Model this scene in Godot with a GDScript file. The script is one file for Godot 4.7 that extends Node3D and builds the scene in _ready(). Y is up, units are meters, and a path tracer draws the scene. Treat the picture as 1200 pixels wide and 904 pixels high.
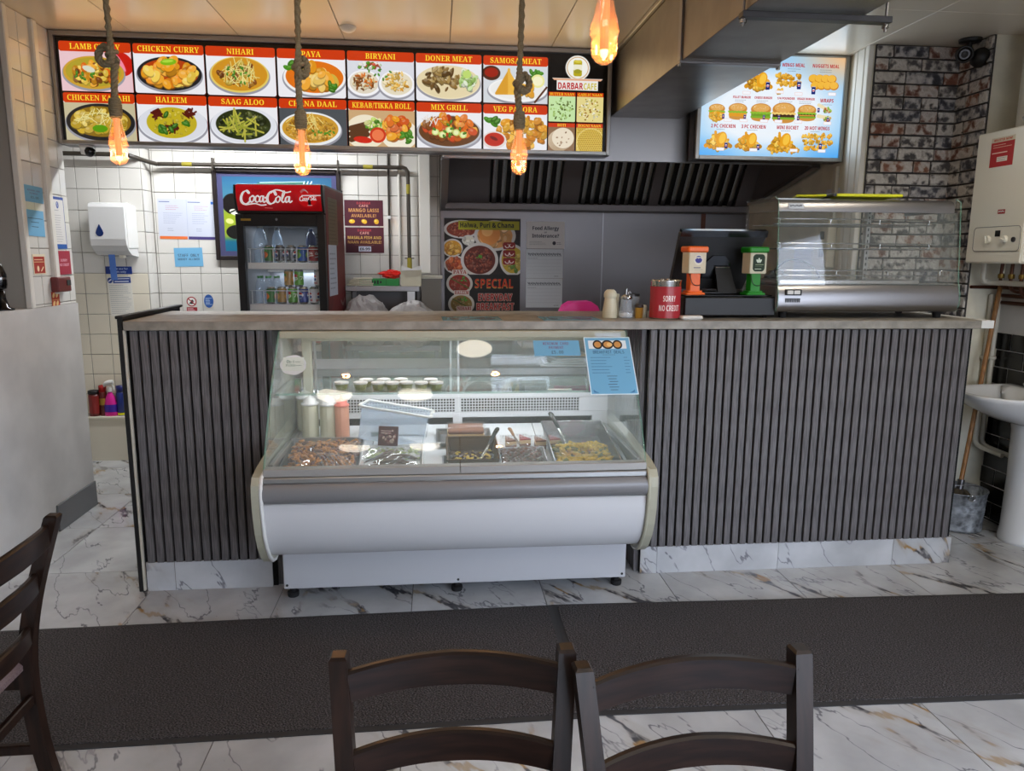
extends Node3D
# A takeaway counter: tiled kitchen behind, slatted counter with a chilled serve-over display, light-box menus above.
# World: y up, metres, the camera stands at x = 0, z = 0 and the counter runs along x at z = -3.35.

var M := {}
var taken := {}
var rng := RandomNumberGenerator.new()
var ts: TextServer
var fonts := {}
var glyphs := {}
var prints: Image      # unlit prints: posters, labels, stickers
var glow: Image        # prints behind the light-box fronts
var shelf_pack := {}

# ---------------------------------------------------------------- mesh helpers
func mb() -> SurfaceTool:
	var st := SurfaceTool.new()
	st.begin(Mesh.PRIMITIVE_TRIANGLES)
	st.set_smooth_group(-1)
	st.set_color(Color.WHITE)
	st.set_uv(Vector2.ZERO)
	return st

# a, b, c run counter-clockwise seen from outside
func tri(st: SurfaceTool, a: Vector3, b: Vector3, c: Vector3, ua := Vector2.ZERO, ub := Vector2.ZERO, uc := Vector2.ZERO) -> void:
	st.set_uv(ua); st.add_vertex(a)
	st.set_uv(uc); st.add_vertex(c)
	st.set_uv(ub); st.add_vertex(b)

func quad(st: SurfaceTool, a: Vector3, b: Vector3, c: Vector3, d: Vector3, r := Rect2(0, 0, 1, 1)) -> void:
	var u0 := r.position
	var u1 := r.end
	tri(st, a, b, c, Vector2(u0.x, u1.y), u1, Vector2(u1.x, u0.y))
	tri(st, a, c, d, Vector2(u0.x, u1.y), Vector2(u1.x, u0.y), u0)

func sm(st: SurfaceTool, group: int) -> void:
	st.set_smooth_group(group if group >= 0 else 0xFFFFFFFF)

# a box with chamfered edges
func box(st: SurfaceTool, at: Vector3, size: Vector3, bev := 0.0, basis := Basis.IDENTITY) -> void:
	var h := size * 0.5
	bev = minf(bev, minf(h.x, minf(h.y, h.z)) * 0.9)
	var p := func(x: float, y: float, z: float) -> Vector3: return at + basis * Vector3(x, y, z)
	if bev <= 0.0:
		for ax in 3:
			for s in [-1.0, 1.0]:
				var u := Vector3.ZERO; var v := Vector3.ZERO; var n := Vector3.ZERO
				n[ax] = s * h[ax]
				u[(ax + 1) % 3] = h[(ax + 1) % 3] * s
				v[(ax + 2) % 3] = h[(ax + 2) % 3]
				quad(st, at + basis * (n - u - v), at + basis * (n + u - v), at + basis * (n + u + v), at + basis * (n - u + v))
		return
	var q := h - Vector3.ONE * bev
	for ax in 3:
		var b1 := (ax + 1) % 3
		var b2 := (ax + 2) % 3
		for s in [-1.0, 1.0]:
			var u := Vector3.ZERO; var v := Vector3.ZERO; var n := Vector3.ZERO
			n[ax] = s * h[ax]; u[b1] = q[b1] * s; v[b2] = q[b2]
			quad(st, at + basis * (n - u - v), at + basis * (n + u - v), at + basis * (n + u + v), at + basis * (n - u + v))
		for s1 in [-1.0, 1.0]:
			for s2 in [-1.0, 1.0]:
				var e := Vector3.ZERO; e[ax] = q[ax]
				var m1 := Vector3.ZERO; m1[b1] = s1 * h[b1]; m1[b2] = s2 * q[b2]
				var m2 := Vector3.ZERO; m2[b1] = s1 * q[b1]; m2[b2] = s2 * h[b2]
				if s1 * s2 > 0.0:
					quad(st, at + basis * (m1 - e), at + basis * (m2 - e), at + basis * (m2 + e), at + basis * (m1 + e))
				else:
					quad(st, at + basis * (m2 - e), at + basis * (m1 - e), at + basis * (m1 + e), at + basis * (m2 + e))
	for sx in [-1.0, 1.0]:
		for sy in [-1.0, 1.0]:
			for sz in [-1.0, 1.0]:
				var a := Vector3(sx * h.x, sy * q.y, sz * q.z)
				var b := Vector3(sx * q.x, sy * h.y, sz * q.z)
				var c := Vector3(sx * q.x, sy * q.y, sz * h.z)
				if sx * sy * sz > 0.0: tri(st, at + basis * a, at + basis * b, at + basis * c)
				else: tri(st, at + basis * a, at + basis * c, at + basis * b)

# from corner to corner
func span(st: SurfaceTool, a: Vector3, b: Vector3, bev := 0.0) -> void:
	box(st, (a + b) * 0.5, (b - a).abs(), bev)

# profile of (radius, y) turned about y; hard: every step of the profile keeps its own edges
func lathe(st: SurfaceTool, at: Vector3, prof: Array, seg := 20, basis := Basis.IDENTITY, hard := false, sx := 1.0, sz := 1.0) -> void:
	for k in prof.size() - 1:
		sm(st, k + 10 if hard else 10)
		var p0: Vector2 = prof[k]
		var p1: Vector2 = prof[k + 1]
		for i in seg:
			var a0 := TAU * i / seg
			var a1 := TAU * (i + 1) / seg
			var u0 := float(i) / seg
			var u1 := float(i + 1) / seg
			var v0 := 1.0 - float(k) / (prof.size() - 1)
			var v1 := 1.0 - float(k + 1) / (prof.size() - 1)
			var c0 := Vector3(sin(a0) * sx, 0, cos(a0) * sz)
			var c1 := Vector3(sin(a1) * sx, 0, cos(a1) * sz)
			var A := at + basis * (c0 * p0.x + Vector3(0, p0.y, 0))
			var B := at + basis * (c1 * p0.x + Vector3(0, p0.y, 0))
			var C := at + basis * (c1 * p1.x + Vector3(0, p1.y, 0))
			var D := at + basis * (c0 * p1.x + Vector3(0, p1.y, 0))
			if p0.x > 1e-6: tri(st, A, B, C, Vector2(u0, v0), Vector2(u1, v0), Vector2(u1, v1))
			if p1.x > 1e-6: tri(st, A, C, D, Vector2(u0, v0), Vector2(u1, v1), Vector2(u0, v1))
	sm(st, -1)

func cyl(st: SurfaceTool, a: Vector3, b: Vector3, r: float, seg := 14) -> void:
	var d := b - a
	lathe(st, a, [Vector2(0, 0), Vector2(r, 0), Vector2(r, d.length()), Vector2(0, d.length())], seg, turn_to(d), true)

# a basis whose y runs along d
func turn_to(d: Vector3) -> Basis:
	var y := d.normalized()
	var x := Vector3(1, 0, 0) if absf(y.x) < 0.9 else Vector3(0, 0, 1)
	var z := x.cross(y).normalized()
	x = y.cross(z).normalized()
	return Basis(x, y, z)

# a round rod along points; r is a number or an array of numbers
func tube(st: SurfaceTool, pts: Array, r: Variant, seg := 10, caps := true, sxy := Vector2.ONE) -> void:
	var n := pts.size()
	var rings := []
	var up := Vector3.UP
	var t0: Vector3 = (pts[1] - pts[0]).normalized()
	if absf(t0.dot(up)) > 0.9: up = Vector3(0, 0, 1)
	var side := t0.cross(up).normalized()
	for i in n:
		var t: Vector3
		if i == 0: t = t0
		elif i == n - 1: t = (pts[i] - pts[i - 1]).normalized()
		else: t = ((pts[i + 1] - pts[i]).normalized() + (pts[i] - pts[i - 1]).normalized()).normalized()
		side = (side - t * side.dot(t)).normalized()
		var oth := t.cross(side)
		var rr: float = r[i] if r is Array else r
		var ring := []
		for k in seg:
			var a := TAU * k / seg
			ring.append(pts[i] + side * (cos(a) * rr * sxy.x) + oth * (sin(a) * rr * sxy.y))
		rings.append(ring)
	sm(st, 20)
	for i in n - 1:
		for k in seg:
			var k1 := (k + 1) % seg
			var a: Vector3 = rings[i][k]; var b: Vector3 = rings[i][k1]
			var c: Vector3 = rings[i + 1][k1]; var d: Vector3 = rings[i + 1][k]
			tri(st, a, b, c); tri(st, a, c, d)
	sm(st, -1)
	if caps:
		for k in range(1, seg - 1):
			tri(st, rings[0][0], rings[0][k + 1], rings[0][k])
			tri(st, rings[n - 1][0], rings[n - 1][k], rings[n - 1][k + 1])

# outline (counter-clockwise in x, y) pushed along z from 0 to depth, then placed by t
func prism(st: SurfaceTool, outline: PackedVector2Array, depth: float, t := Transform3D.IDENTITY, smooth := false) -> void:
	if Geometry2D.is_polygon_clockwise(outline):
		outline = outline.duplicate(); outline.reverse()
	var n := outline.size()
	var idx := Geometry2D.triangulate_polygon(outline)
	for i in range(0, idx.size(), 3):
		var a := outline[idx[i]]; var b := outline[idx[i + 1]]; var c := outline[idx[i + 2]]
		if (b - a).cross(c - a) < 0.0:
			var s := b; b = c; c = s
		tri(st, t * Vector3(a.x, a.y, depth), t * Vector3(b.x, b.y, depth), t * Vector3(c.x, c.y, depth))
		tri(st, t * Vector3(a.x, a.y, 0), t * Vector3(c.x, c.y, 0), t * Vector3(b.x, b.y, 0))
	if smooth: sm(st, 30)
	for i in n:
		var a := outline[i]; var b := outline[(i + 1) % n]
		quad(st, t * Vector3(a.x, a.y, 0), t * Vector3(b.x, b.y, 0), t * Vector3(b.x, b.y, depth), t * Vector3(a.x, a.y, depth))
	sm(st, -1)

# a ribbon of thickness th that follows profile points (z, y) and runs along x from x0 to x1
func sheet(st: SurfaceTool, prof: Array, x0: float, x1: float, th: float) -> void:
	var n := prof.size()
	var off := []
	for i in n:
		var d: Vector2 = (prof[mini(i + 1, n - 1)] - prof[maxi(i - 1, 0)]).normalized()
		off.append(prof[i] + Vector2(-d.y, d.x) * th)
	var P := func(v: Vector2, x: float) -> Vector3: return Vector3(x, v.y, v.x)
	for i in n - 1:
		var a: Vector2 = prof[i]; var b: Vector2 = prof[i + 1]
		var c: Vector2 = off[i]; var d: Vector2 = off[i + 1]
		sm(st, 40)
		quad(st, V3(x0, a), V3(x1, a), V3(x1, b), V3(x0, b), Rect2(0, 1.0 - float(i + 1) / (n - 1), 1, 1.0 / (n - 1)))
		sm(st, 41)
		quad(st, V3(x1, c), V3(x0, c), V3(x0, d), V3(x1, d))
		sm(st, -1)
		quad(st, V3(x0, c), V3(x0, a), V3(x0, b), V3(x0, d))
		quad(st, V3(x1, a), V3(x1, c), V3(x1, d), V3(x1, b))
	quad(st, V3(x0, off[0]), V3(x1, off[0]), V3(x1, prof[0]), V3(x0, prof[0]))
	quad(st, V3(x0, prof[n - 1]), V3(x1, prof[n - 1]), V3(x1, off[n - 1]), V3(x0, off[n - 1]))

func V3(x: float, v: Vector2) -> Vector3:
	return Vector3(x, v.y, v.x)

# a thin plate with a print on its front (+z of t), centred on t
func plate(st: SurfaceTool, t: Transform3D, w: float, h: float, th: float, r := Rect2(0, 0, 1, 1)) -> void:
	var x := w * 0.5
	var y := h * 0.5
	var e := Rect2(r.position + r.size * 0.01, r.size * 0.02)
	quad(st, t * Vector3(-x, -y, th), t * Vector3(x, -y, th), t * Vector3(x, y, th), t * Vector3(-x, y, th), r)
	quad(st, t * Vector3(x, -y, 0), t * Vector3(-x, -y, 0), t * Vector3(-x, y, 0), t * Vector3(x, y, 0), e)
	quad(st, t * Vector3(-x, -y, 0), t * Vector3(-x, -y, th), t * Vector3(-x, y, th), t * Vector3(-x, y, 0), e)
	quad(st, t * Vector3(x, -y, th), t * Vector3(x, -y, 0), t * Vector3(x, y, 0), t * Vector3(x, y, th), e)
	quad(st, t * Vector3(-x, y, th), t * Vector3(x, y, th), t * Vector3(x, y, 0), t * Vector3(-x, y, 0), e)
	quad(st, t * Vector3(-x, -y, 0), t * Vector3(x, -y, 0), t * Vector3(x, -y, th), t * Vector3(-x, -y, th), e)

# a lump: a small rounded stone-like body
func lump(st: SurfaceTool, at: Vector3, size: Vector3, rough := 0.25, seg := 7, rows := 4, basis := Basis.IDENTITY) -> void:
	var ring := []
	for j in rows + 1:
		var row := []
		var la := PI * j / rows
		for i in seg:
			var lo := TAU * i / seg
			var k := 1.0 + rng.randf_range(-rough, rough)
			if j == 0 or j == rows: k = 1.0
			row.append(at + basis * (Vector3(sin(la) * sin(lo), cos(la), sin(la) * cos(lo)) * size * k))
		ring.append(row)
	sm(st, rng.randi_range(100, 100000))
	for j in rows:
		for i in seg:
			var i1 := (i + 1) % seg
			if j > 0: tri(st, ring[j][i], ring[j + 1][i1], ring[j][i1])
			if j < rows - 1: tri(st, ring[j][i], ring[j + 1][i], ring[j + 1][i1])
	sm(st, -1)

# a height-field sheet over x, z; f(x, z) gives the height
func field(st: SurfaceTool, x0: float, x1: float, z0: float, z1: float, nx: int, nz: int, f: Callable) -> void:
	sm(st, 50)
	for i in nx:
		for j in nz:
			var xa := lerpf(x0, x1, float(i) / nx); var xb := lerpf(x0, x1, float(i + 1) / nx)
			var za := lerpf(z0, z1, float(j) / nz); var zb := lerpf(z0, z1, float(j + 1) / nz)
			var A := Vector3(xa, f.call(xa, za), za); var B := Vector3(xa, f.call(xa, zb), zb)
			var C := Vector3(xb, f.call(xb, zb), zb); var D := Vector3(xb, f.call(xb, za), za)
			tri(st, A, B, C); tri(st, A, C, D)
	sm(st, -1)

# ---------------------------------------------------------------- scene helpers
func numbered(called: String, where: String) -> String:
	var key := where + "/" + called
	var n: int = taken.get(key, 0)
	taken[key] = n + 1
	return called if n == 0 else "%s_%03d" % [called, n]

func tag(o: Node3D, label: String, category: String, group := "") -> Node3D:
	o.set_meta("label", label)
	o.set_meta("category", category)
	if group != "": o.set_meta("group", group)
	return o

func thing(called: String, label: String, category: String, at := Vector3.ZERO, turn := 0.0, group := "") -> Node3D:
	var o := Node3D.new()
	o.name = numbered(called, "")
	add_child(o, true)
	o.position = at
	o.rotation.y = turn
	return tag(o, label, category, group)

func mesh_of(st: SurfaceTool) -> ArrayMesh:
	st.generate_normals()
	st.index()
	return st.commit()

func put(called: String, mesh: Mesh, mat: Material, parent: Node3D = null, t := Transform3D.IDENTITY) -> MeshInstance3D:
	var o := MeshInstance3D.new()
	o.name = numbered(called, "" if parent == null else str(parent.get_instance_id()))
	o.mesh = mesh
	o.material_override = mat
	o.transform = t
	o.cast_shadow = GeometryInstance3D.SHADOW_CASTING_SETTING_ON
	(self if parent == null else parent).add_child(o, true)
	return o

func obj(called: String, st: SurfaceTool, mat: Material, parent: Node3D = null) -> MeshInstance3D:
	return put(called, mesh_of(st), mat, parent)

func struct(called: String, st: SurfaceTool, mat: Material) -> MeshInstance3D:
	var o := obj(called, st, mat)
	o.set_meta("kind", "structure")
	return o

func stuff(o: Node3D) -> Node3D:
	o.set_meta("kind", "stuff")
	return o

func copy(o: Node3D, called: String, at: Vector3, turn: float, label: String) -> Node3D:
	var c: Node3D = o.duplicate()
	c.name = numbered(called, "")
	add_child(c, true)
	c.position = at
	c.rotation.y = turn
	c.set_meta("label", label)
	return c

func T(x: float, y: float, z: float, ry := 0.0, rx := 0.0, rz := 0.0) -> Transform3D:
	return Transform3D(Basis(Vector3.UP, ry) * Basis(Vector3.RIGHT, rx) * Basis(Vector3.BACK, rz), Vector3(x, y, z))

func smooth_path(pts: Array, steps := 8) -> Array:
	var c := Curve3D.new()
	for i in pts.size():
		var p: Vector3 = pts[i]
		var a: Vector3 = pts[maxi(i - 1, 0)]
		var b: Vector3 = pts[mini(i + 1, pts.size() - 1)]
		var d := (b - a) / 6.0
		c.add_point(p, -d, d)
	var out := []
	var n := (pts.size() - 1) * steps
	for i in n + 1:
		out.append(c.samplef(float(i) / steps) if i < n else pts[pts.size() - 1])
	return out

# ---------------------------------------------------------------- painting prints
func setup_paint() -> void:
	ts = TextServerManager.get_primary_interface()
	for f in [["sans", "Droid Sans", 400], ["bold", "Droid Sans", 700], ["serif", "Droid Serif", 400], ["slab", "Droid Serif", 700], ["mono", "Droid Sans Mono", 400]]:
		var s := SystemFont.new()
		s.font_names = PackedStringArray([f[1]])
		s.font_weight = f[2]
		fonts[f[0]] = [s, s.get_rids()[0]]
	prints = Image.create(2048, 2048, false, Image.FORMAT_RGB8)
	prints.fill(Color(0.8, 0.8, 0.8))
	glow = Image.create(2048, 1024, false, Image.FORMAT_RGB8)
	glow.fill(Color(0.02, 0.02, 0.02))
	shelf_pack[prints] = [2, 2, 0]
	shelf_pack[glow] = [2, 2, 0]

# room for a print of w x h pixels
func cell(im: Image, w: int, h: int) -> Rect2i:
	var s: Array = shelf_pack[im]
	if s[0] + w + 2 > im.get_width():
		s[0] = 2; s[1] += s[2] + 4; s[2] = 0
	var r := Rect2i(s[0], s[1], w, h)
	s[0] += w + 4
	s[2] = maxi(s[2], h)
	if r.end.y > im.get_height(): push_error("atlas full")
	return r

func uvr(im: Image, r: Rect2i) -> Rect2:
	return Rect2(Vector2(r.position) / Vector2(im.get_size()), Vector2(r.size) / Vector2(im.get_size()))

func part(r: Rect2i, x: float, y: float, w: float, h: float) -> Rect2i:
	return Rect2i(r.position.x + int(round(x * r.size.x)), r.position.y + int(round(y * r.size.y)), int(round(w * r.size.x)), int(round(h * r.size.y)))

func blend(im: Image, clip: Rect2i, x: int, y: int, c: Color, a: float) -> void:
	if a <= 0.0 or not clip.has_point(Vector2i(x, y)): return
	im.set_pixel(x, y, im.get_pixel(x, y).lerp(c, minf(a, 1.0)))

# centre, radii and angle in pixels of the clip
func oval(im: Image, clip: Rect2i, cx: float, cy: float, rx: float, ry: float, c: Color, ang := 0.0, a := 1.0) -> void:
	var m := maxf(rx, ry) + 1.0
	var ca := cos(ang)
	var sa := sin(ang)
	cx += clip.position.x
	cy += clip.position.y
	for y in range(int(cy - m), int(cy + m) + 1):
		for x in range(int(cx - m), int(cx + m) + 1):
			var dx := x + 0.5 - cx
			var dy := y + 0.5 - cy
			var u := (dx * ca + dy * sa) / rx
			var v := (-dx * sa + dy * ca) / ry
			var d := sqrt(u * u + v * v)
			blend(im, clip, x, y, c, a * clampf((1.0 - d) * minf(rx, ry) + 0.5, 0.0, 1.0))

func bar(im: Image, clip: Rect2i, x0: float, y0: float, x1: float, y1: float, w: float, c: Color, a := 1.0) -> void:
	var d := Vector2(x1 - x0, y1 - y0)
	oval_bar(im, clip, Vector2(x0, y0), d, w, c, a)

func oval_bar(im: Image, clip: Rect2i, p: Vector2, d: Vector2, w: float, c: Color, a: float) -> void:
	var o := Vector2(clip.position)
	var q0 := (p.min(p + d) + o - Vector2.ONE * (w + 1)).floor()
	var q1 := (p.max(p + d) + o + Vector2.ONE * (w + 1)).ceil()
	var l := maxf(d.length_squared(), 1e-6)
	for y in range(int(q0.y), int(q1.y)):
		for x in range(int(q0.x), int(q1.x)):
			var v := Vector2(x + 0.5, y + 0.5) - o - p
			var t := clampf(v.dot(d) / l, 0.0, 1.0)
			blend(im, clip, x, y, c, a * clampf(w * 0.5 - (v - d * t).length() + 0.5, 0.0, 1.0))

func fillr(im: Image, r: Rect2i, c: Color) -> void:
	im.fill_rect(r, c)

# rounded rectangle
func rrect(im: Image, clip: Rect2i, x0: float, y0: float, x1: float, y1: float, r: float, c: Color) -> void:
	for y in range(int(y0), int(ceil(y1))):
		for x in range(int(x0), int(ceil(x1))):
			var dx := maxf(maxf(x0 + r - x - 0.5, x + 0.5 - x1 + r), 0.0)
			var dy := maxf(maxf(y0 + r - y - 0.5, y + 0.5 - y1 + r), 0.0)
			blend(im, clip, clip.position.x + x, clip.position.y + y, c, clampf(r - sqrt(dx * dx + dy * dy) + 0.5, 0.0, 1.0))

func glyph_sheet(font: String, size: int) -> Dictionary:
	var key := font + str(size)
	if not glyphs.has(key):
		var rid: RID = fonts[font][1]
		var g := {"im": {}}
		var s := Vector2i(size, 0)
		for code in range(32, 256):
			var gi := ts.font_get_glyph_index(rid, size, code, 0)
			ts.font_render_glyph(rid, s, gi)
			g[code] = [ts.font_get_glyph_texture_idx(rid, s, gi), Rect2i(ts.font_get_glyph_uv_rect(rid, s, gi)), ts.font_get_glyph_offset(rid, s, gi), ts.font_get_glyph_advance(rid, size, gi).x]
		for code in range(32, 256):
			var k: int = g[code][0]
			if k >= 0 and not g.im.has(k): g.im[k] = ts.font_get_texture_image(rid, s, k)
		glyphs[key] = g
	return glyphs[key]

func text_width(txt: String, size: int, font: String, squeeze := 1.0) -> float:
	var g := glyph_sheet(font, size)
	var w := 0.0
	for i in txt.length(): w += g[txt.unicode_at(i)][3]
	return w * squeeze

# centred on (cx, base): base is the line the letters stand on; wide > 0 fits the line to that width
func text(im: Image, clip: Rect2i, txt: String, cx: float, base: float, size: int, c: Color, font := "bold", wide := 0.0, align := 0) -> void:
	var g := glyph_sheet(font, size)
	var w := text_width(txt, size, font)
	var k := minf(1.0, wide / w) if wide > 0.0 else 1.0
	var x := cx - w * k * 0.5
	if align < 0: x = cx
	if align > 0: x = cx - w * k
	for i in txt.length():
		var q: Array = g[txt.unicode_at(i)]
		var r: Rect2i = q[1]
		if q[0] >= 0 and r.size.x > 0:
			var src: Image = g.im[q[0]]
			var o: Vector2 = q[2]
			for yy in r.size.y:
				for xx in range(0, int(ceil(r.size.x * k))):
					var a := 0.0
					if k > 0.999: a = src.get_pixel(r.position.x + xx, r.position.y + yy).a
					else:
						var sx := (xx + 0.5) / k - 0.5
						var xa := clampi(int(floor(sx)), 0, r.size.x - 1)
						var xb := clampi(xa + 1, 0, r.size.x - 1)
						a = lerpf(src.get_pixel(r.position.x + xa, r.position.y + yy).a, src.get_pixel(r.position.x + xb, r.position.y + yy).a, clampf(sx - xa, 0.0, 1.0))
					if a > 0.02: blend(im, clip, clip.position.x + int(x + o.x * k) + xx, clip.position.y + int(base + o.y) + yy, c, a)
		x += q[3] * k

# lines of small unreadable print
func scribble(im: Image, clip: Rect2i, x0: float, y0: float, x1: float, y1: float, rows: int, c: Color, a := 0.7, th := 1.6) -> void:
	for i in rows:
		var y := lerpf(y0, y1, (i + 0.5) / rows)
		var x := x0
		var stop := lerpf(x0, x1, rng.randf_range(0.55, 1.0))
		while x < stop:
			var l := rng.randf_range(4.0, 13.0)
			bar(im, clip, x, y, minf(x + l, stop), y, th, c, a)
			x += l + 3.0

# a heap of chunks inside an oval
func chunks(im: Image, clip: Rect2i, cx: float, cy: float, rx: float, ry: float, cols: Array, n: int, s0: float, s1: float, flat := 0.7) -> void:
	for i in n:
		var a := rng.randf() * TAU
		var q := sqrt(rng.randf()) * 0.93
		var s := rng.randf_range(s0, s1)
		var c: Color = cols[rng.randi() % cols.size()]
		c = c.lightened(rng.randf() * 0.18) if rng.randf() < 0.5 else c.darkened(rng.randf() * 0.25)
		var x := cx + cos(a) * rx * q
		var y := cy + sin(a) * ry * q
		var an := rng.randf() * PI
		oval(im, clip, x, y + s * 0.25, s, s * flat, c.darkened(0.35), an, 0.7)
		oval(im, clip, x, y, s, s * flat, c, an)
		oval(im, clip, x - s * 0.25, y - s * 0.25, s * 0.4, s * 0.25, c.lightened(0.35), an, 0.6)

func strips(im: Image, clip: Rect2i, cx: float, cy: float, rx: float, ry: float, cols: Array, n: int, l0: float, l1: float, w: float) -> void:
	for i in n:
		var a := rng.randf() * TAU
		var q := sqrt(rng.randf()) * 0.8
		var d := Vector2.from_angle(rng.randf() * TAU) * rng.randf_range(l0, l1)
		var p := Vector2(cx + cos(a) * rx * q, cy + sin(a) * ry * q)
		var c: Color = cols[rng.randi() % cols.size()]
		oval_bar(im, clip, p - d * 0.5 + Vector2(0, 1), d, w + 0.6, c.darkened(0.45), 0.5)
		oval_bar(im, clip, p - d * 0.5, d, w, c, 1.0)

func leaves(im: Image, clip: Rect2i, cx: float, cy: float, rx: float, ry: float, n: int, s: float, c := Color(0.27, 0.55, 0.1)) -> void:
	for i in n:
		var a := rng.randf() * TAU
		var q := sqrt(rng.randf()) * 0.75
		var an := rng.randf() * PI
		oval(im, clip, cx + cos(a) * rx * q, cy + sin(a) * ry * q, s, s * 0.55, c.darkened(rng.randf() * 0.3), an)
		oval(im, clip, cx + cos(a) * rx * q, cy + sin(a) * ry * q - s * 0.15, s * 0.6, s * 0.25, c.lightened(0.25), an, 0.7)

# ---------------------------------------------------------------- materials
func mat(c: Color, rough := 0.6, metal := 0.0) -> StandardMaterial3D:
	var m := StandardMaterial3D.new()
	m.albedo_color = c
	m.roughness = rough
	m.metallic = metal
	return m

func noise_tex(freq: float, cols: Array, offs: Array, size := 256, octaves := 4, kind := FastNoiseLite.TYPE_SIMPLEX_SMOOTH, sd := 1, normal := false, bump := 4.0) -> NoiseTexture2D:
	var n := FastNoiseLite.new()
	n.noise_type = kind
	n.frequency = freq
	n.fractal_octaves = octaves
	n.seed = sd
	var t := NoiseTexture2D.new()
	t.width = size; t.height = size
	t.seamless = true
	t.noise = n
	if normal:
		t.as_normal_map = true
		t.bump_strength = bump
	elif cols.size() > 0:
		var g := Gradient.new()
		g.offsets = PackedFloat32Array(offs)
		g.colors = PackedColorArray(cols)
		t.color_ramp = g
	return t

func tri_map(m: StandardMaterial3D, s: Vector3, world := true) -> StandardMaterial3D:
	m.uv1_triplanar = true
	m.uv1_world_triplanar = world
	m.uv1_scale = s
	return m

func greys(a: float, b: float) -> Array:
	return [Color(a, a, a), Color(b, b, b)]

func glassy(c: Color, alpha: float) -> StandardMaterial3D:
	var m := mat(Color(c.r, c.g, c.b, alpha), 0.02)
	m.transparency = BaseMaterial3D.TRANSPARENCY_ALPHA
	m.metallic_specular = 0.5
	return m

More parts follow.
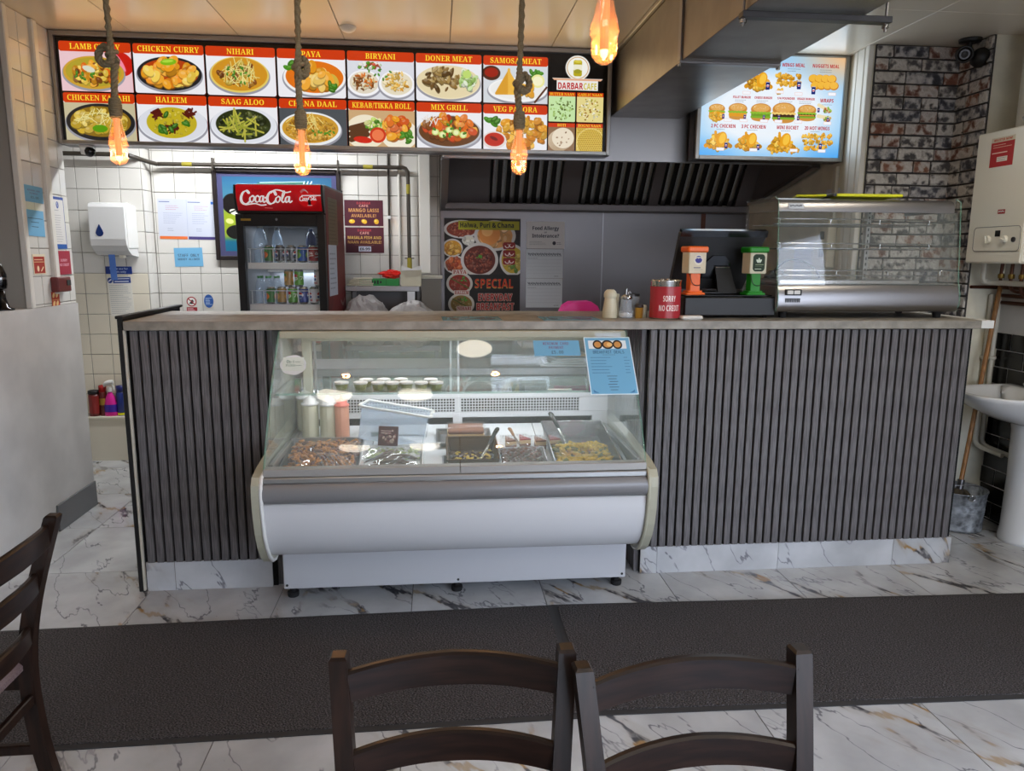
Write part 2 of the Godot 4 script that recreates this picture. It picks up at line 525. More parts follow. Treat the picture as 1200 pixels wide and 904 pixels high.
func make_materials() -> void:
	var soft := noise_tex(0.01, greys(0.93, 1.0), [0.2, 0.8], 256, 5, FastNoiseLite.TYPE_SIMPLEX_SMOOTH, 3)
	var fine := noise_tex(0.06, greys(0.8, 1.0), [0.2, 0.8], 256, 4, FastNoiseLite.TYPE_SIMPLEX_SMOOTH, 5)
	var grain := noise_tex(0.03, greys(0.72, 1.0), [0.25, 0.75], 256, 4, FastNoiseLite.TYPE_SIMPLEX_SMOOTH, 8)
	var fine_n := noise_tex(0.08, [], [], 256, 4, FastNoiseLite.TYPE_SIMPLEX_SMOOTH, 9, true, 3.0)
	M.plaster = mat(Color(0.80, 0.79, 0.77), 0.75)
	M.plaster.albedo_texture = soft
	tri_map(M.plaster, Vector3.ONE * 0.8)
	M.cream_wall = mat(Color(0.84, 0.82, 0.74), 0.7)
	M.cream_wall.albedo_texture = soft
	tri_map(M.cream_wall, Vector3.ONE * 1.3)
	M.ceiling = mat(Color(0.80, 0.765, 0.70), 0.25)
	M.tile = mat(Color(0.83, 0.82, 0.79), 0.16)
	M.tile_warm = mat(Color(0.88, 0.85, 0.77), 0.16)
	M.tile_grey = mat(Color(0.40, 0.405, 0.41), 0.25)
	M.tile_black = mat(Color(0.045, 0.042, 0.045), 0.18)
	M.grout = mat(Color(0.60, 0.585, 0.55), 0.9)
	M.grout_floor = mat(Color(0.34, 0.33, 0.32), 0.9)
	M.grout_light = mat(Color(0.72, 0.70, 0.64), 0.9)
	M.white_trim = mat(Color(0.85, 0.84, 0.80), 0.4)
	M.steel = mat(Color(0.60, 0.595, 0.60), 0.36, 1.0)
	M.splash = mat(Color(0.46, 0.45, 0.455), 0.42, 0.85)
	M.hood_grey = mat(Color(0.40, 0.38, 0.38), 0.45, 0.3)
	M.steel_dark = mat(Color(0.36, 0.355, 0.36), 0.36, 1.0)
	M.steel_bright = mat(Color(0.74, 0.74, 0.74), 0.16, 1.0)
	M.baffle = mat(Color(0.62, 0.62, 0.63), 0.26, 0.9)
	M.tin = mat(Color(0.78, 0.77, 0.74), 0.2, 1.0)
	M.galv = mat(Color(0.60, 0.58, 0.55), 0.42, 0.9)
	M.galv.albedo_texture = soft
	tri_map(M.galv, Vector3.ONE * 1.5)
	M.bucket = mat(Color(0.72, 0.74, 0.76), 0.5, 0.5)
	M.bucket.albedo_texture = noise_tex(0.03, [Color(0.45, 0.45, 0.45), Color(0.8, 0.8, 0.8), Color(1, 1, 1)], [0.2, 0.5, 0.8], 256, 5, FastNoiseLite.TYPE_CELLULAR, 21)
	tri_map(M.bucket, Vector3.ONE * 3.0)
	M.black = mat(Color(0.03, 0.03, 0.032), 0.45)
	M.black_gloss = mat(Color(0.025, 0.025, 0.028), 0.18)
	M.rubber = mat(Color(0.05, 0.045, 0.045), 0.8)
	M.slat = mat(Color(0.435, 0.42, 0.42), 0.5)
	M.slat.albedo_texture = grain
	tri_map(M.slat, Vector3(22, 0.9, 22))
	M.slat_back = mat(Color(0.02, 0.02, 0.02), 0.95)
	M.worktop = mat(Color(0.60, 0.58, 0.535), 0.42)
	M.worktop.albedo_texture = noise_tex(0.012, [Color(0.82, 0.82, 0.82), Color(0.92, 0.915, 0.91), Color(1, 1, 1)], [0.2, 0.5, 0.8], 512, 6, FastNoiseLite.TYPE_SIMPLEX_SMOOTH, 31)
	tri_map(M.worktop, Vector3.ONE * 1.6)
	M.carpet = mat(Color(0.39, 0.365, 0.36), 0.95)
	M.carpet.albedo_texture = noise_tex(0.16, [Color(0.42, 0.42, 0.42), Color(0.72, 0.72, 0.72), Color(1.0, 1.0, 1.0)], [0.3, 0.55, 0.8], 512, 3, FastNoiseLite.TYPE_SIMPLEX, 41)
	M.carpet.normal_enabled = true
	M.carpet.normal_texture = noise_tex(0.12, [], [], 512, 3, FastNoiseLite.TYPE_SIMPLEX, 42, true, 8.0)
	tri_map(M.carpet, Vector3(1.3, 1.3, 2.0))
	M.mat_edge = mat(Color(0.17, 0.165, 0.165), 0.7)
	M.chair_wood = mat(Color(0.168, 0.108, 0.078), 0.38)
	M.chair_wood.metallic_specular = 0.35
	M.chair_wood.albedo_texture = noise_tex(0.02, [Color(0.68, 0.67, 0.66), Color(0.86, 0.84, 0.82), Color(1.0, 0.97, 0.94)], [0.25, 0.55, 0.8], 256, 5, FastNoiseLite.TYPE_SIMPLEX_SMOOTH, 51)
	M.chair_wood.clearcoat_enabled = true
	M.chair_wood.clearcoat = 0.15
	M.chair_wood.clearcoat_roughness = 0.2
	tri_map(M.chair_wood, Vector3(9, 1.2, 9), false)
	M.chair_rail = M.chair_wood.duplicate()
	tri_map(M.chair_rail, Vector3(1.2, 10, 9), false)
	M.leather = mat(Color(0.42, 0.35, 0.345), 0.4)
	M.leather.normal_enabled = true
	M.leather.normal_texture = fine_n
	tri_map(M.leather, Vector3.ONE * 6.0)
	M.enamel = mat(Color(0.80, 0.80, 0.80), 0.25)
	M.enamel_base = mat(Color(0.73, 0.73, 0.735), 0.4)
	M.bumper = mat(Color(0.47, 0.465, 0.465), 0.3)
	M.rail_grey = mat(Color(0.62, 0.61, 0.59), 0.4, 0.25)
	M.alu = mat(Color(0.66, 0.66, 0.65), 0.35, 0.8)
	M.cap_plastic = mat(Color(0.66, 0.65, 0.57), 0.4)
	M.deck = mat(Color(0.88, 0.89, 0.90), 0.2)
	M.glass = glassy(Color(0.86, 0.95, 0.92), 0.05)
	M.glass_green = glassy(Color(0.45, 0.72, 0.62), 0.30)
	M.film = glassy(Color(0.95, 0.95, 0.95), 0.05)
	M.film.metallic_specular = 0.7
	M.door_glass = glassy(Color(0.8, 0.85, 0.86), 0.04)
	M.door_glass.metallic_specular = 0.2
	M.case_glass = glassy(Color(0.86, 0.93, 0.91), 0.04)
	M.case_glass.metallic_specular = 0.35
	M.clear_plastic = glassy(Color(0.82, 0.88, 0.93), 0.30)
	M.pet = glassy(Color(0.72, 0.85, 0.95), 0.30)
	M.amber = glassy(Color(0.90, 0.66, 0.50), 0.12)
	M.amber.metallic_specular = 0.7
	M.ceramic = mat(Color(0.84, 0.84, 0.83), 0.12)
	M.boiler = mat(Color(0.90, 0.885, 0.82), 0.3)
	M.boiler_side = M.boiler
	M.paper = mat(Color(0.86, 0.87, 0.88), 0.8)
	M.pipe_black = mat(Color(0.24, 0.215, 0.18), 0.4)
	M.yellow_tape = mat(Color(0.58, 0.54, 0.14), 0.5)
	M.yellow = mat(Color(0.85, 0.86, 0.04), 0.45)
	M.copper = mat(Color(0.33, 0.19, 0.13), 0.45, 0.6)
	M.brass = mat(Color(0.55, 0.45, 0.22), 0.35, 0.9)
	M.pipe_white = mat(Color(0.74, 0.72, 0.66), 0.5)
	M.handle_wood = mat(Color(0.62, 0.42, 0.20), 0.5)
	M.handle_wood.albedo_texture = grain
	tri_map(M.handle_wood, Vector3(10, 2, 10))
	M.rope = mat(Color(0.56, 0.51, 0.40), 0.95)
	M.rope.albedo_texture = fine
	tri_map(M.rope, Vector3.ONE * 14.0)
	M.red = mat(Color(0.62, 0.06, 0.05), 0.4)
	M.red_dark = mat(Color(0.38, 0.09, 0.07), 0.4)
	M.green = mat(Color(0.10, 0.52, 0.22), 0.5)
	M.green_holder = mat(Color(0.05, 0.50, 0.06), 0.35)
	M.orange = mat(Color(0.93, 0.40, 0.03), 0.35)
	M.pink = mat(Color(0.88, 0.13, 0.60), 0.35)
	M.white = mat(Color(0.86, 0.86, 0.84), 0.4)
	M.offwhite = mat(Color(0.80, 0.78, 0.68), 0.4)
	M.frame = mat(Color(0.115, 0.085, 0.08), 0.4)
	M.fridge_in = mat(Color(0.50, 0.51, 0.53), 0.5)
	M.wire = mat(Color(0.80, 0.80, 0.80), 0.35)
	M.bag = mat(Color(0.70, 0.69, 0.68), 0.4)
	M.bag.albedo_texture = soft
	tri_map(M.bag, Vector3.ONE * 5.0)
	M.bag_red = mat(Color(0.86, 0.12, 0.07), 0.35)
	M.gold = mat(Color(0.72, 0.56, 0.22), 0.3, 0.5)
	M.lime = mat(Color(0.42, 0.75, 0.12), 0.3)
	M.cola_black = mat(Color(0.06, 0.06, 0.09), 0.3)
	M.cola_blue = mat(Color(0.08, 0.22, 0.62), 0.3)
	M.sauce_white = mat(Color(0.74, 0.73, 0.62), 0.4)
	M.sauce_green = mat(Color(0.42, 0.44, 0.17), 0.4)
	M.sauce_pink = mat(Color(0.88, 0.62, 0.50), 0.4)
	M.cap_pink = mat(Color(0.88, 0.48, 0.42), 0.4)
	M.fried = mat(Color(0.90, 0.66, 0.36), 0.5)
	M.fried.albedo_texture = noise_tex(0.05, [Color(0.45, 0.36, 0.28), Color(0.85, 0.75, 0.6), Color(1.1, 1.0, 0.9)], [0.25, 0.5, 0.75], 256, 4, FastNoiseLite.TYPE_SIMPLEX_SMOOTH, 61)
	tri_map(M.fried, Vector3.ONE * 12.0)
	M.kebab = mat(Color(0.42, 0.35, 0.31), 0.35)
	M.kebab.albedo_texture = M.fried.albedo_texture
	tri_map(M.kebab, Vector3.ONE * 14.0)
	M.meat = mat(Color(0.52, 0.31, 0.25), 0.4)
	M.meat.albedo_texture = M.fried.albedo_texture
	tri_map(M.meat, Vector3.ONE * 16.0)
	M.potato = mat(Color(0.88, 0.74, 0.22), 0.4)
	M.potato.albedo_texture = fine
	tri_map(M.potato, Vector3.ONE * 9.0)
	M.curry = mat(Color(0.32, 0.22, 0.11), 0.35)
	M.curry.albedo_texture = M.fried.albedo_texture
	tri_map(M.curry, Vector3.ONE * 7.0)
	M.foil = mat(Color(0.72, 0.72, 0.73), 0.28, 0.85)
	M.foil.normal_enabled = true
	M.foil.normal_texture = fine_n
	tri_map(M.foil, Vector3.ONE * 8.0)
	M.cake = mat(Color(0.50, 0.28, 0.15), 0.6)
	M.cream_cake = mat(Color(0.86, 0.72, 0.50), 0.5)
	M.cake_red = mat(Color(0.62, 0.16, 0.14), 0.4)
	M.lettuce = mat(Color(0.70, 0.76, 0.52), 0.5)
	M.blade = mat(Color(0.62, 0.64, 0.62), 0.25, 0.9)
	# whitewashed brick in four mixes of lime wash, soot and bare clay
	var mixes := [
		[Color(0.30, 0.29, 0.29), Color(0.62, 0.60, 0.57), Color(0.76, 0.74, 0.71), Color(0.70, 0.68, 0.65)],
		[Color(0.40, 0.26, 0.21), Color(0.60, 0.53, 0.49), Color(0.74, 0.71, 0.68), Color(0.66, 0.63, 0.60)],
		[Color(0.22, 0.22, 0.24), Color(0.34, 0.34, 0.36), Color(0.60, 0.59, 0.58), Color(0.72, 0.70, 0.68)],
		[Color(0.46, 0.29, 0.22), Color(0.52, 0.38, 0.31), Color(0.68, 0.63, 0.59), Color(0.74, 0.71, 0.68)]]
	for i in 4:
		var b := mat(Color.WHITE, 0.9)
		b.albedo_texture = noise_tex(0.009, mixes[i], [0.22, 0.40, 0.55, 0.80], 512, 5, FastNoiseLite.TYPE_SIMPLEX_SMOOTH, 71 + i)
		b.normal_enabled = true
		b.normal_texture = fine_n
		tri_map(b, Vector3.ONE * 2.3)
		M["brick%d" % i] = b
	M.mortar = mat(Color(0.24, 0.23, 0.225), 0.95)
	make_marble()

# polished marble-look porcelain: broad cloudy ground with thin broken veins, some rust coloured
func make_marble() -> void:
	var n := 1024
	var cloud := FastNoiseLite.new(); cloud.seed = 5; cloud.frequency = 0.004; cloud.fractal_octaves = 5
	var vein := FastNoiseLite.new(); vein.seed = 11; vein.frequency = 0.0011; vein.fractal_octaves = 7; vein.fractal_gain = 0.52
	var mask := FastNoiseLite.new(); mask.seed = 23; mask.frequency = 0.0026; mask.fractal_octaves = 2
	var vein2 := FastNoiseLite.new(); vein2.seed = 37; vein2.frequency = 0.0024; vein2.fractal_octaves = 6; vein2.fractal_gain = 0.55
	var im := Image.create(n, n, false, Image.FORMAT_RGB8)
	for y in n:
		for x in n:
			# veins run mostly along one diagonal
			var u := x * 0.5 + y * 0.87
			var v := -x * 0.87 + y * 0.5
			var a := absf(vein.get_noise_2d(u * 0.6, v * 1.9))
			var b := absf(vein2.get_noise_2d(u * 0.5, v * 1.5))
			var k := smoothstep(-0.5, 0.0, mask.get_noise_2d(x, y))
			var cl := cloud.get_noise_2d(x, y)
			var c := 0.705 + 0.08 * cl
			var col := Color(c * 0.99, c * 0.997, c * 1.0)
			var brk := 0.45 + 0.55 * smoothstep(-0.25, 0.15, cloud.get_noise_2d(x * 2.2 + 900, y * 2.2))
			var dark := (1.0 - smoothstep(0.010, 0.050, a)) * k * brk
			var halo := (1.0 - smoothstep(0.0, 0.14, a)) * k * 0.36
			var thin := (1.0 - smoothstep(0.004, 0.032, b)) * smoothstep(0.0, 0.5, k) * 0.75 * brk
			var rust := smoothstep(-0.04, 0.22, cloud.get_noise_2d(x * 1.3 + 300, y * 1.3))
			col = col.lerp(Color(0.60, 0.56, 0.50), halo)
			col = col.lerp(Color(0.38, 0.38, 0.40), thin)
			col = col.lerp(Color(0.20, 0.20, 0.22).lerp(Color(0.58, 0.43, 0.24), rust), dark * 0.85)
			im.set_pixel(x, y, col)
	var m := mat(Color(1, 1, 1), 0.16)
	m.albedo_texture = ImageTexture.create_from_image(im)
	M.marble = m

func print_mat(rough := 0.6) -> StandardMaterial3D:
	var m := mat(Color.WHITE, rough)
	m.albedo_texture = M.prints_tex
	return m

# ---------------------------------------------------------------- the stage: camera, light, room
func setup_view() -> void:
	var cam := Camera3D.new()
	cam.name = "camera"
	cam.fov = 54.753
	cam.near = 0.05
	cam.position = Vector3(0, 1.53, 0)
	cam.basis = Basis(Vector3.UP, -0.101081674) * Basis(Vector3.RIGHT, -0.173044062) * Basis(Vector3.BACK, 0.00771138)
	add_child(cam)
	var env := Environment.new()
	env.background_mode = Environment.BG_SKY
	var sky := Sky.new()
	var sm_ := ProceduralSkyMaterial.new()
	sm_.sky_top_color = Color(0.76, 0.83, 0.96)
	sm_.sky_horizon_color = Color(0.92, 0.95, 1.0)
	sm_.ground_horizon_color = Color(0.55, 0.57, 0.60)
	sm_.ground_bottom_color = Color(0.35, 0.35, 0.36)
	sky.sky_material = sm_
	env.sky = sky
	env.background_energy_multiplier = 10.5
	env.tonemap_mode = Environment.TONE_MAPPER_LINEAR
	env.tonemap_exposure = 1.0
	env.sdfgi_enabled = true
	env.ssao_enabled = true
	env.ssil_enabled = true
	var we := WorldEnvironment.new()
	we.name = "world_environment"
	we.environment = env
	add_child(we)

const DOWNLIGHTS := [[-0.68, -2.35, 0.09], [-0.15, -2.35, 0.09], [0.24, -3.02, 0.09], [-0.62, -1.2, 0.09], [-0.1, -1.2, 0.09], [2.35, -2.75, 0.8], [1.9, -1.2, 0.9], [1.3, 0.4, 1.2], [2.5, 0.8, 0.9]]

func downlights() -> void:
	var em := mat(Color(0.9, 0.9, 0.86), 0.5)
	em.emission_enabled = true
	em.emission = Color(1.0, 0.97, 0.88)
	em.emission_energy_multiplier = 0.9
	var rim := mb()
	lathe(rim, Vector3.ZERO, [Vector2(0.14, 0), Vector2(0.137, -0.012), Vector2(0.12, -0.014), Vector2(0.12, -0.004)], 28)
	var rim_m := mesh_of(rim)
	var disc := mb()
	lathe(disc, Vector3.ZERO, [Vector2(0, -0.008), Vector2(0.12, -0.008), Vector2(0.12, -0.002), Vector2(0, -0.002)], 28, Basis.IDENTITY, true)
	var disc_m := mesh_of(disc)
	for i in DOWNLIGHTS.size():
		var p: Array = DOWNLIGHTS[i]
		var o := thing("ceiling_downlight", "round white downlight set flush in the ceiling above the customer floor", "light", Vector3(p[0], 2.73, p[1]), 0.0, "ceiling downlights")
		put("rim", rim_m, M.white_trim, o)
		put("diffuser", disc_m, em, o)
		var l := SpotLight3D.new()
		l.name = numbered("downlight_lamp", "")
		l.spot_angle = 82.0
		l.spot_angle_attenuation = 0.6
		l.spot_range = 12.0
		l.spot_attenuation = 2.0
		l.light_size = 0.115
		l.light_color = Color(1.0, 0.95, 0.87)
		l.light_energy = p[2]
		l.shadow_enabled = true
		l.position = Vector3(p[0], 2.69, p[1])
		l.rotation.x = -PI / 2
		add_child(l)

func area_lamp(called: String, at: Vector3, size: Vector2, c: Color, e: float, rot: Vector3) -> void:
	var l := AreaLight3D.new()
	l.name = numbered(called, "")
	l.area_size = size
	l.light_color = c
	l.light_energy = e
	l.area_range = 12.0
	l.shadow_enabled = true
	l.position = at
	l.rotation = rot
	add_child(l)

# one face of square tiles: origin at the lower left, u runs along the row; every tile is a piece of the wall
func tiling(wall: Node3D, o: Vector3, u: Vector3, n: Vector3, us: Array, ys: Array, m: Array, gap := 0.0035, th := 0.006, called := "tile") -> void:
	var cache := {}
	for i in us.size() - 1:
		for j in ys.size() - 1:
			var w: float = us[i + 1] - us[i] - gap
			var h: float = ys[j + 1] - ys[j] - gap
			if w < 0.005 or h < 0.005: continue
			var key := "%.3f_%.3f" % [w, h]
			if not cache.has(key):
				var st := mb()
				box(st, Vector3(0, 0, th * 0.5), Vector3(w, h, th), 0.0022)
				cache[key] = mesh_of(st)
			var b := Basis(u, Vector3.UP, n)
			var wob := Basis(Vector3.UP, rng.randf_range(-0.006, 0.006)) * Basis(Vector3.RIGHT, rng.randf_range(-0.006, 0.006))
			put(called, cache[key], m[rng.randi() % m.size()], wall, Transform3D(b * wob, o + u * ((us[i] + us[i + 1]) * 0.5) + Vector3.UP * ((ys[j] + ys[j + 1]) * 0.5) + n * rng.randf_range(-0.0005, 0.0006)))

func steps(a: float, b: float, joint: float, pitch: float) -> Array:
	var out := [a]
	var k: float = joint + ceil((a - joint + 0.004) / pitch) * pitch
	while k < b - 0.004:
		out.append(k)
		k += pitch
	out.append(b)
	return out

func wall_box(called: String, a: Vector3, b: Vector3, m: Material) -> MeshInstance3D:
	var st := mb()
	span(st, a, b)
	return struct(called, st, m)

func build_room() -> void:
	# floor slab and its marble tiles
	var fl := wall_box("floor", Vector3(-3.4, -0.12, -6.2), Vector3(3.5, -0.004, 2.6), M.grout_floor)
	var k := 0
	var meshes := {}
	var xs := steps(-3.3, 3.26, -1.317, 0.597)
	var zs := steps(-5.95, 2.4, -3.585, 0.62)
	for i in xs.size() - 1:
		for j in zs.size() - 1:
			var w: float = xs[i + 1] - xs[i] - 0.0035
			var d: float = zs[j + 1] - zs[j] - 0.0035
			if w < 0.01 or d < 0.01: continue
			var st := mb()
			var r := Rect2(rng.randf() * 0.55, rng.randf() * 0.55, 0.45, 0.45)
			if rng.randi() % 2: r = Rect2(r.end, -r.size)
			var y := -0.0001
			var a := Vector3(-w / 2, y, d / 2); var b := Vector3(w / 2, y, d / 2); var c := Vector3(w / 2, y, -d / 2); var e := Vector3(-w / 2, y, -d / 2)
			quad(st, a, b, c, e, r)
			var dn := Vector3(0, -0.006, 0)
			quad(st, a + dn, b + dn, b, a, Rect2(r.position, r.size * 0.02))
			quad(st, b + dn, c + dn, c, b, Rect2(r.position, r.size * 0.02))
			quad(st, e + dn, a + dn, a, e, Rect2(r.position, r.size * 0.02))
			put("tile", mesh_of(st), M.marble, fl, Transform3D(Basis.IDENTITY, Vector3((xs[i] + xs[i + 1]) / 2, 0, (zs[j] + zs[j + 1]) / 2)))
			k += 1
	# ceiling of wide boards
	var ce := wall_box("ceiling", Vector3(-3.4, 2.737, -6.2), Vector3(3.5, 2.86, 2.6), M.grout)
	var cx := [-2.3, -1.665, -1.09, -0.506, 0.088, 0.68, 1.27, 1.86, 2.467, 3.26]
	var cz := [-4.62, -3.70, -0.9, 2.4]
	for i in cx.size() - 1:
		for j in cz.size() - 1:
			var st := mb()
			span(st, Vector3(cx[i] + 0.002, 2.73, cz[j] + 0.002), Vector3(cx[i + 1] - 0.002, 2.7368, cz[j + 1] - 0.002), 0.002)
			obj("panel", st, M.ceiling, ce)
	var st2 := mb()
	span(st2, Vector3(-3.3, 2.73, -5.95), Vector3(2.5, 2.7368, -4.625))
	obj("panel", st2, M.plaster, ce)
	# back wall with its tiled pier, then the steel-lined cooking bay
	var wb := wall_box("wall_back", Vector3(-3.4, 0, -6.2), Vector3(3.5, 2.73, -5.89), M.grout)
	tiling(wb, Vector3(0, 0, -5.889), Vector3.RIGHT, Vector3(0, 0, 1), steps(-2.08, 0.03, -1.917, 0.1485), steps(0.77, 2.412, 1.524, 0.148), [M.tile])
	var st := mb()
	span(st, Vector3(-3.3, 0, -5.89), Vector3(-2.09, 2.73, -5.725))
	var pier := obj("pier", st, M.grout, wb)
	tiling(pier, Vector3(0, 0, -5.7245), Vector3.RIGHT, Vector3(0, 0, 1), steps(-2.69, -2.09, -2.385, 0.148), steps(0.34, 1.38, 1.528, 0.148), [M.tile_warm])
	tiling(pier, Vector3(0, 0, -5.7245), Vector3.RIGHT, Vector3(0, 0, 1), steps(-2.69, -2.09, -2.385, 0.148), steps(1.38, 2.416, 1.528, 0.148), [M.tile])
	tiling(pier, Vector3(-2.0895, 0, 0), Vector3(0, 0, -1), Vector3(1, 0, 0), [5.725, 5.80, 5.886], steps(0.77, 2.416, 1.528, 0.148), [M.tile])
	st = mb()
	span(st, Vector3(-2.08, 2.415, -5.8895), Vector3(0.03, 2.728, -5.883))
	obj("upper_render", st, M.plaster, wb)
	st = mb()
	span(st, Vector3(-3.0, 2.418, -5.7245), Vector3(-2.085, 2.728, -5.718))
	obj("upper_render", st, M.plaster, pier)
	st = mb()
	span(st, Vector3(-3.0, 0, -5.7245), Vector3(-2.11, 0.315, -5.645))
	span(st, Vector3(-3.0, 0.315, -5.724), Vector3(-2.1, 0.336, -5.635), 0.004)
	obj("ledge", st, M.tile_warm, wb)
	# left wall: tiled strip above a painted half wall, a grey-tiled recess nearer the camera
	var wl := wall_box("wall_left", Vector3(-2.6, 0, -4.63), Vector3(-2.112, 2.73, -4.14), M.grout)
	tiling(wl, Vector3(-2.1118, 0, 0), Vector3(0, 0, -1), Vector3(1, 0, 0), [4.165, 4.265, 4.378], steps(1.236, 2.73, 1.547, 0.148), [M.tile])
	tiling(wl, Vector3(-2.1118, 0, 0), Vector3(0, 0, -1), Vector3(1, 0, 0), [4.428, 4.56, 4.63], steps(1.236, 2.73, 1.547, 0.148), [M.tile])
	st = mb()
	span(st, Vector3(-2.6, 0, -4.63), Vector3(-2.1, 1.236, 2.4))
	obj("half_wall", st, M.plaster, wl)
	st = mb()
	span(st, Vector3(-2.7, 1.236, -4.14), Vector3(-2.253, 2.73, 2.4))
	var rec := obj("recess", st, M.grout_light, wl)
	tiling(rec, Vector3(-2.2528, 0, 0), Vector3(0, 0, -1), Vector3(1, 0, 0), steps(-1.2, 4.138, 4.138, 0.3), [1.24, 1.37, 1.515, 1.675, 1.83, 1.987, 2.15, 2.312, 2.47, 2.62, 2.73], [M.tile_grey])
	st = mb()
	span(st, Vector3(-2.13, 1.236, -4.166), Vector3(-2.098, 2.73, -4.128), 0.004)
	obj("corner_trim", st, M.white_trim, wl)
	st = mb()
	span(st, Vector3(-2.115, 1.3, -4.428), Vector3(-2.085, 2.73, -4.38), 0.006)
	obj("pipe_boxing", st, M.white_trim, wl)
	wall_box("wall_left_return", Vector3(-3.4, 0, -5.9), Vector3(-3.0, 2.73, -4.6), M.plaster)
	wall_box("wall_left_outer", Vector3(-3.4, 0, -4.6), Vector3(-2.6, 2.73, 2.6), M.plaster)
	st = mb()
	span(st, Vector3(-2.1, 0, -4.625), Vector3(-2.088, 0.151, -4.16), 0.002)
	struct("baseboard_left", st, M.tile_grey)
	# right: brick-slip corner, cream pier, black metro tiles
	var wk := wall_box("wall_kitchen_right", Vector3(2.5, 0, -5.9), Vector3(3.5, 2.73, -4.29), M.cream_wall)
	st = mb()
	span(st, Vector3(2.47, 0, -4.33), Vector3(2.5, 2.73, -4.29), 0.004)
	span(st, Vector3(2.476, 0, -4.42), Vector3(2.5, 2.73, -4.345), 0.006)
	span(st, Vector3(2.482, 0, -4.47), Vector3(2.5, 2.73, -4.43), 0.006)
	obj("door_lining", st, M.white_trim, wk)
	bricks(wk)
	wall_box("wall_pier_right", Vector3(3.035, 0, -4.29), Vector3(3.5, 2.73, -4.02), M.cream_wall)
	var wr := wall_box("wall_right", Vector3(3.246, 0, -4.02), Vector3(3.5, 2.73, -0.9), M.plaster)
	wall_box("wall_right_low", Vector3(3.246, 0, -0.9), Vector3(3.5, 0.35, 1.6), M.plaster)
	wall_box("wall_right_high", Vector3(3.246, 2.5, -0.9), Vector3(3.5, 2.73, 1.6), M.plaster)
	wall_box("wall_right_front", Vector3(3.246, 0, 1.6), Vector3(3.5, 2.73, 2.6), M.plaster)
	st = mb()
	for z in [-0.9, 0.32, 1.54]:
		span(st, Vector3(3.32, 0.35, z), Vector3(3.38, 2.5, z + 0.06), 0.004)
	struct("window_2", st, M.black)
	var ys := [0.0]
	var y := 0.0147
	while y < 1.2:
		ys.append(y); y += 0.0998
	for j in ys.size() - 1:
		var off := 0.105 if j % 2 == 0 else 0.0
		tiling(wr, Vector3(3.2458, 0, 0), Vector3(0, 0, -1), Vector3(-1, 0, 0), steps(2.6, 4.018, 3.905 - off, 0.21), [ys[j] + 0.0, ys[j + 1]], [M.tile_black], 0.005)
	# front wall with the shop window that lets the daylight in
	wall_box("wall_front", Vector3(-2.7, 0, 2.4), Vector3(0.66, 2.73, 2.6), M.plaster)
	wall_box("wall_front_low", Vector3(0.66, 0, 2.4), Vector3(3.246, 0.35, 2.6), M.plaster)
	wall_box("wall_front_high", Vector3(0.66, 2.5, 2.4), Vector3(3.246, 2.73, 2.6), M.plaster)
	st = mb()
	for x in [0.66, 1.92, 3.186]:
		span(st, Vector3(x, 0.35, 2.44), Vector3(x + 0.06, 2.5, 2.5), 0.004)
	struct("window_1", st, M.black)

# whitewashed brick slips: a face towards the camera and a short return towards the pier
func bricks(wk: Node3D) -> void:
	var cache := {}
	var st := mb()
	span(st, Vector3(2.505, 1.1, -4.29), Vector3(3.035, 2.73, -4.279))
	span(st, Vector3(3.024, 1.1, -4.29), Vector3(3.036, 2.73, -4.02))
	obj("mortar", st, M.mortar, wk)
	var row := 0
	var y := 2.724
	while y > 1.12:
		var h := 0.0615
		for face in 2:
			var a := 2.508 if face == 0 else -0.006
			var e := 3.016 if face == 0 else 0.255
			var x := a - (0.0 if row % 2 == 0 else 0.11) - rng.randf() * 0.05
			if face == 1: x = a - (0.11 if row % 2 == 0 else 0.0)
			while x < e - 0.01:
				var l := 0.205 + rng.randf_range(-0.02, 0.02)
				if rng.randf() < 0.22: l = 0.1
				var x0 := maxf(x, a)
				var x1 := minf(x + l, e)
				if e - x1 < 0.03: x1 = e
				if x1 - x0 > 0.02:
					var b := mb()
					var hh := h * rng.randf_range(0.93, 1.03)
					var th := rng.randf_range(0.010, 0.015)
					box(b, Vector3.ZERO, Vector3(x1 - x0, hh, th), 0.003)
					var t: Transform3D
					if face == 0: t = T((x0 + x1) * 0.5, y - h * 0.5, -4.279 + th * 0.5, 0, rng.randf_range(-0.01, 0.01), rng.randf_range(-0.012, 0.012))
					else: t = T(3.024 - th * 0.5, y - h * 0.5, -4.272 + (x0 + x1) * 0.5, -PI / 2, rng.randf_range(-0.01, 0.01), rng.randf_range(-0.012, 0.012))
					put("brick", mesh_of(b), M["brick%d" % [0, 0, 1, 2, 0, 3, 2][rng.randi() % 7]], wk, t)
				x += l + 0.0085
		y -= 0.0705
		row += 1

# ---------------------------------------------------------------- the counter
func slats(parent: Node3D, o: Vector3, u: Vector3, n: Vector3, length: float, y0: float, y1: float) -> void:
	var w := 0.0303
	var st := mb()
	box(st, Vector3(0, (y0 + y1) / 2, 0.012), Vector3(w, y1 - y0, 0.024), 0.0015)
	var m := mesh_of(st)
	var x := 0.006
	while x + w < length + 0.002:
		put("slat", m, M.slat, parent, Transform3D(Basis(u, Vector3.UP, n), o + u * (x + w / 2)))
		x += 0.0407

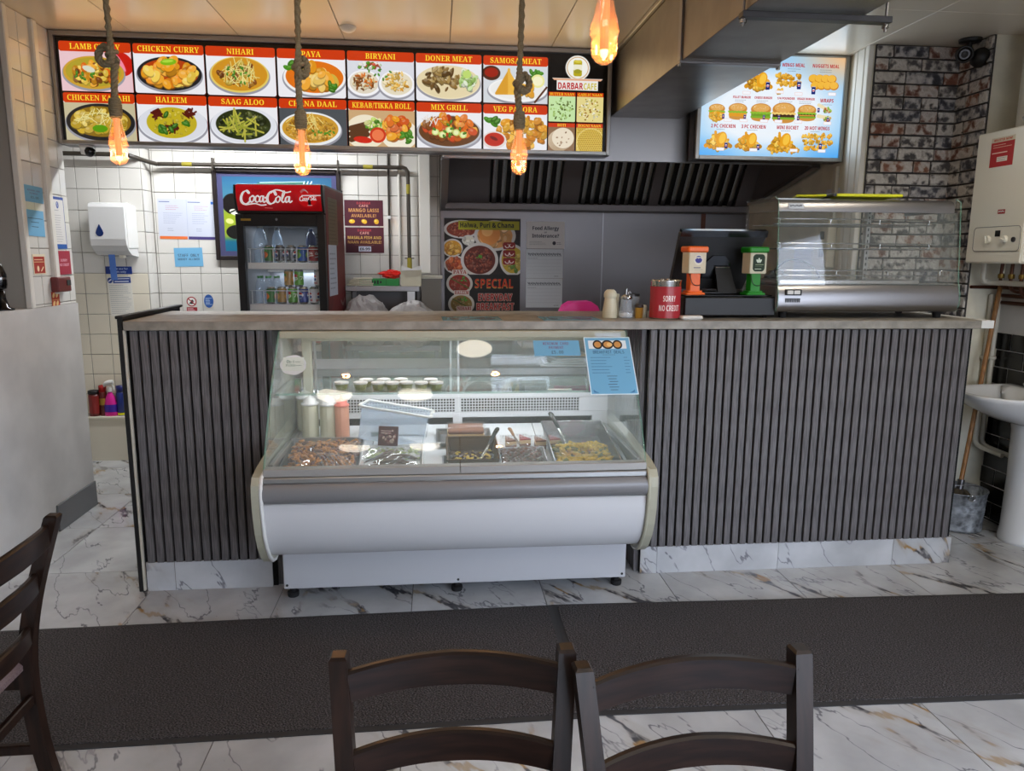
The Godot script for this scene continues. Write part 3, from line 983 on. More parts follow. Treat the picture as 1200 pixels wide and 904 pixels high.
func build_counter() -> void:
	var t := thing("shop_counter", "long shop counter clad in dark ribbed wooden slats with a pale marble kickboard", "counter")
	for side in 2:
		var x0 := -1.335 if side == 0 else 0.975
		var x1 := -0.75 if side == 0 else 2.585
		var c := mb()
		span(c, Vector3(x0, 0.0, -3.90), Vector3(x1, 1.2, -3.366))
		var body := obj("carcass", c, M.slat_back, t)
		slats(body, Vector3(x0 + (0.012 if side == 0 else 0.0), 0, -3.3659), Vector3.RIGHT, Vector3(0, 0, 1), x1 - x0 - (0.012 if side == 0 else 0.0), 0.139, 1.197)
		# returns that face the display
		if side == 0: slats(body, Vector3(x1, 0, -3.37), Vector3(0, 0, -1), Vector3(1, 0, 0), 0.5, 0.0, 1.197)
		else: slats(body, Vector3(x0, 0, -3.87), Vector3(0, 0, 1), Vector3(-1, 0, 0), 0.5, 0.0, 1.197)
		# kickboard in three lengths of marble-look tile
		var cuts := [x0 + 0.004, x0 + 0.13, x1 - 0.02] if side == 0 else [x0 + 0.0, x0 + 0.083, 1.675, 2.278, x1 + 0.005]
		for i in cuts.size() - 1:
			var k := mb()
			var r := Rect2(rng.randf() * 0.5, rng.randf() * 0.7, 0.42, 0.1)
			var w: float = cuts[i + 1] - cuts[i] - 0.002
			r.size.x *= w / 0.6
			plate(k, T((cuts[i] + cuts[i + 1]) / 2, 0.0695, -3.3599), w, 0.138, 0.009, r)
			obj("kick_tile", k, M.marble, body)
	var c := mb()
	# black end board with the raised lip that shows over the worktop
	span(c, Vector3(-1.366, 0.0, -4.09), Vector3(-1.346, 1.248, -3.345), 0.002)
	span(c, Vector3(-1.37, 1.248, -4.10), Vector3(-1.336, 1.262, -3.335), 0.003)
	obj("end_board", c, M.black, t)
	c = mb()
	span(c, Vector3(-1.3455, 0.005, -3.36), Vector3(-1.3355, 1.2, -3.342), 0.002)
	obj("edge_strip", c, M.pipe_white, t)
	c = mb()
	span(c, Vector3(-1.335, 1.2, -3.93), Vector3(2.60, 1.24, -3.325), 0.003)
	obj("worktop", c, M.worktop, t)
	c = mb()
	span(c, Vector3(2.60, 1.201, -3.93), Vector3(2.665, 1.239, -3.327), 0.002)
	obj("worktop_tape", c, M.white, t)

var GLASS := []      # (z, y) points of the curved front glass

func glass_profile() -> void:
	for i in 19:
		var t := i / 18.0
		GLASS.append([-2.905 - 0.506 * (0.52 * t + 0.27 * t * t), 0.690 + 0.506 * t])

func glass_z(y: float) -> float:
	for i in GLASS.size() - 1:
		if y <= GLASS[i + 1][1]: return lerpf(GLASS[i][0], GLASS[i + 1][0], (y - GLASS[i][1]) / (GLASS[i + 1][1] - GLASS[i][1]))
	return -3.305

func deck_y(z: float) -> float:
	return lerpf(0.575, 0.70, (-2.93 - z) / 0.69)

func build_display() -> void:
	glass_profile()
	var X0 := -0.683
	var X1 := 0.853
	var xm := 0.088
	var t := thing("serve_over_counter", "chilled serve-over display counter with curved glass front and white rounded body", "display counter")
	var st := mb()
	# plinth
	span(st, Vector3(-0.69, 0.055, -3.85), Vector3(0.862, 0.40, -3.2), 0.003)
	obj("plinth", st, M.enamel_base, t)
	st = mb()
	for x in [-0.66, 0.08, 0.832]:
		lathe(st, Vector3(x, 0, -3.25), [Vector2(0, 0), Vector2(0.024, 0), Vector2(0.026, 0.008), Vector2(0.026, 0.022), Vector2(0.014, 0.026), Vector2(0.014, 0.056), Vector2(0, 0.056)], 16, Basis.IDENTITY, true)
		if x == -0.66 or x == 0.08: pass
		obj("foot", st, M.rubber, t)
		st = mb()
	for x in [-0.676, 0.085, 0.846]:
		st = mb()
		lathe(st, Vector3(x, 0.072, -3.2), [Vector2(0, 0.004), Vector2(0.005, 0.003), Vector2(0.006, 0)], 10, turn_to(Vector3(0, 0, 1)))
		obj("screw", st, M.black, t)
	# curved front panel
	var prof := []
	for i in 15:
		var a := PI * 0.5 * i / 14.0
		prof.append(Vector2(-3.06 + 0.185 * sin(a) * 1.0, 0.55 - 0.265 * cos(a)))
	prof.append(Vector2(-2.872, 0.557))
	st = mb()
	sheet(st, prof, X0, X1, 0.02)
	var fp := obj("front_panel", st, M.enamel, t)
	st = mb()
	span(st, Vector3(X0, 0.276, -3.20), Vector3(X1, 0.289, -3.055), 0.003)
	obj("lower_trim", st, M.white, fp)
	# rounded bumper
	prof = []
	for i in 11:
		var a := -PI * 0.5 + PI * i / 10.0
		prof.append(Vector2(-2.885 + 0.028 * cos(a), 0.5985 + 0.0405 * sin(a)))
	st = mb()
	sheet(st, prof, X0, X1, 0.01)
	obj("bumper", st, M.bumper, t)
	st = mb()
	span(st, Vector3(X0, 0.64, -2.95), Vector3(X1, 0.663, -2.882), 0.003)
	obj("bumper_ledge", st, M.alu, t)
	for k in 2:
		st = mb()
		span(st, Vector3(X0 if k == 0 else xm + 0.001, 0.664, -2.94), Vector3(xm - 0.001 if k == 0 else X1, 0.695, -2.893), 0.002)
		obj("glass_rail", st, M.rail_grey, t)
	# moulded end caps
	for s in 2:
		var x := X0 - 0.042 if s == 0 else X1 + 0.002
		var o := PackedVector2Array()
		for q in [[-3.30, 0.72], [-2.96, 0.685], [-2.885, 0.668], [-2.862, 0.64], [-2.858, 0.60], [-2.862, 0.548], [-2.868, 0.50], [-2.885, 0.43], [-2.915, 0.365], [-2.96, 0.305], [-3.01, 0.268], [-3.06, 0.255], [-3.12, 0.262], [-3.18, 0.30], [-3.3, 0.34], [-3.85, 0.34], [-3.85, 0.74]]:
			o.append(Vector2(-q[0], q[1]))
		st = mb()
		prism(st, o, 0.04, Transform3D(Basis(Vector3(0, 0, -1), Vector3.UP, Vector3(1, 0, 0)), Vector3(x, 0, 0)))
		var cap := obj("end_cap", st, M.cap_plastic, t)
		# proud rim round the cap
		var rim := []
		for q in [[-2.96, 0.678], [-2.888, 0.664], [-2.866, 0.638], [-2.862, 0.60], [-2.866, 0.548], [-2.872, 0.50], [-2.889, 0.43], [-2.919, 0.367], [-2.964, 0.308], [-3.012, 0.272], [-3.06, 0.26], [-3.11, 0.265]]:
			rim.append(Vector3(x + (0.036 if s == 0 else 0.004), q[1], q[0]))
		st = mb()
		tube(st, rim, 0.008, 8)
		obj("rim", st, M.white if s == 0 else M.cap_plastic, cap)
	# tub: floor deck of white plates, back duct, perforated plenum
	st = mb()
	span(st, Vector3(X0, 0.40, -3.72), Vector3(X1, 0.555, -2.96))
	obj("tub", st, M.enamel, t)
	var ds := [X0 + 0.002, -0.30, 0.088, 0.47, X1 - 0.002]
	for i in 4:
		st = mb()
		var a := -2.945
		var b := -3.625
		quad(st, Vector3(ds[i], deck_y(a), a), Vector3(ds[i + 1] - 0.003, deck_y(a), a), Vector3(ds[i + 1] - 0.003, deck_y(b), b), Vector3(ds[i], deck_y(b), b))
		quad(st, Vector3(ds[i], deck_y(a) - 0.012, a), Vector3(ds[i + 1] - 0.003, deck_y(a) - 0.012, a), Vector3(ds[i + 1] - 0.003, deck_y(a), a), Vector3(ds[i], deck_y(a), a))
		obj("deck_plate", st, M.deck, t)
	st = mb()
	span(st, Vector3(X0, 0.66, -3.74), Vector3(X1, 0.735, -3.70))
	obj("air_slot", st, M.steel_dark, t)
	for q in [[0.075, 0.12], [0.775, X1], [X0, X0 + 0.05]]:
		st = mb()
		span(st, Vector3(q[0], 0.69, -3.66), Vector3(q[1], 0.74, -3.62))
		obj("slot_post", st, M.enamel, t)
	perforated(t)
	# inner end walls of glass, curved front glass in two panes, shelf
	for k in 2:
		st = mb()
		var p := []
		for q in GLASS: p.append(Vector2(q[0], q[1]))
		sheet(st, p, (X0 if k == 0 else xm + 0.0015), (xm - 0.0015 if k == 0 else X1), 0.005)
		obj("glass_pane", st, M.glass, t)
	for s in 2:
		var o := PackedVector2Array()
		for q in GLASS: o.append(Vector2(-q[0] + 0.008, q[1]))
		o.append(Vector2(3.70, 1.196)); o.append(Vector2(3.70, 0.70))
		st = mb()
		prism(st, o, 0.006, Transform3D(Basis(Vector3(0, 0, -1), Vector3.UP, Vector3(1, 0, 0)), Vector3(X0 + 0.001 if s == 0 else X1 - 0.007, 0, 0)))
		obj("end_glass", st, M.glass, t)
		st = mb()
		var edge := []
		for q in GLASS: edge.append(Vector3(X0 + 0.001 if s == 0 else X1 - 0.001, q[1], q[0] + 0.001))
		tube(st, edge, 0.0028, 6)
		obj("glass_edge", st, M.glass_green, t)
		st = mb()
		span(st, Vector3(X0 + 0.008 if s == 0 else X1 - 0.028, 0.675, -3.62), Vector3(X0 + 0.028 if s == 0 else X1 - 0.008, 0.70, -2.95), 0.003)
		obj("side_rail", st, M.alu, t)
		st = mb()
		span(st, Vector3(X0 + 0.03 if s == 0 else X1 - 0.075, 0.735, -3.70), Vector3(X0 + 0.075 if s == 0 else X1 - 0.03, 1.17, -3.66), 0.004)
		obj("rear_post", st, M.cap_plastic, t)
	st = mb()
	span(st, Vector3(X0 + 0.012, 0.950, -3.50), Vector3(X1 - 0.012, 0.958, -3.115), 0.001)
	obj("glass_shelf", st, M.glass, t)
	st = mb()
	span(st, Vector3(X0 + 0.012, 0.9495, -3.1148), Vector3(X1 - 0.012, 0.9585, -3.1125))
	obj("shelf_edge", st, M.glass_green, t)
	for s in 2:
		st = mb()
		span(st, Vector3(X0 + 0.007 if s == 0 else X1 - 0.02, 0.935, -3.50), Vector3(X0 + 0.02 if s == 0 else X1 - 0.007, 0.9495, -3.13), 0.002)
		obj("shelf_bracket", st, M.alu, t)
	# canopy strip under the worktop, rear sliding doors
	st = mb()
	span(st, Vector3(X0, 1.165, -3.71), Vector3(X1, 1.197, -3.31), 0.004)
	obj("canopy", st, M.cap_plastic, t)
	st = mb()
	span(st, Vector3(0.71, 1.166, -3.309), Vector3(0.83, 1.186, -3.307))
	obj("maker_plate", st, M.alu, t)
	for k in 2:
		st = mb()
		var xa := X0 + 0.08 if k == 0 else 0.06
		var xb := 0.11 if k == 0 else X1 - 0.08
		span(st, Vector3(xa, 0.86, -3.702 - 0.014 * k), Vector3(xb, 1.165, -3.698 - 0.014 * k))
		var door := obj("sliding_door", st, M.glass, t)
		for x in [xa, xb - 0.012]:
			st = mb()
			span(st, Vector3(x, 0.86, -3.705 - 0.014 * k), Vector3(x + 0.012, 1.165, -3.695 - 0.014 * k), 0.001)
			obj("door_edge", st, M.alu, door)
	# the case's own light tube, tucked up under the canopy behind its front lip
	var em := mat(Color(0.9, 0.9, 0.9), 0.5)
	em.emission_enabled = true
	em.emission = Color(0.95, 0.98, 1.0)
	em.emission_energy_multiplier = 1.5
	st = mb()
	cyl(st, Vector3(X0 + 0.12, 1.155, -3.40), Vector3(X1 - 0.12, 1.155, -3.40), 0.008, 10)
	obj("light_tube", st, em, t)
	st = mb()
	span(st, Vector3(X0 + 0.1, 1.145, -3.392), Vector3(X1 - 0.1, 1.165, -3.386), 0.001)
	obj("light_shade", st, M.cap_plastic, t)
	area_lamp("display_light", Vector3(0.085, 1.14, -3.42), Vector2(1.25, 0.03), Color(0.95, 0.98, 1.0), 0.55, Vector3(-PI / 2, 0, 0))

func perforated(t: Node3D) -> void:
	var st := mb()
	span(st, Vector3(-0.683, 0.832, -3.66), Vector3(0.853, 0.86, -3.62), 0.003)
	span(st, Vector3(-0.683, 0.735, -3.66), Vector3(0.853, 0.762, -3.62), 0.003)
	span(st, Vector3(0.708, 0.762, -3.66), Vector3(0.853, 0.832, -3.62))
	span(st, Vector3(-0.683, 0.762, -3.66), Vector3(-0.452, 0.832, -3.62))
	span(st, Vector3(0.085, 0.762, -3.66), Vector3(0.113, 0.832, -3.62))
	var body := obj("plenum", st, M.enamel, t)
	st = mb()
	for seg in [[-0.452, 0.085], [0.113, 0.708]]:
		var n := int((seg[1] - seg[0]) / 0.0143)
		for i in n + 1:
			var x: float = lerpf(seg[0], seg[1], float(i) / n)
			span(st, Vector3(x - 0.0024, 0.762, -3.626), Vector3(x + 0.0024, 0.832, -3.6205))
		for j in 6:
			var y := 0.762 + j * 0.014
			span(st, Vector3(seg[0], y - 0.0021, -3.626), Vector3(seg[1], y + 0.0021, -3.6205))
	stuff(obj("grille", st, M.enamel, body))
	st = mb()
	span(st, Vector3(-0.46, 0.755, -3.659), Vector3(0.71, 0.838, -3.65))
	obj("duct_back", st, M.black, body)

# ---------------------------------------------------------------- prints
var C := {}      # name -> uv rectangle
const HEAD := Color(0.80, 0.22, 0.04)
const GOLD := Color(1.0, 0.88, 0.22)

func food_panel(title: String, paint: Callable) -> void:
	var w := 244
	var h := 168
	var r := cell(glow, w, h)
	rrect(glow, r, 0, 0, w, h, 8, Color(0.93, 0.93, 0.95))
	var b := Rect2i(r.position.x, r.position.y + 34, w, h - 34)
	paint.call(b)
	rrect(glow, r, 0, 0, w, 34, 8, HEAD)
	text(glow, r, title, w / 2.0, 26, 25, GOLD, "slab", w - 26)
	C[title] = uvr(glow, r)

func dish(b: Rect2i, rim: Color, inner: Color, cx := 122.0, cy := 68.0, rx := 98.0, ry := 60.0, lip := 9.0) -> void:
	oval(glow, b, cx, cy + 5, rx + 4, ry + 3, Color(0.6, 0.6, 0.64))
	oval(glow, b, cx, cy, rx, ry, rim)
	oval(glow, b, cx, cy - 2, rx - lip, ry - lip * 0.8, inner)

func paint_menu() -> void:
	var o1 := Color(0.93, 0.62, 0.12)
	var o2 := Color(0.86, 0.40, 0.07)
	var y1 := Color(0.95, 0.80, 0.30)
	var br := Color(0.50, 0.27, 0.08)
	var gr := Color(0.33, 0.58, 0.12)
	var bk := Color(0.13, 0.13, 0.14)
	food_panel("LAMB CURRY", func(b: Rect2i):
		fillr(glow, b, Color(0.92, 0.78, 0.80))
		oval(glow, b, 205, 38, 46, 40, Color(0.78, 0.10, 0.06), 0.5)
		oval(glow, b, 205, 34, 8, 34, Color(0.95, 0.55, 0.65), -0.5)
		dish(b, Color(0.80, 0.62, 0.20), Color(0.70, 0.62, 0.18), 112, 70, 104, 56)
		chunks(glow, b, 112, 74, 86, 40, [o1, o2, br, y1], 60, 8, 16)
		leaves(glow, b, 80, 80, 50, 30, 8, 8)
		oval(glow, b, 96, 58, 22, 10, Color(0.85, 0.86, 0.78), 0.3))
	food_panel("CHICKEN CURRY", func(b: Rect2i):
		dish(b, bk, Color(0.70, 0.25, 0.05), 122, 66, 112, 58, 12)
		chunks(glow, b, 122, 62, 92, 44, [o1, o1, y1, Color(0.95, 0.55, 0.10)], 60, 13, 24)
		oval(glow, b, 120, 26, 28, 11, Color(0.50, 0.72, 0.10), -0.1)
		oval(glow, b, 118, 23, 20, 5, Color(0.68, 0.85, 0.25), -0.1))
	food_panel("NIHARI", func(b: Rect2i):
		dish(b, Color(0.90, 0.80, 0.40), Color(0.82, 0.58, 0.14), 116, 62, 104, 62, 6)
		chunks(glow, b, 116, 60, 80, 44, [Color(0.72, 0.50, 0.18), br, y1], 45, 6, 14)
		strips(glow, b, 116, 56, 80, 40, [Color(0.96, 0.92, 0.60), Color(0.92, 0.85, 0.5)], 46, 24, 60, 2.6)
		leaves(glow, b, 116, 60, 80, 45, 14, 6))
	food_panel("PAYA", func(b: Rect2i):
		dish(b, Color(0.95, 0.95, 0.95), Color(0.88, 0.45, 0.08), 132, 64, 112, 62, 8)
		chunks(glow, b, 140, 62, 84, 44, [y1, Color(0.93, 0.78, 0.40), o1], 24, 16, 30)
		leaves(glow, b, 40, 24, 26, 18, 5, 14); leaves(glow, b, 190, 96, 30, 16, 5, 13))
	food_panel("BIRYANI", func(b: Rect2i):
		fillr(glow, b, Color(0.86, 0.87, 0.90))
		dish(b, Color(0.96, 0.96, 0.97), Color(0.88, 0.84, 0.76), 60, 78, 62, 46); dish(b, Color(0.96, 0.96, 0.97), Color(0.9, 0.86, 0.76), 180, 78, 66, 48)
		chunks(glow, b, 60, 72, 46, 30, [Color(0.90, 0.78, 0.52), o2, br, Color(0.95, 0.90, 0.75)], 90, 4, 10, 0.4)
		chunks(glow, b, 180, 68, 50, 34, [Color(0.93, 0.75, 0.35), o1, Color(0.95, 0.88, 0.7)], 90, 4, 10, 0.4)
		chunks(glow, b, 80, 16, 50, 12, [gr, Color(0.8, 0.3, 0.2), Color(0.9, 0.9, 0.85)], 30, 4, 9); leaves(glow, b, 120, 50, 90, 30, 8, 6))
	food_panel("DONER MEAT", func(b: Rect2i):
		dish(b, Color(0.93, 0.88, 0.74), Color(0.90, 0.84, 0.68), 120, 66, 118, 60, 3)
		chunks(glow, b, 96, 56, 66, 42, [Color(0.55, 0.42, 0.20), Color(0.66, 0.54, 0.30), Color(0.42, 0.30, 0.14)], 60, 9, 18, 0.4)
		chunks(glow, b, 194, 54, 32, 36, [Color(0.62, 0.78, 0.40), Color(0.78, 0.88, 0.62), Color(0.88, 0.92, 0.82)], 40, 7, 13, 0.6)
		oval(glow, b, 190, 36, 16, 14, Color(0.75, 0.86, 0.45)))
	food_panel("SAMOSA MEAT", func(b: Rect2i):
		fillr(glow, b, Color(0.84, 0.86, 0.88))
		oval(glow, b, 30, 28, 34, 26, Color(0.30, 0.16, 0.10)); oval(glow, b, 30, 26, 26, 17, Color(0.62, 0.13, 0.05))
		dish(b, Color(0.96, 0.96, 0.96), Color(0.93, 0.93, 0.92), 130, 86, 112, 44)
		leaves(glow, b, 190, 30, 40, 20, 14, 12); oval(glow, b, 206, 52, 26, 24, Color(0.93, 0.92, 0.62)); oval(glow, b, 206, 52, 19, 17, Color(0.97, 0.96, 0.80))
		for k in 26:
			bar(glow, b, 96, 14 + k * 3.4, 96 - k * 1.9, 20 + k * 3.2, 9, Color(0.86, 0.62, 0.18)); bar(glow, b, 96, 14 + k * 3.4, 96 + k * 2.0, 24 + k * 3.0, 9, Color(0.93, 0.72, 0.28))
		chunks(glow, b, 168, 82, 36, 18, [Color(0.86, 0.60, 0.15), Color(0.93, 0.70, 0.22)], 16, 12, 18)
		bar(glow, b, 196, 128, 240, 74, 7, Color(0.35, 0.20, 0.12)))
	food_panel("CHICKEN KARAHI", func(b: Rect2i):
		fillr(glow, b, Color(0.78, 0.74, 0.60))
		dish(b, bk, Color(0.55, 0.42, 0.10), 122, 66, 118, 64, 14)
		chunks(glow, b, 120, 66, 94, 46, [Color(0.82, 0.68, 0.20), Color(0.74, 0.60, 0.16), Color(0.90, 0.78, 0.34)], 66, 10, 20)
		strips(glow, b, 116, 48, 80, 30, [Color(0.95, 0.90, 0.60)], 24, 24, 50, 2.6)
		oval(glow, b, 118, 88, 26, 13, Color(0.35, 0.60, 0.06)))
	food_panel("HALEEM", func(b: Rect2i):
		dish(b, Color(0.90, 0.91, 0.94), Color(0.86, 0.87, 0.9), 122, 66, 120, 66, 3)
		oval(glow, b, 118, 62, 88, 54, Color(0.76, 0.68, 0.14))
		chunks(glow, b, 118, 62, 80, 48, [Color(0.80, 0.72, 0.2), Color(0.70, 0.62, 0.1)], 50, 3, 7)
		for q in [[66, 30], [180, 28], [118, 80]]: strips(glow, b, q[0], q[1], 20, 14, [Color(0.35, 0.10, 0.06)], 16, 14, 28, 5)
		leaves(glow, b, 118, 66, 84, 54, 9, 14, Color(0.24, 0.48, 0.10)))
	food_panel("SAAG ALOO", func(b: Rect2i):
		dish(b, Color(0.92, 0.93, 0.95), Color(0.88, 0.89, 0.92), 122, 66, 118, 66, 3)
		oval(glow, b, 120, 62, 98, 54, Color(0.17, 0.20, 0.08))
		chunks(glow, b, 120, 62, 90, 48, [Color(0.20, 0.24, 0.09), Color(0.13, 0.16, 0.06), Color(0.30, 0.33, 0.12)], 90, 5, 12)
		strips(glow, b, 120, 62, 86, 44, [Color(0.72, 0.70, 0.28), Color(0.60, 0.62, 0.20)], 26, 28, 62, 6))
	food_panel("CHANA DAAL", func(b: Rect2i):
		fillr(glow, b, Color(0.30, 0.32, 0.34))
		dish(b, Color(0.92, 0.93, 0.94), Color(0.8, 0.6, 0.2), 110, 72, 112, 60, 10)
		chunks(glow, b, 112, 72, 94, 46, [Color(0.80, 0.58, 0.16), Color(0.72, 0.48, 0.10), Color(0.88, 0.68, 0.26)], 190, 4, 8)
		strips(glow, b, 90, 50, 80, 26, [Color(0.93, 0.84, 0.5)], 20, 24, 54, 3); leaves(glow, b, 160, 80, 60, 30, 9, 6))
	food_panel("KEBAB/TIKKA ROLL", func(b: Rect2i):
		fillr(glow, b, Color(0.80, 0.66, 0.48))
		oval(glow, b, 60, 78, 74, 62, Color(0.94, 0.90, 0.80)); oval(glow, b, 186, 84, 70, 56, Color(0.95, 0.92, 0.84))
		for k in 3: bar(glow, b, 8, 66 + k * 20, 66, 50 + k * 18, 20, Color(0.36, 0.22, 0.12))
		chunks(glow, b, 104, 52, 44, 22, [gr, Color(0.75, 0.85, 0.4), Color(0.9, 0.9, 0.6)], 40, 6, 12)
		chunks(glow, b, 176, 60, 50, 40, [o2, o1, Color(0.80, 0.30, 0.06)], 34, 12, 22); leaves(glow, b, 214, 90, 22, 30, 12, 12)
		oval(glow, b, 106, 88, 30, 28, Color(0.80, 0.22, 0.10)); oval(glow, b, 106, 88, 22, 20, Color(0.93, 0.48, 0.30))
		oval(glow, b, 50, 106, 34, 12, Color(0.80, 0.16, 0.08), 0.1))
	food_panel("MIX GRILL", func(b: Rect2i):
		dish(b, Color(0.75, 0.76, 0.78), Color(0.4, 0.25, 0.12), 122, 70, 120, 60, 6)
		chunks(glow, b, 122, 56, 108, 46, [o2, o1, Color(0.78, 0.24, 0.06), br, Color(0.86, 0.50, 0.14)], 90, 10, 20)
		for k in 5: oval(glow, b, 70 + k * 26, 72 + sin(k * 2.1) * 10, 14, 12, Color(0.80, 0.86, 0.50)); oval(glow, b, 70 + k * 26, 72 + sin(k * 2.1) * 10, 9, 8, Color(0.92, 0.94, 0.72))
		leaves(glow, b, 122, 60, 110, 40, 10, 8); strips(glow, b, 60, 30, 40, 12, [Color(0.95, 0.92, 0.9)], 12, 16, 30, 3))
	food_panel("VEG PAKORA", func(b: Rect2i):
		chunks(glow, b, 150, 66, 100, 64, [Color(0.88, 0.58, 0.10), Color(0.80, 0.48, 0.06), Color(0.95, 0.70, 0.20)], 110, 9, 18)
		leaves(glow, b, 34, 30, 36, 14, 6, 16)
		oval(glow, b, 42, 96, 46, 32, Color(0.90, 0.86, 0.84)); oval(glow, b, 42, 94, 38, 25, Color(0.74, 0.16, 0.05)); oval(glow, b, 40, 90, 16, 6, Color(0.45, 0.1, 0.04), 0.4))
	# small bread panels
	for q in [["BUTTER NAAN", Color(0.78, 0.90, 0.66), [Color(0.60, 0.75, 0.35), Color(0.35, 0.42, 0.15)]], ["GARLIC NAAN", Color(0.90, 0.84, 0.56), [Color(0.62, 0.42, 0.12), Color(0.75, 0.70, 0.25), Color(0.97, 0.95, 0.82)]],
			["ROTI", Color(0.55, 0.42, 0.30), []], ["ROGNI NAAN", Color(0.86, 0.74, 0.32), []]]:
		var w := 108
		var h := 122
		var r := cell(glow, w, h)
		rrect(glow, r, 0, 0, w, h, 4, q[1])
		if q[0] == "ROTI":
			for k in 6: oval(glow, r, 44 + k * 3, 74 - k * 2, 46, 44, Color(0.72, 0.62, 0.50)); oval(glow, r, 45 + k * 3, 72 - k * 2, 45, 43, Color(0.92, 0.87, 0.78))
			chunks(glow, r, 60, 64, 34, 34, [Color(0.62, 0.48, 0.35)], 12, 2, 4)
		elif q[0] == "ROGNI NAAN":
			for k in 14:
				for j in 14: oval(glow, r, 8 + k * 8 + (j % 2) * 4, 22 + j * 8, 3.4, 2.2, Color(0.66, 0.52, 0.12), 0.6)
			for k in 30: bar(glow, r, 60 + cos(k * 0.21) * 58, 80 + sin(k * 0.21) * 60, 60 + cos(k * 0.21 + 0.2) * 58, 80 + sin(k * 0.21 + 0.2) * 60, 6, Color(0.93, 0.85, 0.55), 0.5)
		else:
			chunks(glow, r, 54, 70, 50, 50, q[2], 70, 1.5, 5)
		fillr(glow, Rect2i(r.position, Vector2i(w, 17)), HEAD)
		text(glow, r, q[0], w / 2.0, 14, 14, GOLD, "slab", w - 8)
		C[q[0]] = uvr(glow, r)
	# the cafe's roundel and name
	var r := cell(glow, 220, 150)
	fillr(glow, r, Color(0.035, 0.03, 0.03))
	oval(glow, r, 110, 52, 52, 51, Color(0.92, 0.91, 0.88)); oval(glow, r, 110, 52, 46, 45, Color(0.80, 0.62, 0.40)); oval(glow, r, 110, 52, 43, 42, Color(0.95, 0.95, 0.92))
	rrect(glow, r, 92, 20, 128, 86, 8, Color(0.72, 0.66, 0.12)); rrect(glow, r, 92, 38, 128, 62, 3, Color(0.93, 0.92, 0.82)); oval(glow, r, 110, 66, 15, 9, Color(0.62, 0.60, 0.16)); oval(glow, r, 110, 26, 16, 5, Color(0.86, 0.80, 0.30))
	for k in 8: bar(glow, r, 4 + k, 96 + k, 216 - k, 96 + k, 2, Color(0.88, 0.66, 0.52) if k > 1 else Color(0.95, 0.9, 0.85))
	fillr(glow, Rect2i(r.position + Vector2i(22, 104), Vector2i(176, 40)), Color(0.93, 0.92, 0.90))
	text(glow, r, "DARBAR", 26, 140, 38, Color(0.72, 0.06, 0.08), "bold", 108, -1)
	text(glow, r, "CAFE", 194, 140, 38, Color(0.80, 0.74, 0.24), "bold", 58, 1)
	C["logo"] = uvr(glow, r)

func chicken(r: Rect2i, x: float, y: float, s: float) -> void:
	for k in 7:
		var q := (k - 3) / 3.0
		bar(glow, r, x + q * s * 0.3, y, x + q * s * 0.62, y + s * (0.34 - 0.14 * absf(q)), s * 0.2, Color(0.90, 0.62, 0.08).darkened(rng.randf() * 0.2))
	chunks(glow, r, x, y, s * 0.52, s * 0.34, [Color(0.95, 0.70, 0.12), Color(0.90, 0.60, 0.08), Color(0.98, 0.80, 0.28)], 60, s * 0.08, s * 0.16)
	oval(glow, r, x + s * 0.16, y - s * 0.12, s * 0.26, s * 0.36, Color(0.92, 0.64, 0.10), 0.3)
	oval(glow, r, x + s * 0.20, y - s * 0.16, s * 0.16, s * 0.26, Color(0.98, 0.78, 0.26), 0.3)
	bar(glow, r, x - s * 0.16, y - s * 0.46, x - s * 0.12, y - s * 0.2, s * 0.13, Color(0.90, 0.62, 0.10))

func burger(r: Rect2i, x: float, y: float, w: float, kind: int) -> void:
	oval(glow, r, x, y - w * 0.17, w * 0.5, w * 0.28, Color(0.80, 0.54, 0.22))
	oval(glow, r, x, y - w * 0.23, w * 0.42, w * 0.18, Color(0.90, 0.68, 0.36))
	for k in 14: oval(glow, r, x + rng.randf_range(-0.36, 0.36) * w, y - w * rng.randf_range(0.18, 0.36), 2, 1.4, Color(0.97, 0.92, 0.78))
	oval(glow, r, x, y + w * 0.25, w * 0.46, w * 0.14, Color(0.82, 0.58, 0.26))
	rrect(glow, r, x - w * 0.48, y - w * 0.02, x + w * 0.48, y + w * 0.22, 5, [Color(0.86, 0.56, 0.10), Color(0.90, 0.62, 0.14), Color(0.45, 0.62, 0.14), Color(0.26, 0.16, 0.10), Color(0.32, 0.20, 0.12)][kind])
	for k in 12: oval(glow, r, x + (k - 5.5) * w * 0.085, y - w * 0.02 + (k % 2) * 3, w * 0.06, w * 0.05, Color(0.55, 0.75, 0.20) if kind != 3 else Color(0.95, 0.80, 0.45))
	if kind >= 2:
		for k in 12: oval(glow, r, x + (k - 5.5) * w * 0.082, y + w * 0.19, w * 0.055, w * 0.05, Color(0.50, 0.70, 0.18))
	if kind == 4: rrect(glow, r, x - w * 0.42, y + w * 0.08, x + w * 0.42, y + w * 0.13, 2, Color(0.92, 0.62, 0.25))

func tin_can(r: Rect2i, x: float, y: float, h: float) -> void:
	rrect(glow, r, x - h * 0.27, y - h * 0.5, x + h * 0.27, y + h * 0.5, 3, Color(0.06, 0.13, 0.45))
	oval(glow, r, x, y, h * 0.18, h * 0.18, Color(0.93, 0.93, 0.95))
	rrect(glow, r, x - h * 0.17, y - 1, x + h * 0.17, y + h * 0.1, 2, Color(0.80, 0.14, 0.2))
	rrect(glow, r, x - h * 0.25, y - h * 0.5, x + h * 0.25, y - h * 0.42, 1, Color(0.75, 0.76, 0.8))

func price_box(r: Rect2i, x: float, y: float) -> void:
	rrect(glow, r, x - 24, y - 9, x + 24, y + 9, 4, Color(0.95, 0.80, 0.78))
	rrect(glow, r, x - 22, y - 7, x + 22, y + 7, 3, Color(0.97, 0.98, 1.0))

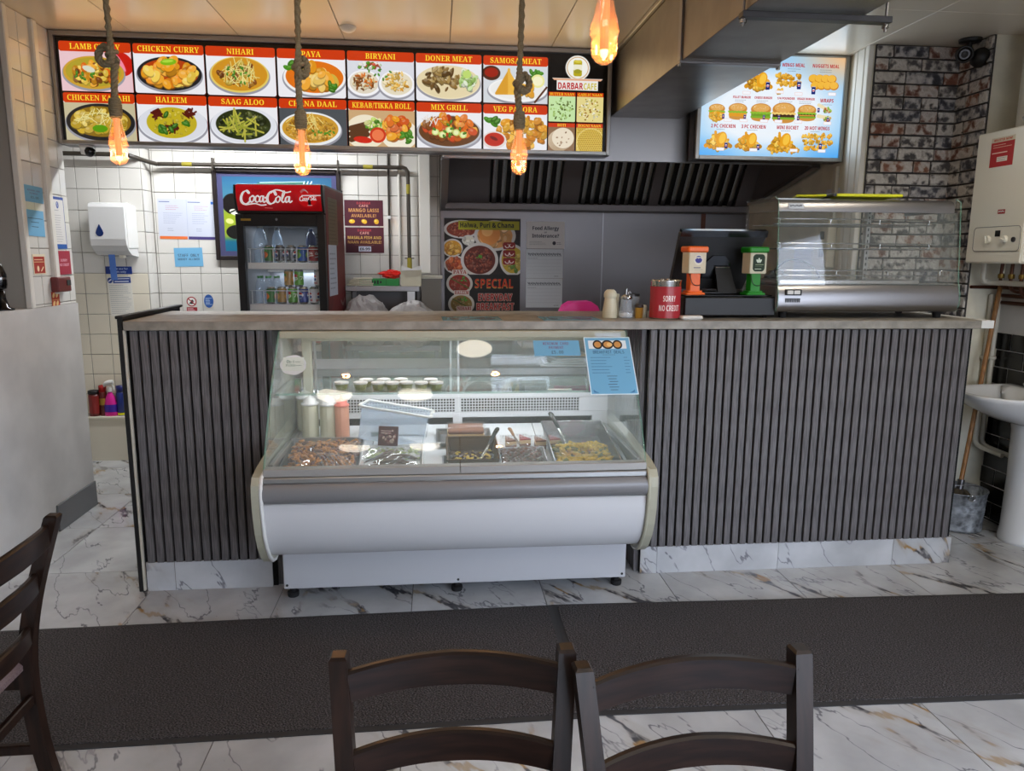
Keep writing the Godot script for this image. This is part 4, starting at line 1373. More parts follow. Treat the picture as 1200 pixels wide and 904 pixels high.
func paint_burger_board() -> void:
	var w := 858
	var h := 570
	var r := cell(glow, w, h)
	for y in h:
		for x in w:
			var u := float(x) / w
			var v := float(y) / h
			var c := Color(0.62, 0.82, 0.97).lerp(Color(0.94, 0.97, 1.0), clampf(1.5 * smoothstep(1.3, 0.3, Vector2((u - 0.48) * 1.0, (v - 0.55) * 1.15).length() * 2.0), 0.0, 1.0))
			c = c.lerp(Color(0.97, 0.74, 0.50), smoothstep(0.55, 0.0, Vector2(u - 1.05, (v + 0.05) * 1.2).length()) * 0.95)
			c = c.lerp(Color(0.30, 0.66, 0.96), smoothstep(0.75, 1.05, v) * (0.25 + 0.75 * smoothstep(0.55, 0.0, minf(u, 1.0 - u) * 1.6)))
			glow.set_pixel(r.position.x + x, r.position.y + y, c)
	var red := Color(0.72, 0.07, 0.10)
	var ink := Color(0.15, 0.16, 0.22)
	# first row: partly behind the duct
	for q in [[545.0, "WINGS MEAL", 140.0], [742.0, "NUGGETS MEAL", 165.0]]:
		text(glow, r, q[1], q[0], 58, 26, red, "bold", q[2])
		scribble(glow, r, q[0] - 34, 64, q[0] + 42, 88, 2, ink, 0.8)
	chicken(r, 110, 170, 90)
	chicken(r, 340, 150, 120)
	for k in 9: chunks(glow, r, 520.0 + (k % 4 - 1.5) * 36, 112.0 + (k / 4) * 40, 20, 15, [Color(0.93, 0.64, 0.10), Color(0.97, 0.75, 0.22)], 9, 8, 14)
	for k in 8: oval(glow, r, 670.0 + (k % 4) * 38 + (k / 4) * 16, 120.0 + (k / 4) * 38, 29, 24, Color(0.80, 0.50, 0.08)); oval(glow, r, 668.0 + (k % 4) * 38 + (k / 4) * 16, 117.0 + (k / 4) * 38, 26, 20, Color(0.96, 0.73, 0.24))
	for q in [[396.0, 168.0], [585.0, 160.0], [676.0, 186.0]]: tin_can(r, q[0], q[1], 44)
	for q in [[270.0, 210.0], [470.0, 200.0], [586.0, 208.0], [792.0, 204.0]]: price_box(r, q[0], q[1])
	# second row
	for q in [[244.0, "FILLET BURGER"], [374.0, "CHEESE BURGER"], [512.0, "1/4 POUNDER"], [634.0, "VEGGIE BURGER"]]:
		text(glow, r, q[1], q[0], 242, 17, red, "bold", 108)
		scribble(glow, r, q[0] - 40, 248, q[0] + 44, 266, 2, ink, 0.7)
	text(glow, r, "WRAPS", 764, 252, 28, red, "bold", 84)
	scribble(glow, r, 730, 258, 800, 272, 1, ink, 0.7)
	burger(r, 98, 320, 96, 0); oval(glow, r, 98, 346, 48, 28, Color(0.90, 0.62, 0.10)); chunks(glow, r, 98, 350, 42, 24, [Color(0.93, 0.66, 0.12), Color(0.97, 0.76, 0.25)], 22, 7, 13)
	burger(r, 224, 320, 112, 1); burger(r, 364, 322, 122, 2); burger(r, 504, 322, 140, 3); burger(r, 646, 318, 112, 4)
	for k in 2:
		bar(glow, r, 716, 268 + k * 62.0, 790, 300 + k * 40.0, 20, Color(0.94, 0.88, 0.72)); chunks(glow, r, 772, 296 + k * 50.0, 24, 15, [Color(0.50, 0.70, 0.15), Color(0.86, 0.52, 0.12), Color(0.75, 0.2, 0.1), Color(0.93, 0.85, 0.6)], 26, 4, 9)
	for q in [[138.0, 346.0], [268.0, 346.0], [384.0, 346.0], [476.0, 346.0], [594.0, 346.0], [778.0, 350.0], [716.0, 296.0]]: tin_can(r, q[0], q[1], 26)
	for q in [[166.0, 366.0], [262.0, 366.0], [386.0, 366.0], [474.0, 366.0], [596.0, 366.0], [776.0, 370.0]]: price_box(r, q[0], q[1])
	# third row
	for q in [[142.0, "2 PC CHICKEN", 150.0], [326.0, "3 PC CHICKEN", 150.0], [534.0, "MINI BUCKET", 134.0], [716.0, "20 HOT WINGS", 156.0]]:
		text(glow, r, q[1], q[0], 410, 26, red, "bold", q[2])
		scribble(glow, r, q[0] - 40, 414, q[0] + 40, 426, 1, ink, 0.8)
	chicken(r, 116, 490, 120); chicken(r, 300, 490, 116); chicken(r, 506, 490, 122)
	for k in 8: chunks(glow, r, 430.0 + k * 24, 528.0 + sin(k * 1.3) * 8, 14, 12, [Color(0.95, 0.70, 0.15), Color(0.90, 0.60, 0.08)], 7, 7, 11)
	for k in 14: chunks(glow, r, 640.0 + (k % 5) * 38 + (k / 5) * 10, 446.0 + (k / 5) * 34, 18, 13, [Color(0.93, 0.64, 0.10), Color(0.97, 0.75, 0.22)], 8, 7, 12)
	for q in [[164.0, 510.0], [360.0, 516.0], [744.0, 502.0]]: tin_can(r, q[0], q[1], 34)
	for q in [[130.0, 532.0], [332.0, 532.0], [580.0, 530.0], [754.0, 530.0]]: price_box(r, q[0], q[1])
	C["burgers"] = uvr(glow, r)

func sheet_print(called: String, w: int, h: int, bg: Color, paint: Callable) -> void:
	var r := cell(prints, w, h)
	fillr(prints, r, bg)
	paint.call(r)
	C[called] = uvr(prints, r)

# brush stroke through points, thick and thin like a script pen
func script_stroke(im: Image, r: Rect2i, pts: Array, c: Color, o: Vector2, s: float, w0: float, w1: float) -> void:
	var cv := []
	for p in pts: cv.append(Vector3(p[0], p[1], 0))
	var path := smooth_path(cv, 10)
	for i in path.size() - 1:
		var a := Vector2(path[i].x, path[i].y) * s + o
		var b := Vector2(path[i + 1].x, path[i + 1].y) * s + o
		var d := (b - a).normalized()
		var w := lerpf(w0, w1, absf(d.dot(Vector2(0.35, 0.94))))
		bar(im, r, a.x, a.y, b.x, b.y, w * s, c)

func cola_logo(r: Rect2i, o: Vector2, s: float, c: Color) -> void:
	# capital C with its trailing foot
	script_stroke(prints, r, [[34, 14], [26, 6], [12, 14], [3, 34], [4, 52], [14, 60], [26, 56], [36, 48]], c, o, s, 4, 11)
	script_stroke(prints, r, [[4, 50], [14, 62], [34, 60], [56, 58], [76, 64], [96, 62]], c, o, s, 5, 5)
	# o
	script_stroke(prints, r, [[48, 26], [38, 34], [36, 46], [42, 52], [50, 44], [54, 32], [48, 26], [44, 30]], c, o, s, 3, 7)
	# c
	script_stroke(prints, r, [[72, 30], [66, 26], [59, 34], [57, 46], [63, 52], [72, 46]], c, o, s, 3, 7)
	# a
	script_stroke(prints, r, [[88, 28], [80, 28], [74, 40], [76, 50], [84, 46], [90, 28], [87, 46], [91, 52], [98, 46]], c, o, s, 3, 7)
	# hyphen
	script_stroke(prints, r, [[96, 34], [104, 31]], c, o, s, 6, 6)
	# second capital C with its long crest
	script_stroke(prints, r, [[138, 20], [132, 8], [118, 10], [106, 28], [104, 48], [113, 58], [126, 54], [136, 44]], c, o, s, 4, 11)
	script_stroke(prints, r, [[120, 14], [136, 2], [158, 4], [178, 12], [196, 8]], c, o, s, 5, 6)
	# o l a
	script_stroke(prints, r, [[148, 28], [138, 36], [137, 48], [144, 52], [151, 44], [154, 34], [148, 28]], c, o, s, 3, 7)
	script_stroke(prints, r, [[158, 46], [172, 16], [170, 6], [164, 20], [160, 44], [164, 52], [171, 46]], c, o, s, 3, 6)
	script_stroke(prints, r, [[188, 30], [180, 30], [174, 40], [176, 51], [184, 47], [190, 30], [188, 46], [192, 52], [199, 46]], c, o, s, 3, 7)

func paint_prints() -> void:
	paint_menu()
	paint_burger_board()
	var ink := Color(0.16, 0.17, 0.22)
	var blue := Color(0.42, 0.66, 0.80)
	sheet_print("cola", 520, 168, Color(0.74, 0.03, 0.07), func(r: Rect2i):
		for y in 168: fillr(prints, Rect2i(r.position.x, r.position.y + y, 520, 1), Color(0.80, 0.05, 0.08).lerp(Color(0.58, 0.015, 0.05), y / 168.0))
		text(prints, r, "Enjoy", 130, 44, 22, Color(0.45, 0.02, 0.03), "serif")
		cola_logo(r, Vector2(26, 30), 1.58, Color(0.97, 0.95, 0.94))
		bar(prints, r, 168, 148, 214, 150, 2.5, Color(0.92, 0.55, 0.5))
		oval(prints, r, 436, 92, 62, 58, Color(0.66, 0.02, 0.05)); oval(prints, r, 434, 88, 58, 53, Color(0.78, 0.04, 0.07))
		for k in 9: bar(prints, r, 396.0 + k * 5, 40 - sin(k * 0.4) * 14, 396.0 + k * 5 + 6, 50 - sin(k * 0.4) * 14, 4, Color(0.75, 0.72, 0.72), 0.8)
		bar(prints, r, 404, 68, 518, 66, 7, Color(0.93, 0.90, 0.90))
		cola_logo(r, Vector2(388, 70), 0.52, Color(0.96, 0.95, 0.95))
		bar(prints, r, 446, 102, 446, 124, 17, Color(0.14, 0.02, 0.03)); bar(prints, r, 434, 130, 460, 130, 4, Color(0.8, 0.7, 0.7)))
	sheet_print("staff", 152, 104, blue, func(r: Rect2i):
		text(prints, r, "STAFF ONLY", 76, 50, 21, ink, "mono", 116)
		text(prints, r, "NOBODY ALLOWED", 76, 68, 14, ink, "mono", 124))
	sheet_print("certs", 320, 224, Color(0.76, 0.78, 0.83), func(r: Rect2i):
		for k in 2:
			var x := 4.0 + k * 160
			scribble(prints, r, x + 6, 12, x + 76, 22, 1, Color(0.25, 0.30, 0.50), 0.9, 4)
			scribble(prints, r, x + 40, 34, x + 118, 64, 3, Color(0.7, 0.3, 0.35), 0.8)
			scribble(prints, r, x + 26, 74, x + 136, 140, 6, Color(0.35, 0.40, 0.55), 0.6)
			scribble(prints, r, x + 46, 160, x + 90, 182, 2, Color(0.25, 0.30, 0.45), 0.7)
			fillr(prints, Rect2i(r.position.x + int(x), r.position.y + 208, 154, 16), [Color(0.86, 0.42, 0.18), Color(0.24, 0.20, 0.44)][k])
		fillr(prints, Rect2i(r.position.x + 296, r.position.y + 12, 18, 14), Color(0.15, 0.40, 0.75))
		bar(prints, r, 161, 6, 161, 206, 1.5, Color(0.6, 0.65, 0.75)))
	sheet_print("sink_sign", 132, 40, Color(0.06, 0.20, 0.52), func(r: Rect2i):
		text(prints, r, "Please use for", 66, 17, 14, Color(0.85, 0.88, 0.95), "bold", 92)
		text(prints, r, "hands only", 66, 33, 14, Color(0.85, 0.88, 0.95), "bold", 80))
	sheet_print("handwash", 140, 216, Color(0.86, 0.85, 0.80), func(r: Rect2i):
		fillr(prints, Rect2i(r.position.x + 34, r.position.y + 4, 104, 32), Color(0.10, 0.22, 0.52))
		scribble(prints, r, 40, 8, 142, 17, 1, Color.WHITE, 0.9, 4); scribble(prints, r, 44, 22, 136, 32, 1, Color.WHITE, 0.9, 5)
		oval(prints, r, 16, 20, 15, 15, Color(0.10, 0.22, 0.52)); bar(prints, r, 8, 24, 22, 16, 6, Color.WHITE)
		scribble(prints, r, 8, 42, 132, 206, 15, Color(0.3, 0.32, 0.4), 0.6))
	sheet_print("no_sign", 92, 124, Color(0.80, 0.79, 0.75), func(r: Rect2i):
		oval(prints, r, 46, 42, 40, 40, Color(0.58, 0.07, 0.11)); oval(prints, r, 46, 42, 32, 32, Color(0.88, 0.87, 0.84))
		oval(prints, r, 46, 52, 14, 10, Color(0.1, 0.1, 0.1)); oval(prints, r, 52, 34, 8, 8, Color(0.1, 0.1, 0.1)); bar(prints, r, 34, 50, 28, 62, 5, Color(0.1, 0.1, 0.1)); bar(prints, r, 52, 46, 66, 38, 4, Color(0.1, 0.1, 0.1))
		bar(prints, r, 22, 20, 70, 64, 8, Color(0.58, 0.07, 0.11))
		fillr(prints, Rect2i(r.position.x + 4, r.position.y + 88, 84, 34), Color(0.60, 0.08, 0.12)); scribble(prints, r, 12, 94, 84, 118, 2, Color.WHITE, 0.85, 4))
	sheet_print("must_sign", 92, 92, Color(0.80, 0.79, 0.75), func(r: Rect2i):
		oval(prints, r, 46, 46, 44, 44, Color(0.12, 0.32, 0.60))
		scribble(prints, r, 16, 22, 80, 72, 6, Color(0.85, 0.90, 0.96), 0.9, 3.0))
	sheet_print("menu_lassi", 190, 148, Color(0.30, 0.05, 0.13), func(r: Rect2i):
		text(prints, r, "DARBAR", 95, 24, 18, Color(0.70, 0.22, 0.25), "bold", 76); text(prints, r, "CAFE", 95, 40, 20, Color(0.86, 0.62, 0.55), "bold")
		text(prints, r, "MANGO LASSI", 95, 68, 26, Color(0.86, 0.64, 0.34), "bold", 150); text(prints, r, "AVAILABLE!", 95, 98, 25, Color(0.82, 0.60, 0.32), "bold", 124)
		for k in 3: oval(prints, r, 36 + k * 60.0, 122, 15, 12, Color(0.90, 0.70, 0.10), k * 0.7); oval(prints, r, 32 + k * 60.0, 118, 6, 5, Color(0.97, 0.86, 0.4)))
	sheet_print("menu_fish", 190, 148, Color(0.30, 0.05, 0.13), func(r: Rect2i):
		text(prints, r, "DARBAR", 95, 24, 18, Color(0.70, 0.22, 0.25), "bold", 76); text(prints, r, "CAFE", 95, 40, 20, Color(0.86, 0.62, 0.55), "bold")
		text(prints, r, "MASALA FISH AND", 95, 68, 24, Color(0.86, 0.72, 0.34), "bold", 168); text(prints, r, "NAAN AVAILABLE!", 95, 94, 24, Color(0.84, 0.66, 0.34), "bold", 168)
		bar(prints, r, 46, 102, 140, 102, 1.5, Color(0.7, 0.5, 0.3))
		fillr(prints, Rect2i(r.position.x + 64, r.position.y + 110, 62, 30), Color(0.82, 0.84, 0.90)); text(prints, r, "£6.99", 95, 133, 22, ink, "bold", 52))
	paint_breakfast_poster()
	sheet_print("allergy", 176, 128, Color(0.80, 0.79, 0.78), func(r: Rect2i):
		text(prints, r, "Food Allergy", 88, 40, 24, ink, "bold", 124); text(prints, r, "or", 88, 55, 13, ink, "sans"); text(prints, r, "Intolerance?", 88, 76, 24, ink, "bold", 126)
		scribble(prints, r, 14, 92, 100, 112, 3, Color(0.4, 0.4, 0.42), 0.6); oval(prints, r, 128, 102, 8, 9, ink); scribble(prints, r, 140, 96, 160, 110, 2, ink, 0.8))
	for n in 2:
		sheet_print("chart%d" % n, 176, 128, Color(0.77, 0.79, 0.81), func(r: Rect2i):
			for k in 24: bar(prints, r, 10 + k * 6.6, 18 + (k % 3), 13 + k * 6.6, 24 + (k % 2) * 3, 3.5, ink, 0.75)
			bar(prints, r, 8, 30, 168, 30, 1.2, ink, 0.5); scribble(prints, r, 8, 36, 60, 44, 1, ink, 0.5)
			for k in 5: bar(prints, r, 8, 46.0 + k * 15, 168, 46.0 + k * 15, 1, Color(0.6, 0.62, 0.66), 0.6)
			scribble(prints, r, 136, 116, 168, 122, 1, ink, 0.7))
	sheet_print("tin_label", 420, 120, Color(0.66, 0.17, 0.20), func(r: Rect2i):
		text(prints, r, "SORRY", 214, 56, 31, Color(0.95, 0.90, 0.88), "bold"); text(prints, r, "NO CREDIT", 218, 92, 31, Color(0.95, 0.90, 0.88), "bold"))
	sheet_print("sorry_wall", 300, 190, Color(0.32, 0.045, 0.075), func(r: Rect2i):
		text(prints, r, "SORRY NO", 276, 82, 56, Color(0.86, 0.82, 0.80), "bold", 236, 1); text(prints, r, "CREDIT", 246, 148, 56, Color(0.86, 0.82, 0.80), "bold", 180, 1))
	sheet_print("allergens", 300, 200, Color(0.74, 0.74, 0.74), func(r: Rect2i):
		text(prints, r, "ALLERGENS", 262, 70, 40, ink, "bold", 220, 1); text(prints, r, "INFORMATION", 246, 128, 40, ink, "bold", 230, 1))
	sheet_print("sorry_small", 150, 180, Color(0.60, 0.09, 0.19), func(r: Rect2i):
		text(prints, r, "SORRY", 70, 82, 26, Color(0.90, 0.72, 0.76), "bold"); text(prints, r, "NO CREDIT", 74, 116, 26, Color(0.90, 0.72, 0.76), "bold", 112)
		for k in 5: bar(prints, r, 30.0 + k * 26, 4, 34.0 + k * 26, 176, 2, Color(0.75, 0.30, 0.38), 0.35))
	sheet_print("blue_a", 150, 120, blue, func(r: Rect2i):
		text(prints, r, "MINIMUM CARD", 76, 40, 17, Color(0.40, 0.28, 0.45), "mono", 100); text(prints, r, "PAYMENT", 76, 62, 17, Color(0.40, 0.28, 0.45), "mono", 70); text(prints, r, "£5.00", 80, 92, 22, ink, "mono"))
	sheet_print("blue_b", 150, 170, blue, func(r: Rect2i):
		scribble(prints, r, 18, 48, 150, 60, 1, ink, 0.8, 4); scribble(prints, r, 40, 74, 130, 84, 1, ink, 0.8, 4); scribble(prints, r, 44, 104, 120, 114, 1, ink, 0.8, 4))
	sheet_print("notice", 150, 270, Color(0.83, 0.82, 0.80), func(r: Rect2i):
		fillr(prints, Rect2i(r.position, Vector2i(150, 14)), Color(0.12, 0.25, 0.55)); fillr(prints, Rect2i(r.position + Vector2i(0, 246), Vector2i(150, 24)), Color(0.08, 0.32, 0.62)); fillr(prints, Rect2i(r.position + Vector2i(144, 0), Vector2i(6, 270)), Color(0.12, 0.25, 0.55))
		oval(prints, r, 70, 42, 16, 18, Color(0.12, 0.25, 0.55)); bar(prints, r, 70, 30, 70, 50, 4, Color.WHITE); scribble(prints, r, 30, 66, 110, 74, 1, ink, 0.8); scribble(prints, r, 10, 90, 138, 238, 12, ink, 0.55))
	sheet_print("fire_a", 100, 120, Color(0.85, 0.80, 0.68), func(r: Rect2i):
		fillr(prints, Rect2i(r.position + Vector2i(6, 14), Vector2i(88, 100)), Color(0.62, 0.13, 0.03)); fillr(prints, Rect2i(r.position + Vector2i(8, 44), Vector2i(84, 4)), Color(0.85, 0.70, 0.5))
		scribble(prints, r, 14, 26, 92, 38, 1, Color(0.95, 0.85, 0.7), 0.9, 5); oval(prints, r, 38, 86, 9, 18, Color(0.93, 0.82, 0.66)); bar(prints, r, 62, 100, 80, 78, 8, Color(0.93, 0.82, 0.66)))
	sheet_print("fire_b", 70, 120, Color(0.72, 0.22, 0.06), func(r: Rect2i):
		for k in 4: oval(prints, r, 18.0 + (k % 2) * 30, 26.0 + (k / 2) * 60, 10, 20, Color(0.93, 0.80, 0.55), 0.3)
		bar(prints, r, 4, 60, 66, 60, 3, Color(0.93, 0.80, 0.55)))
	sheet_print("breakfast", 232, 300, blue, func(r: Rect2i):
		for k in 2: fillr(prints, Rect2i(r.position + Vector2i(k * 228, 0), Vector2i(4, 300)), Color(0.88, 0.93, 0.95)); fillr(prints, Rect2i(r.position + Vector2i(0, k * 296), Vector2i(232, 4)), Color(0.88, 0.93, 0.95))
		fillr(prints, Rect2i(r.position + Vector2i(20, 18), Vector2i(190, 44)), Color(0.86, 0.90, 0.92))
		for k in 3: oval(prints, r, 66.0 + k * 50, 40, 29 if k == 1 else 24, 24, Color(0.12, 0.10, 0.10)); oval(prints, r, 66.0 + k * 50, 40, 20 if k == 1 else 17, 16, Color(0.78, 0.56, 0.30))
		oval(prints, r, 126, 40, 14, 11, Color(0.90, 0.74, 0.48)); text(prints, r, "BREAKFAST DEALS", 116, 88, 22, Color(0.10, 0.25, 0.38), "mono", 158)
		scribble(prints, r, 84, 92, 150, 98, 1, ink, 0.6)
		for k in 6: scribble(prints, r, 22, 106.0 + k * 16, 150, 112.0 + k * 16, 1, Color(0.12, 0.25, 0.42), 0.8, 2.0); scribble(prints, r, 188, 106.0 + k * 16, 214, 112.0 + k * 16, 1, Color(0.12, 0.25, 0.42), 0.8, 2.0)
		for k in 6: bar(prints, r, 92.0 + (k % 3) * 4, 206.0 + k * 14, 140.0 - (k % 2) * 6, 206.0 + k * 14, 2.4, ink, 0.8)
		for k in 2:
			for j in 4: bar(prints, r, 16.0 + k * 200, 276.0 + j * 4, 16.0 + k * 200 + (1 - 2 * k) * (8 + j * 5), 284.0 + j * 2, 2.2, Color(0.12, 0.35, 0.55), 0.8))
	sheet_print("min_card", 230, 76, blue, func(r: Rect2i):
		text(prints, r, "MINIMUM CARD", 112, 22, 18, Color(0.48, 0.22, 0.36), "mono", 130); text(prints, r, "PAYMENT", 112, 42, 18, Color(0.48, 0.22, 0.36), "mono", 78); text(prints, r, "£5.00", 116, 66, 20, ink, "mono"))
	sheet_print("dip_card", 120, 90, Color(0.85, 0.88, 0.85), func(r: Rect2i):
		script_stroke(prints, r, [[24, 20], [26, 36], [34, 34], [36, 24], [26, 20]], Color(0.25, 0.42, 0.35), Vector2.ZERO, 1.0, 2, 3); text(prints, r, "ip £", 50, 36, 20, Color(0.25, 0.42, 0.35), "serif"); scribble(prints, r, 72, 24, 104, 36, 1, Color(0.25, 0.42, 0.35), 0.8, 3)
		text(prints, r, "Pickle", 46, 60, 20, Color(0.25, 0.42, 0.35), "serif"); scribble(prints, r, 76, 50, 110, 60, 1, Color(0.25, 0.42, 0.35), 0.8, 3))
	sheet_print("price_card", 100, 100, Color(0.28, 0.06, 0.09), func(r: Rect2i):
		chunks(prints, r, 50, 50, 44, 44, [Color(0.70, 0.58, 0.50), Color(0.45, 0.16, 0.15), Color(0.30, 0.08, 0.10)], 46, 4, 10); scribble(prints, r, 12, 18, 88, 40, 2, Color(0.85, 0.75, 0.70), 0.8, 4))
	sheet_print("leaflet", 200, 140, Color(0.36, 0.56, 0.62), func(r: Rect2i):
		for k in 22: bar(prints, r, rng.randf() * 200, rng.randf() * 140, rng.randf() * 200, rng.randf() * 140, 5, Color(0.62, 0.70, 0.70) if k % 2 else Color(0.22, 0.38, 0.44), 0.6)
		for k in 6: oval(prints, r, rng.randf() * 200, rng.randf() * 140, 20, 14, Color(0.16, 0.24, 0.28), rng.randf() * 3, 0.6))
	sheet_print("box_orange", 120, 140, Color(0.84, 0.80, 0.70), func(r: Rect2i):
		oval(prints, r, 66, 54, 34, 34, Color(0.88, 0.86, 0.80)); oval(prints, r, 66, 50, 26, 24, Color(0.22, 0.22, 0.55)); fillr(prints, part(r, 0.3, 0.24, 0.5, 0.11), Color(0.84, 0.82, 0.76)); oval(prints, r, 56, 50, 10, 9, Color(0.22, 0.22, 0.55)); oval(prints, r, 76, 50, 11, 10, Color(0.22, 0.22, 0.55))
		scribble(prints, r, 34, 100, 110, 110, 1, Color(0.2, 0.2, 0.4), 0.9, 5); scribble(prints, r, 40, 116, 104, 122, 1, Color(0.4, 0.4, 0.5), 0.6))
	sheet_print("box_green", 120, 140, Color(0.78, 0.76, 0.66), func(r: Rect2i):
		rrect(prints, r, 16, 12, 108, 128, 26, Color(0.05, 0.16, 0.06)); for_leaf(r); scribble(prints, r, 38, 78, 100, 86, 1, Color(0.7, 0.75, 0.6), 0.8, 4); scribble(prints, r, 36, 88, 90, 98, 1, Color(0.7, 0.75, 0.6), 0.8); scribble(prints, r, 34, 106, 104, 116, 1, Color(0.8, 0.85, 0.75), 0.9, 5))
	sheet_print("boiler_label", 150, 160, Color(0.70, 0.09, 0.06), func(r: Rect2i):
		fillr(prints, Rect2i(r.position, Vector2i(150, 26)), Color(0.82, 0.78, 0.68)); text(prints, r, "REGISTER NOW!", 75, 20, 17, Color(0.70, 0.16, 0.06), "bold", 120)
		scribble(prints, r, 14, 34, 136, 60, 2, Color(0.95, 0.82, 0.72), 0.9, 3); scribble(prints, r, 12, 78, 150, 90, 1, Color(0.96, 0.88, 0.80), 0.9, 6); fillr(prints, part(r, 0.3, 0.66, 0.45, 0.17), Color(0.90, 0.86, 0.80)); scribble(prints, r, 50, 108, 106, 130, 2, ink, 0.8))
	sheet_print("cola_side", 160, 420, Color(0.46, 0.12, 0.11), func(r: Rect2i):
		for k in 40: oval(prints, r, rng.randf() * 160, rng.randf() * 420, 26, 18, Color(0.50, 0.16, 0.14).darkened(rng.randf() * 0.4), 0, 0.5)
		for j in 2:
			for k in 7: script_stroke(prints, r, [[112 + k % 2 * 8, 170 + k * 18 + j * 150], [130, 176 + k * 18 + j * 150], [146, 168 + k * 18 + j * 150]], Color(0.58, 0.48, 0.46), Vector2.ZERO, 1.0, 4, 6))
	sheet_print("cola_poster", 300, 260, Color(0.30, 0.50, 0.66), func(r: Rect2i):
		fillr(prints, r, Color(0.29, 0.29, 0.42))
		for y in 232: fillr(prints, Rect2i(r.position + Vector2i(13, 13 + y), Vector2i(274, 1)), Color(0.17, 0.36, 0.50).lerp(Color(0.25, 0.46, 0.54), minf(y / 60.0, 1.0)).lerp(Color(0.55, 0.62, 0.16), smoothstep(70, 120, y)).lerp(Color(0.12, 0.40, 0.52), smoothstep(178, 205, y)))
		var b := Rect2i(r.position + Vector2i(13, 13), Vector2i(274, 232))
		oval(prints, b, 22, 84, 24, 32, Color(0.10, 0.09, 0.08)); oval(prints, b, 30, 172, 26, 22, Color(0.10, 0.10, 0.09)); oval(prints, b, 28, 110, 14, 9, Color(0.85, 0.86, 0.80), 0.4); bar(prints, b, 14, 112, 44, 96, 4, Color(0.1, 0.1, 0.1)); oval(prints, b, 14, 138, 10, 8, Color(0.8, 0.82, 0.5), 0.4)
		bar(prints, b, 90, 22, 208, 18, 9, Color(0.12, 0.36, 0.30)); bar(prints, b, 94, 17, 204, 13, 2, Color(0.8, 0.88, 0.85))
		for k in 3: bar(prints, b, 196 + k * 7.0, 46, 206 + k * 9.0, 12, 3, Color(0.8, 0.85, 0.9)))
	sheet_print("paper_note", 60, 80, Color(0.80, 0.83, 0.88), func(r: Rect2i): scribble(prints, r, 8, 10, 54, 72, 8, Color(0.35, 0.38, 0.45), 0.5))
	sheet_print("gold_label", 80, 190, Color(0.44, 0.37, 0.26), func(r: Rect2i): scribble(prints, r, 8, 8, 74, 184, 12, Color(0.28, 0.22, 0.15), 0.6, 3))
	for q in [["can_cola", Color(0.62, 0.06, 0.07), Color(0.92, 0.90, 0.90)], ["can_blue", Color(0.06, 0.16, 0.50), Color(0.90, 0.92, 0.95)], ["can_max", Color(0.07, 0.07, 0.11), Color(0.85, 0.86, 0.9)], ["can_lime", Color(0.30, 0.58, 0.06), Color(0.92, 0.95, 0.85)], ["can_gold", Color(0.60, 0.46, 0.14), Color(0.86, 0.62, 0.20)], ["can_orange", Color(0.16, 0.42, 0.10), Color(0.93, 0.45, 0.06)], ["can_mango", Color(0.10, 0.32, 0.62), Color(0.50, 0.70, 0.20)], ["can_white", Color(0.82, 0.83, 0.86), Color(0.70, 0.10, 0.12)]]:
		sheet_print(q[0], 96, 64, q[1], func(r: Rect2i): paint_can(r, q))

func paint_can(r: Rect2i, q: Array) -> void:
	for k in 2:
		var x := 24.0 + k * 48
		var kind: String = q[0]
		if kind in ["can_blue", "can_max", "can_white"]:
			oval(prints, r, x, 30, 17, 17, Color(0.93, 0.93, 0.95)); oval(prints, r, x, 24, 14, 8, Color(0.72, 0.08, 0.12)); oval(prints, r, x, 37, 14, 8, Color(0.08, 0.20, 0.56)); bar(prints, r, x - 15, 32, x + 15, 28, 5, Color(0.95, 0.95, 0.97))
			if kind != "can_blue": text(prints, r, "pepsi", x, 58, 14, q[2], "bold")
		elif kind == "can_cola":
			cola_logo(r, Vector2(x - 20, 22), 0.2, q[2]); bar(prints, r, x - 20, 46, x + 20, 38, 4, q[2])
		elif kind == "can_lime":
			text(prints, r, "7up", x, 40, 24, q[2], "bold"); oval(prints, r, x + 12, 20, 7, 7, Color(0.75, 0.1, 0.1))
		else:
			oval(prints, r, x, 36, 16, 16, q[2]); oval(prints, r, x - 3, 32, 6, 6, q[2].lightened(0.4)); oval(prints, r, x + 6, 16, 9, 6, Color(0.3, 0.6, 0.15))

func for_leaf(r: Rect2i) -> void:
	for k in 3: oval(prints, r, 62.0 + (k - 1) * 11, 50.0 + absf(k - 1) * 8, 7, 14, Color(0.80, 0.85, 0.78), (k - 1) * 0.6)

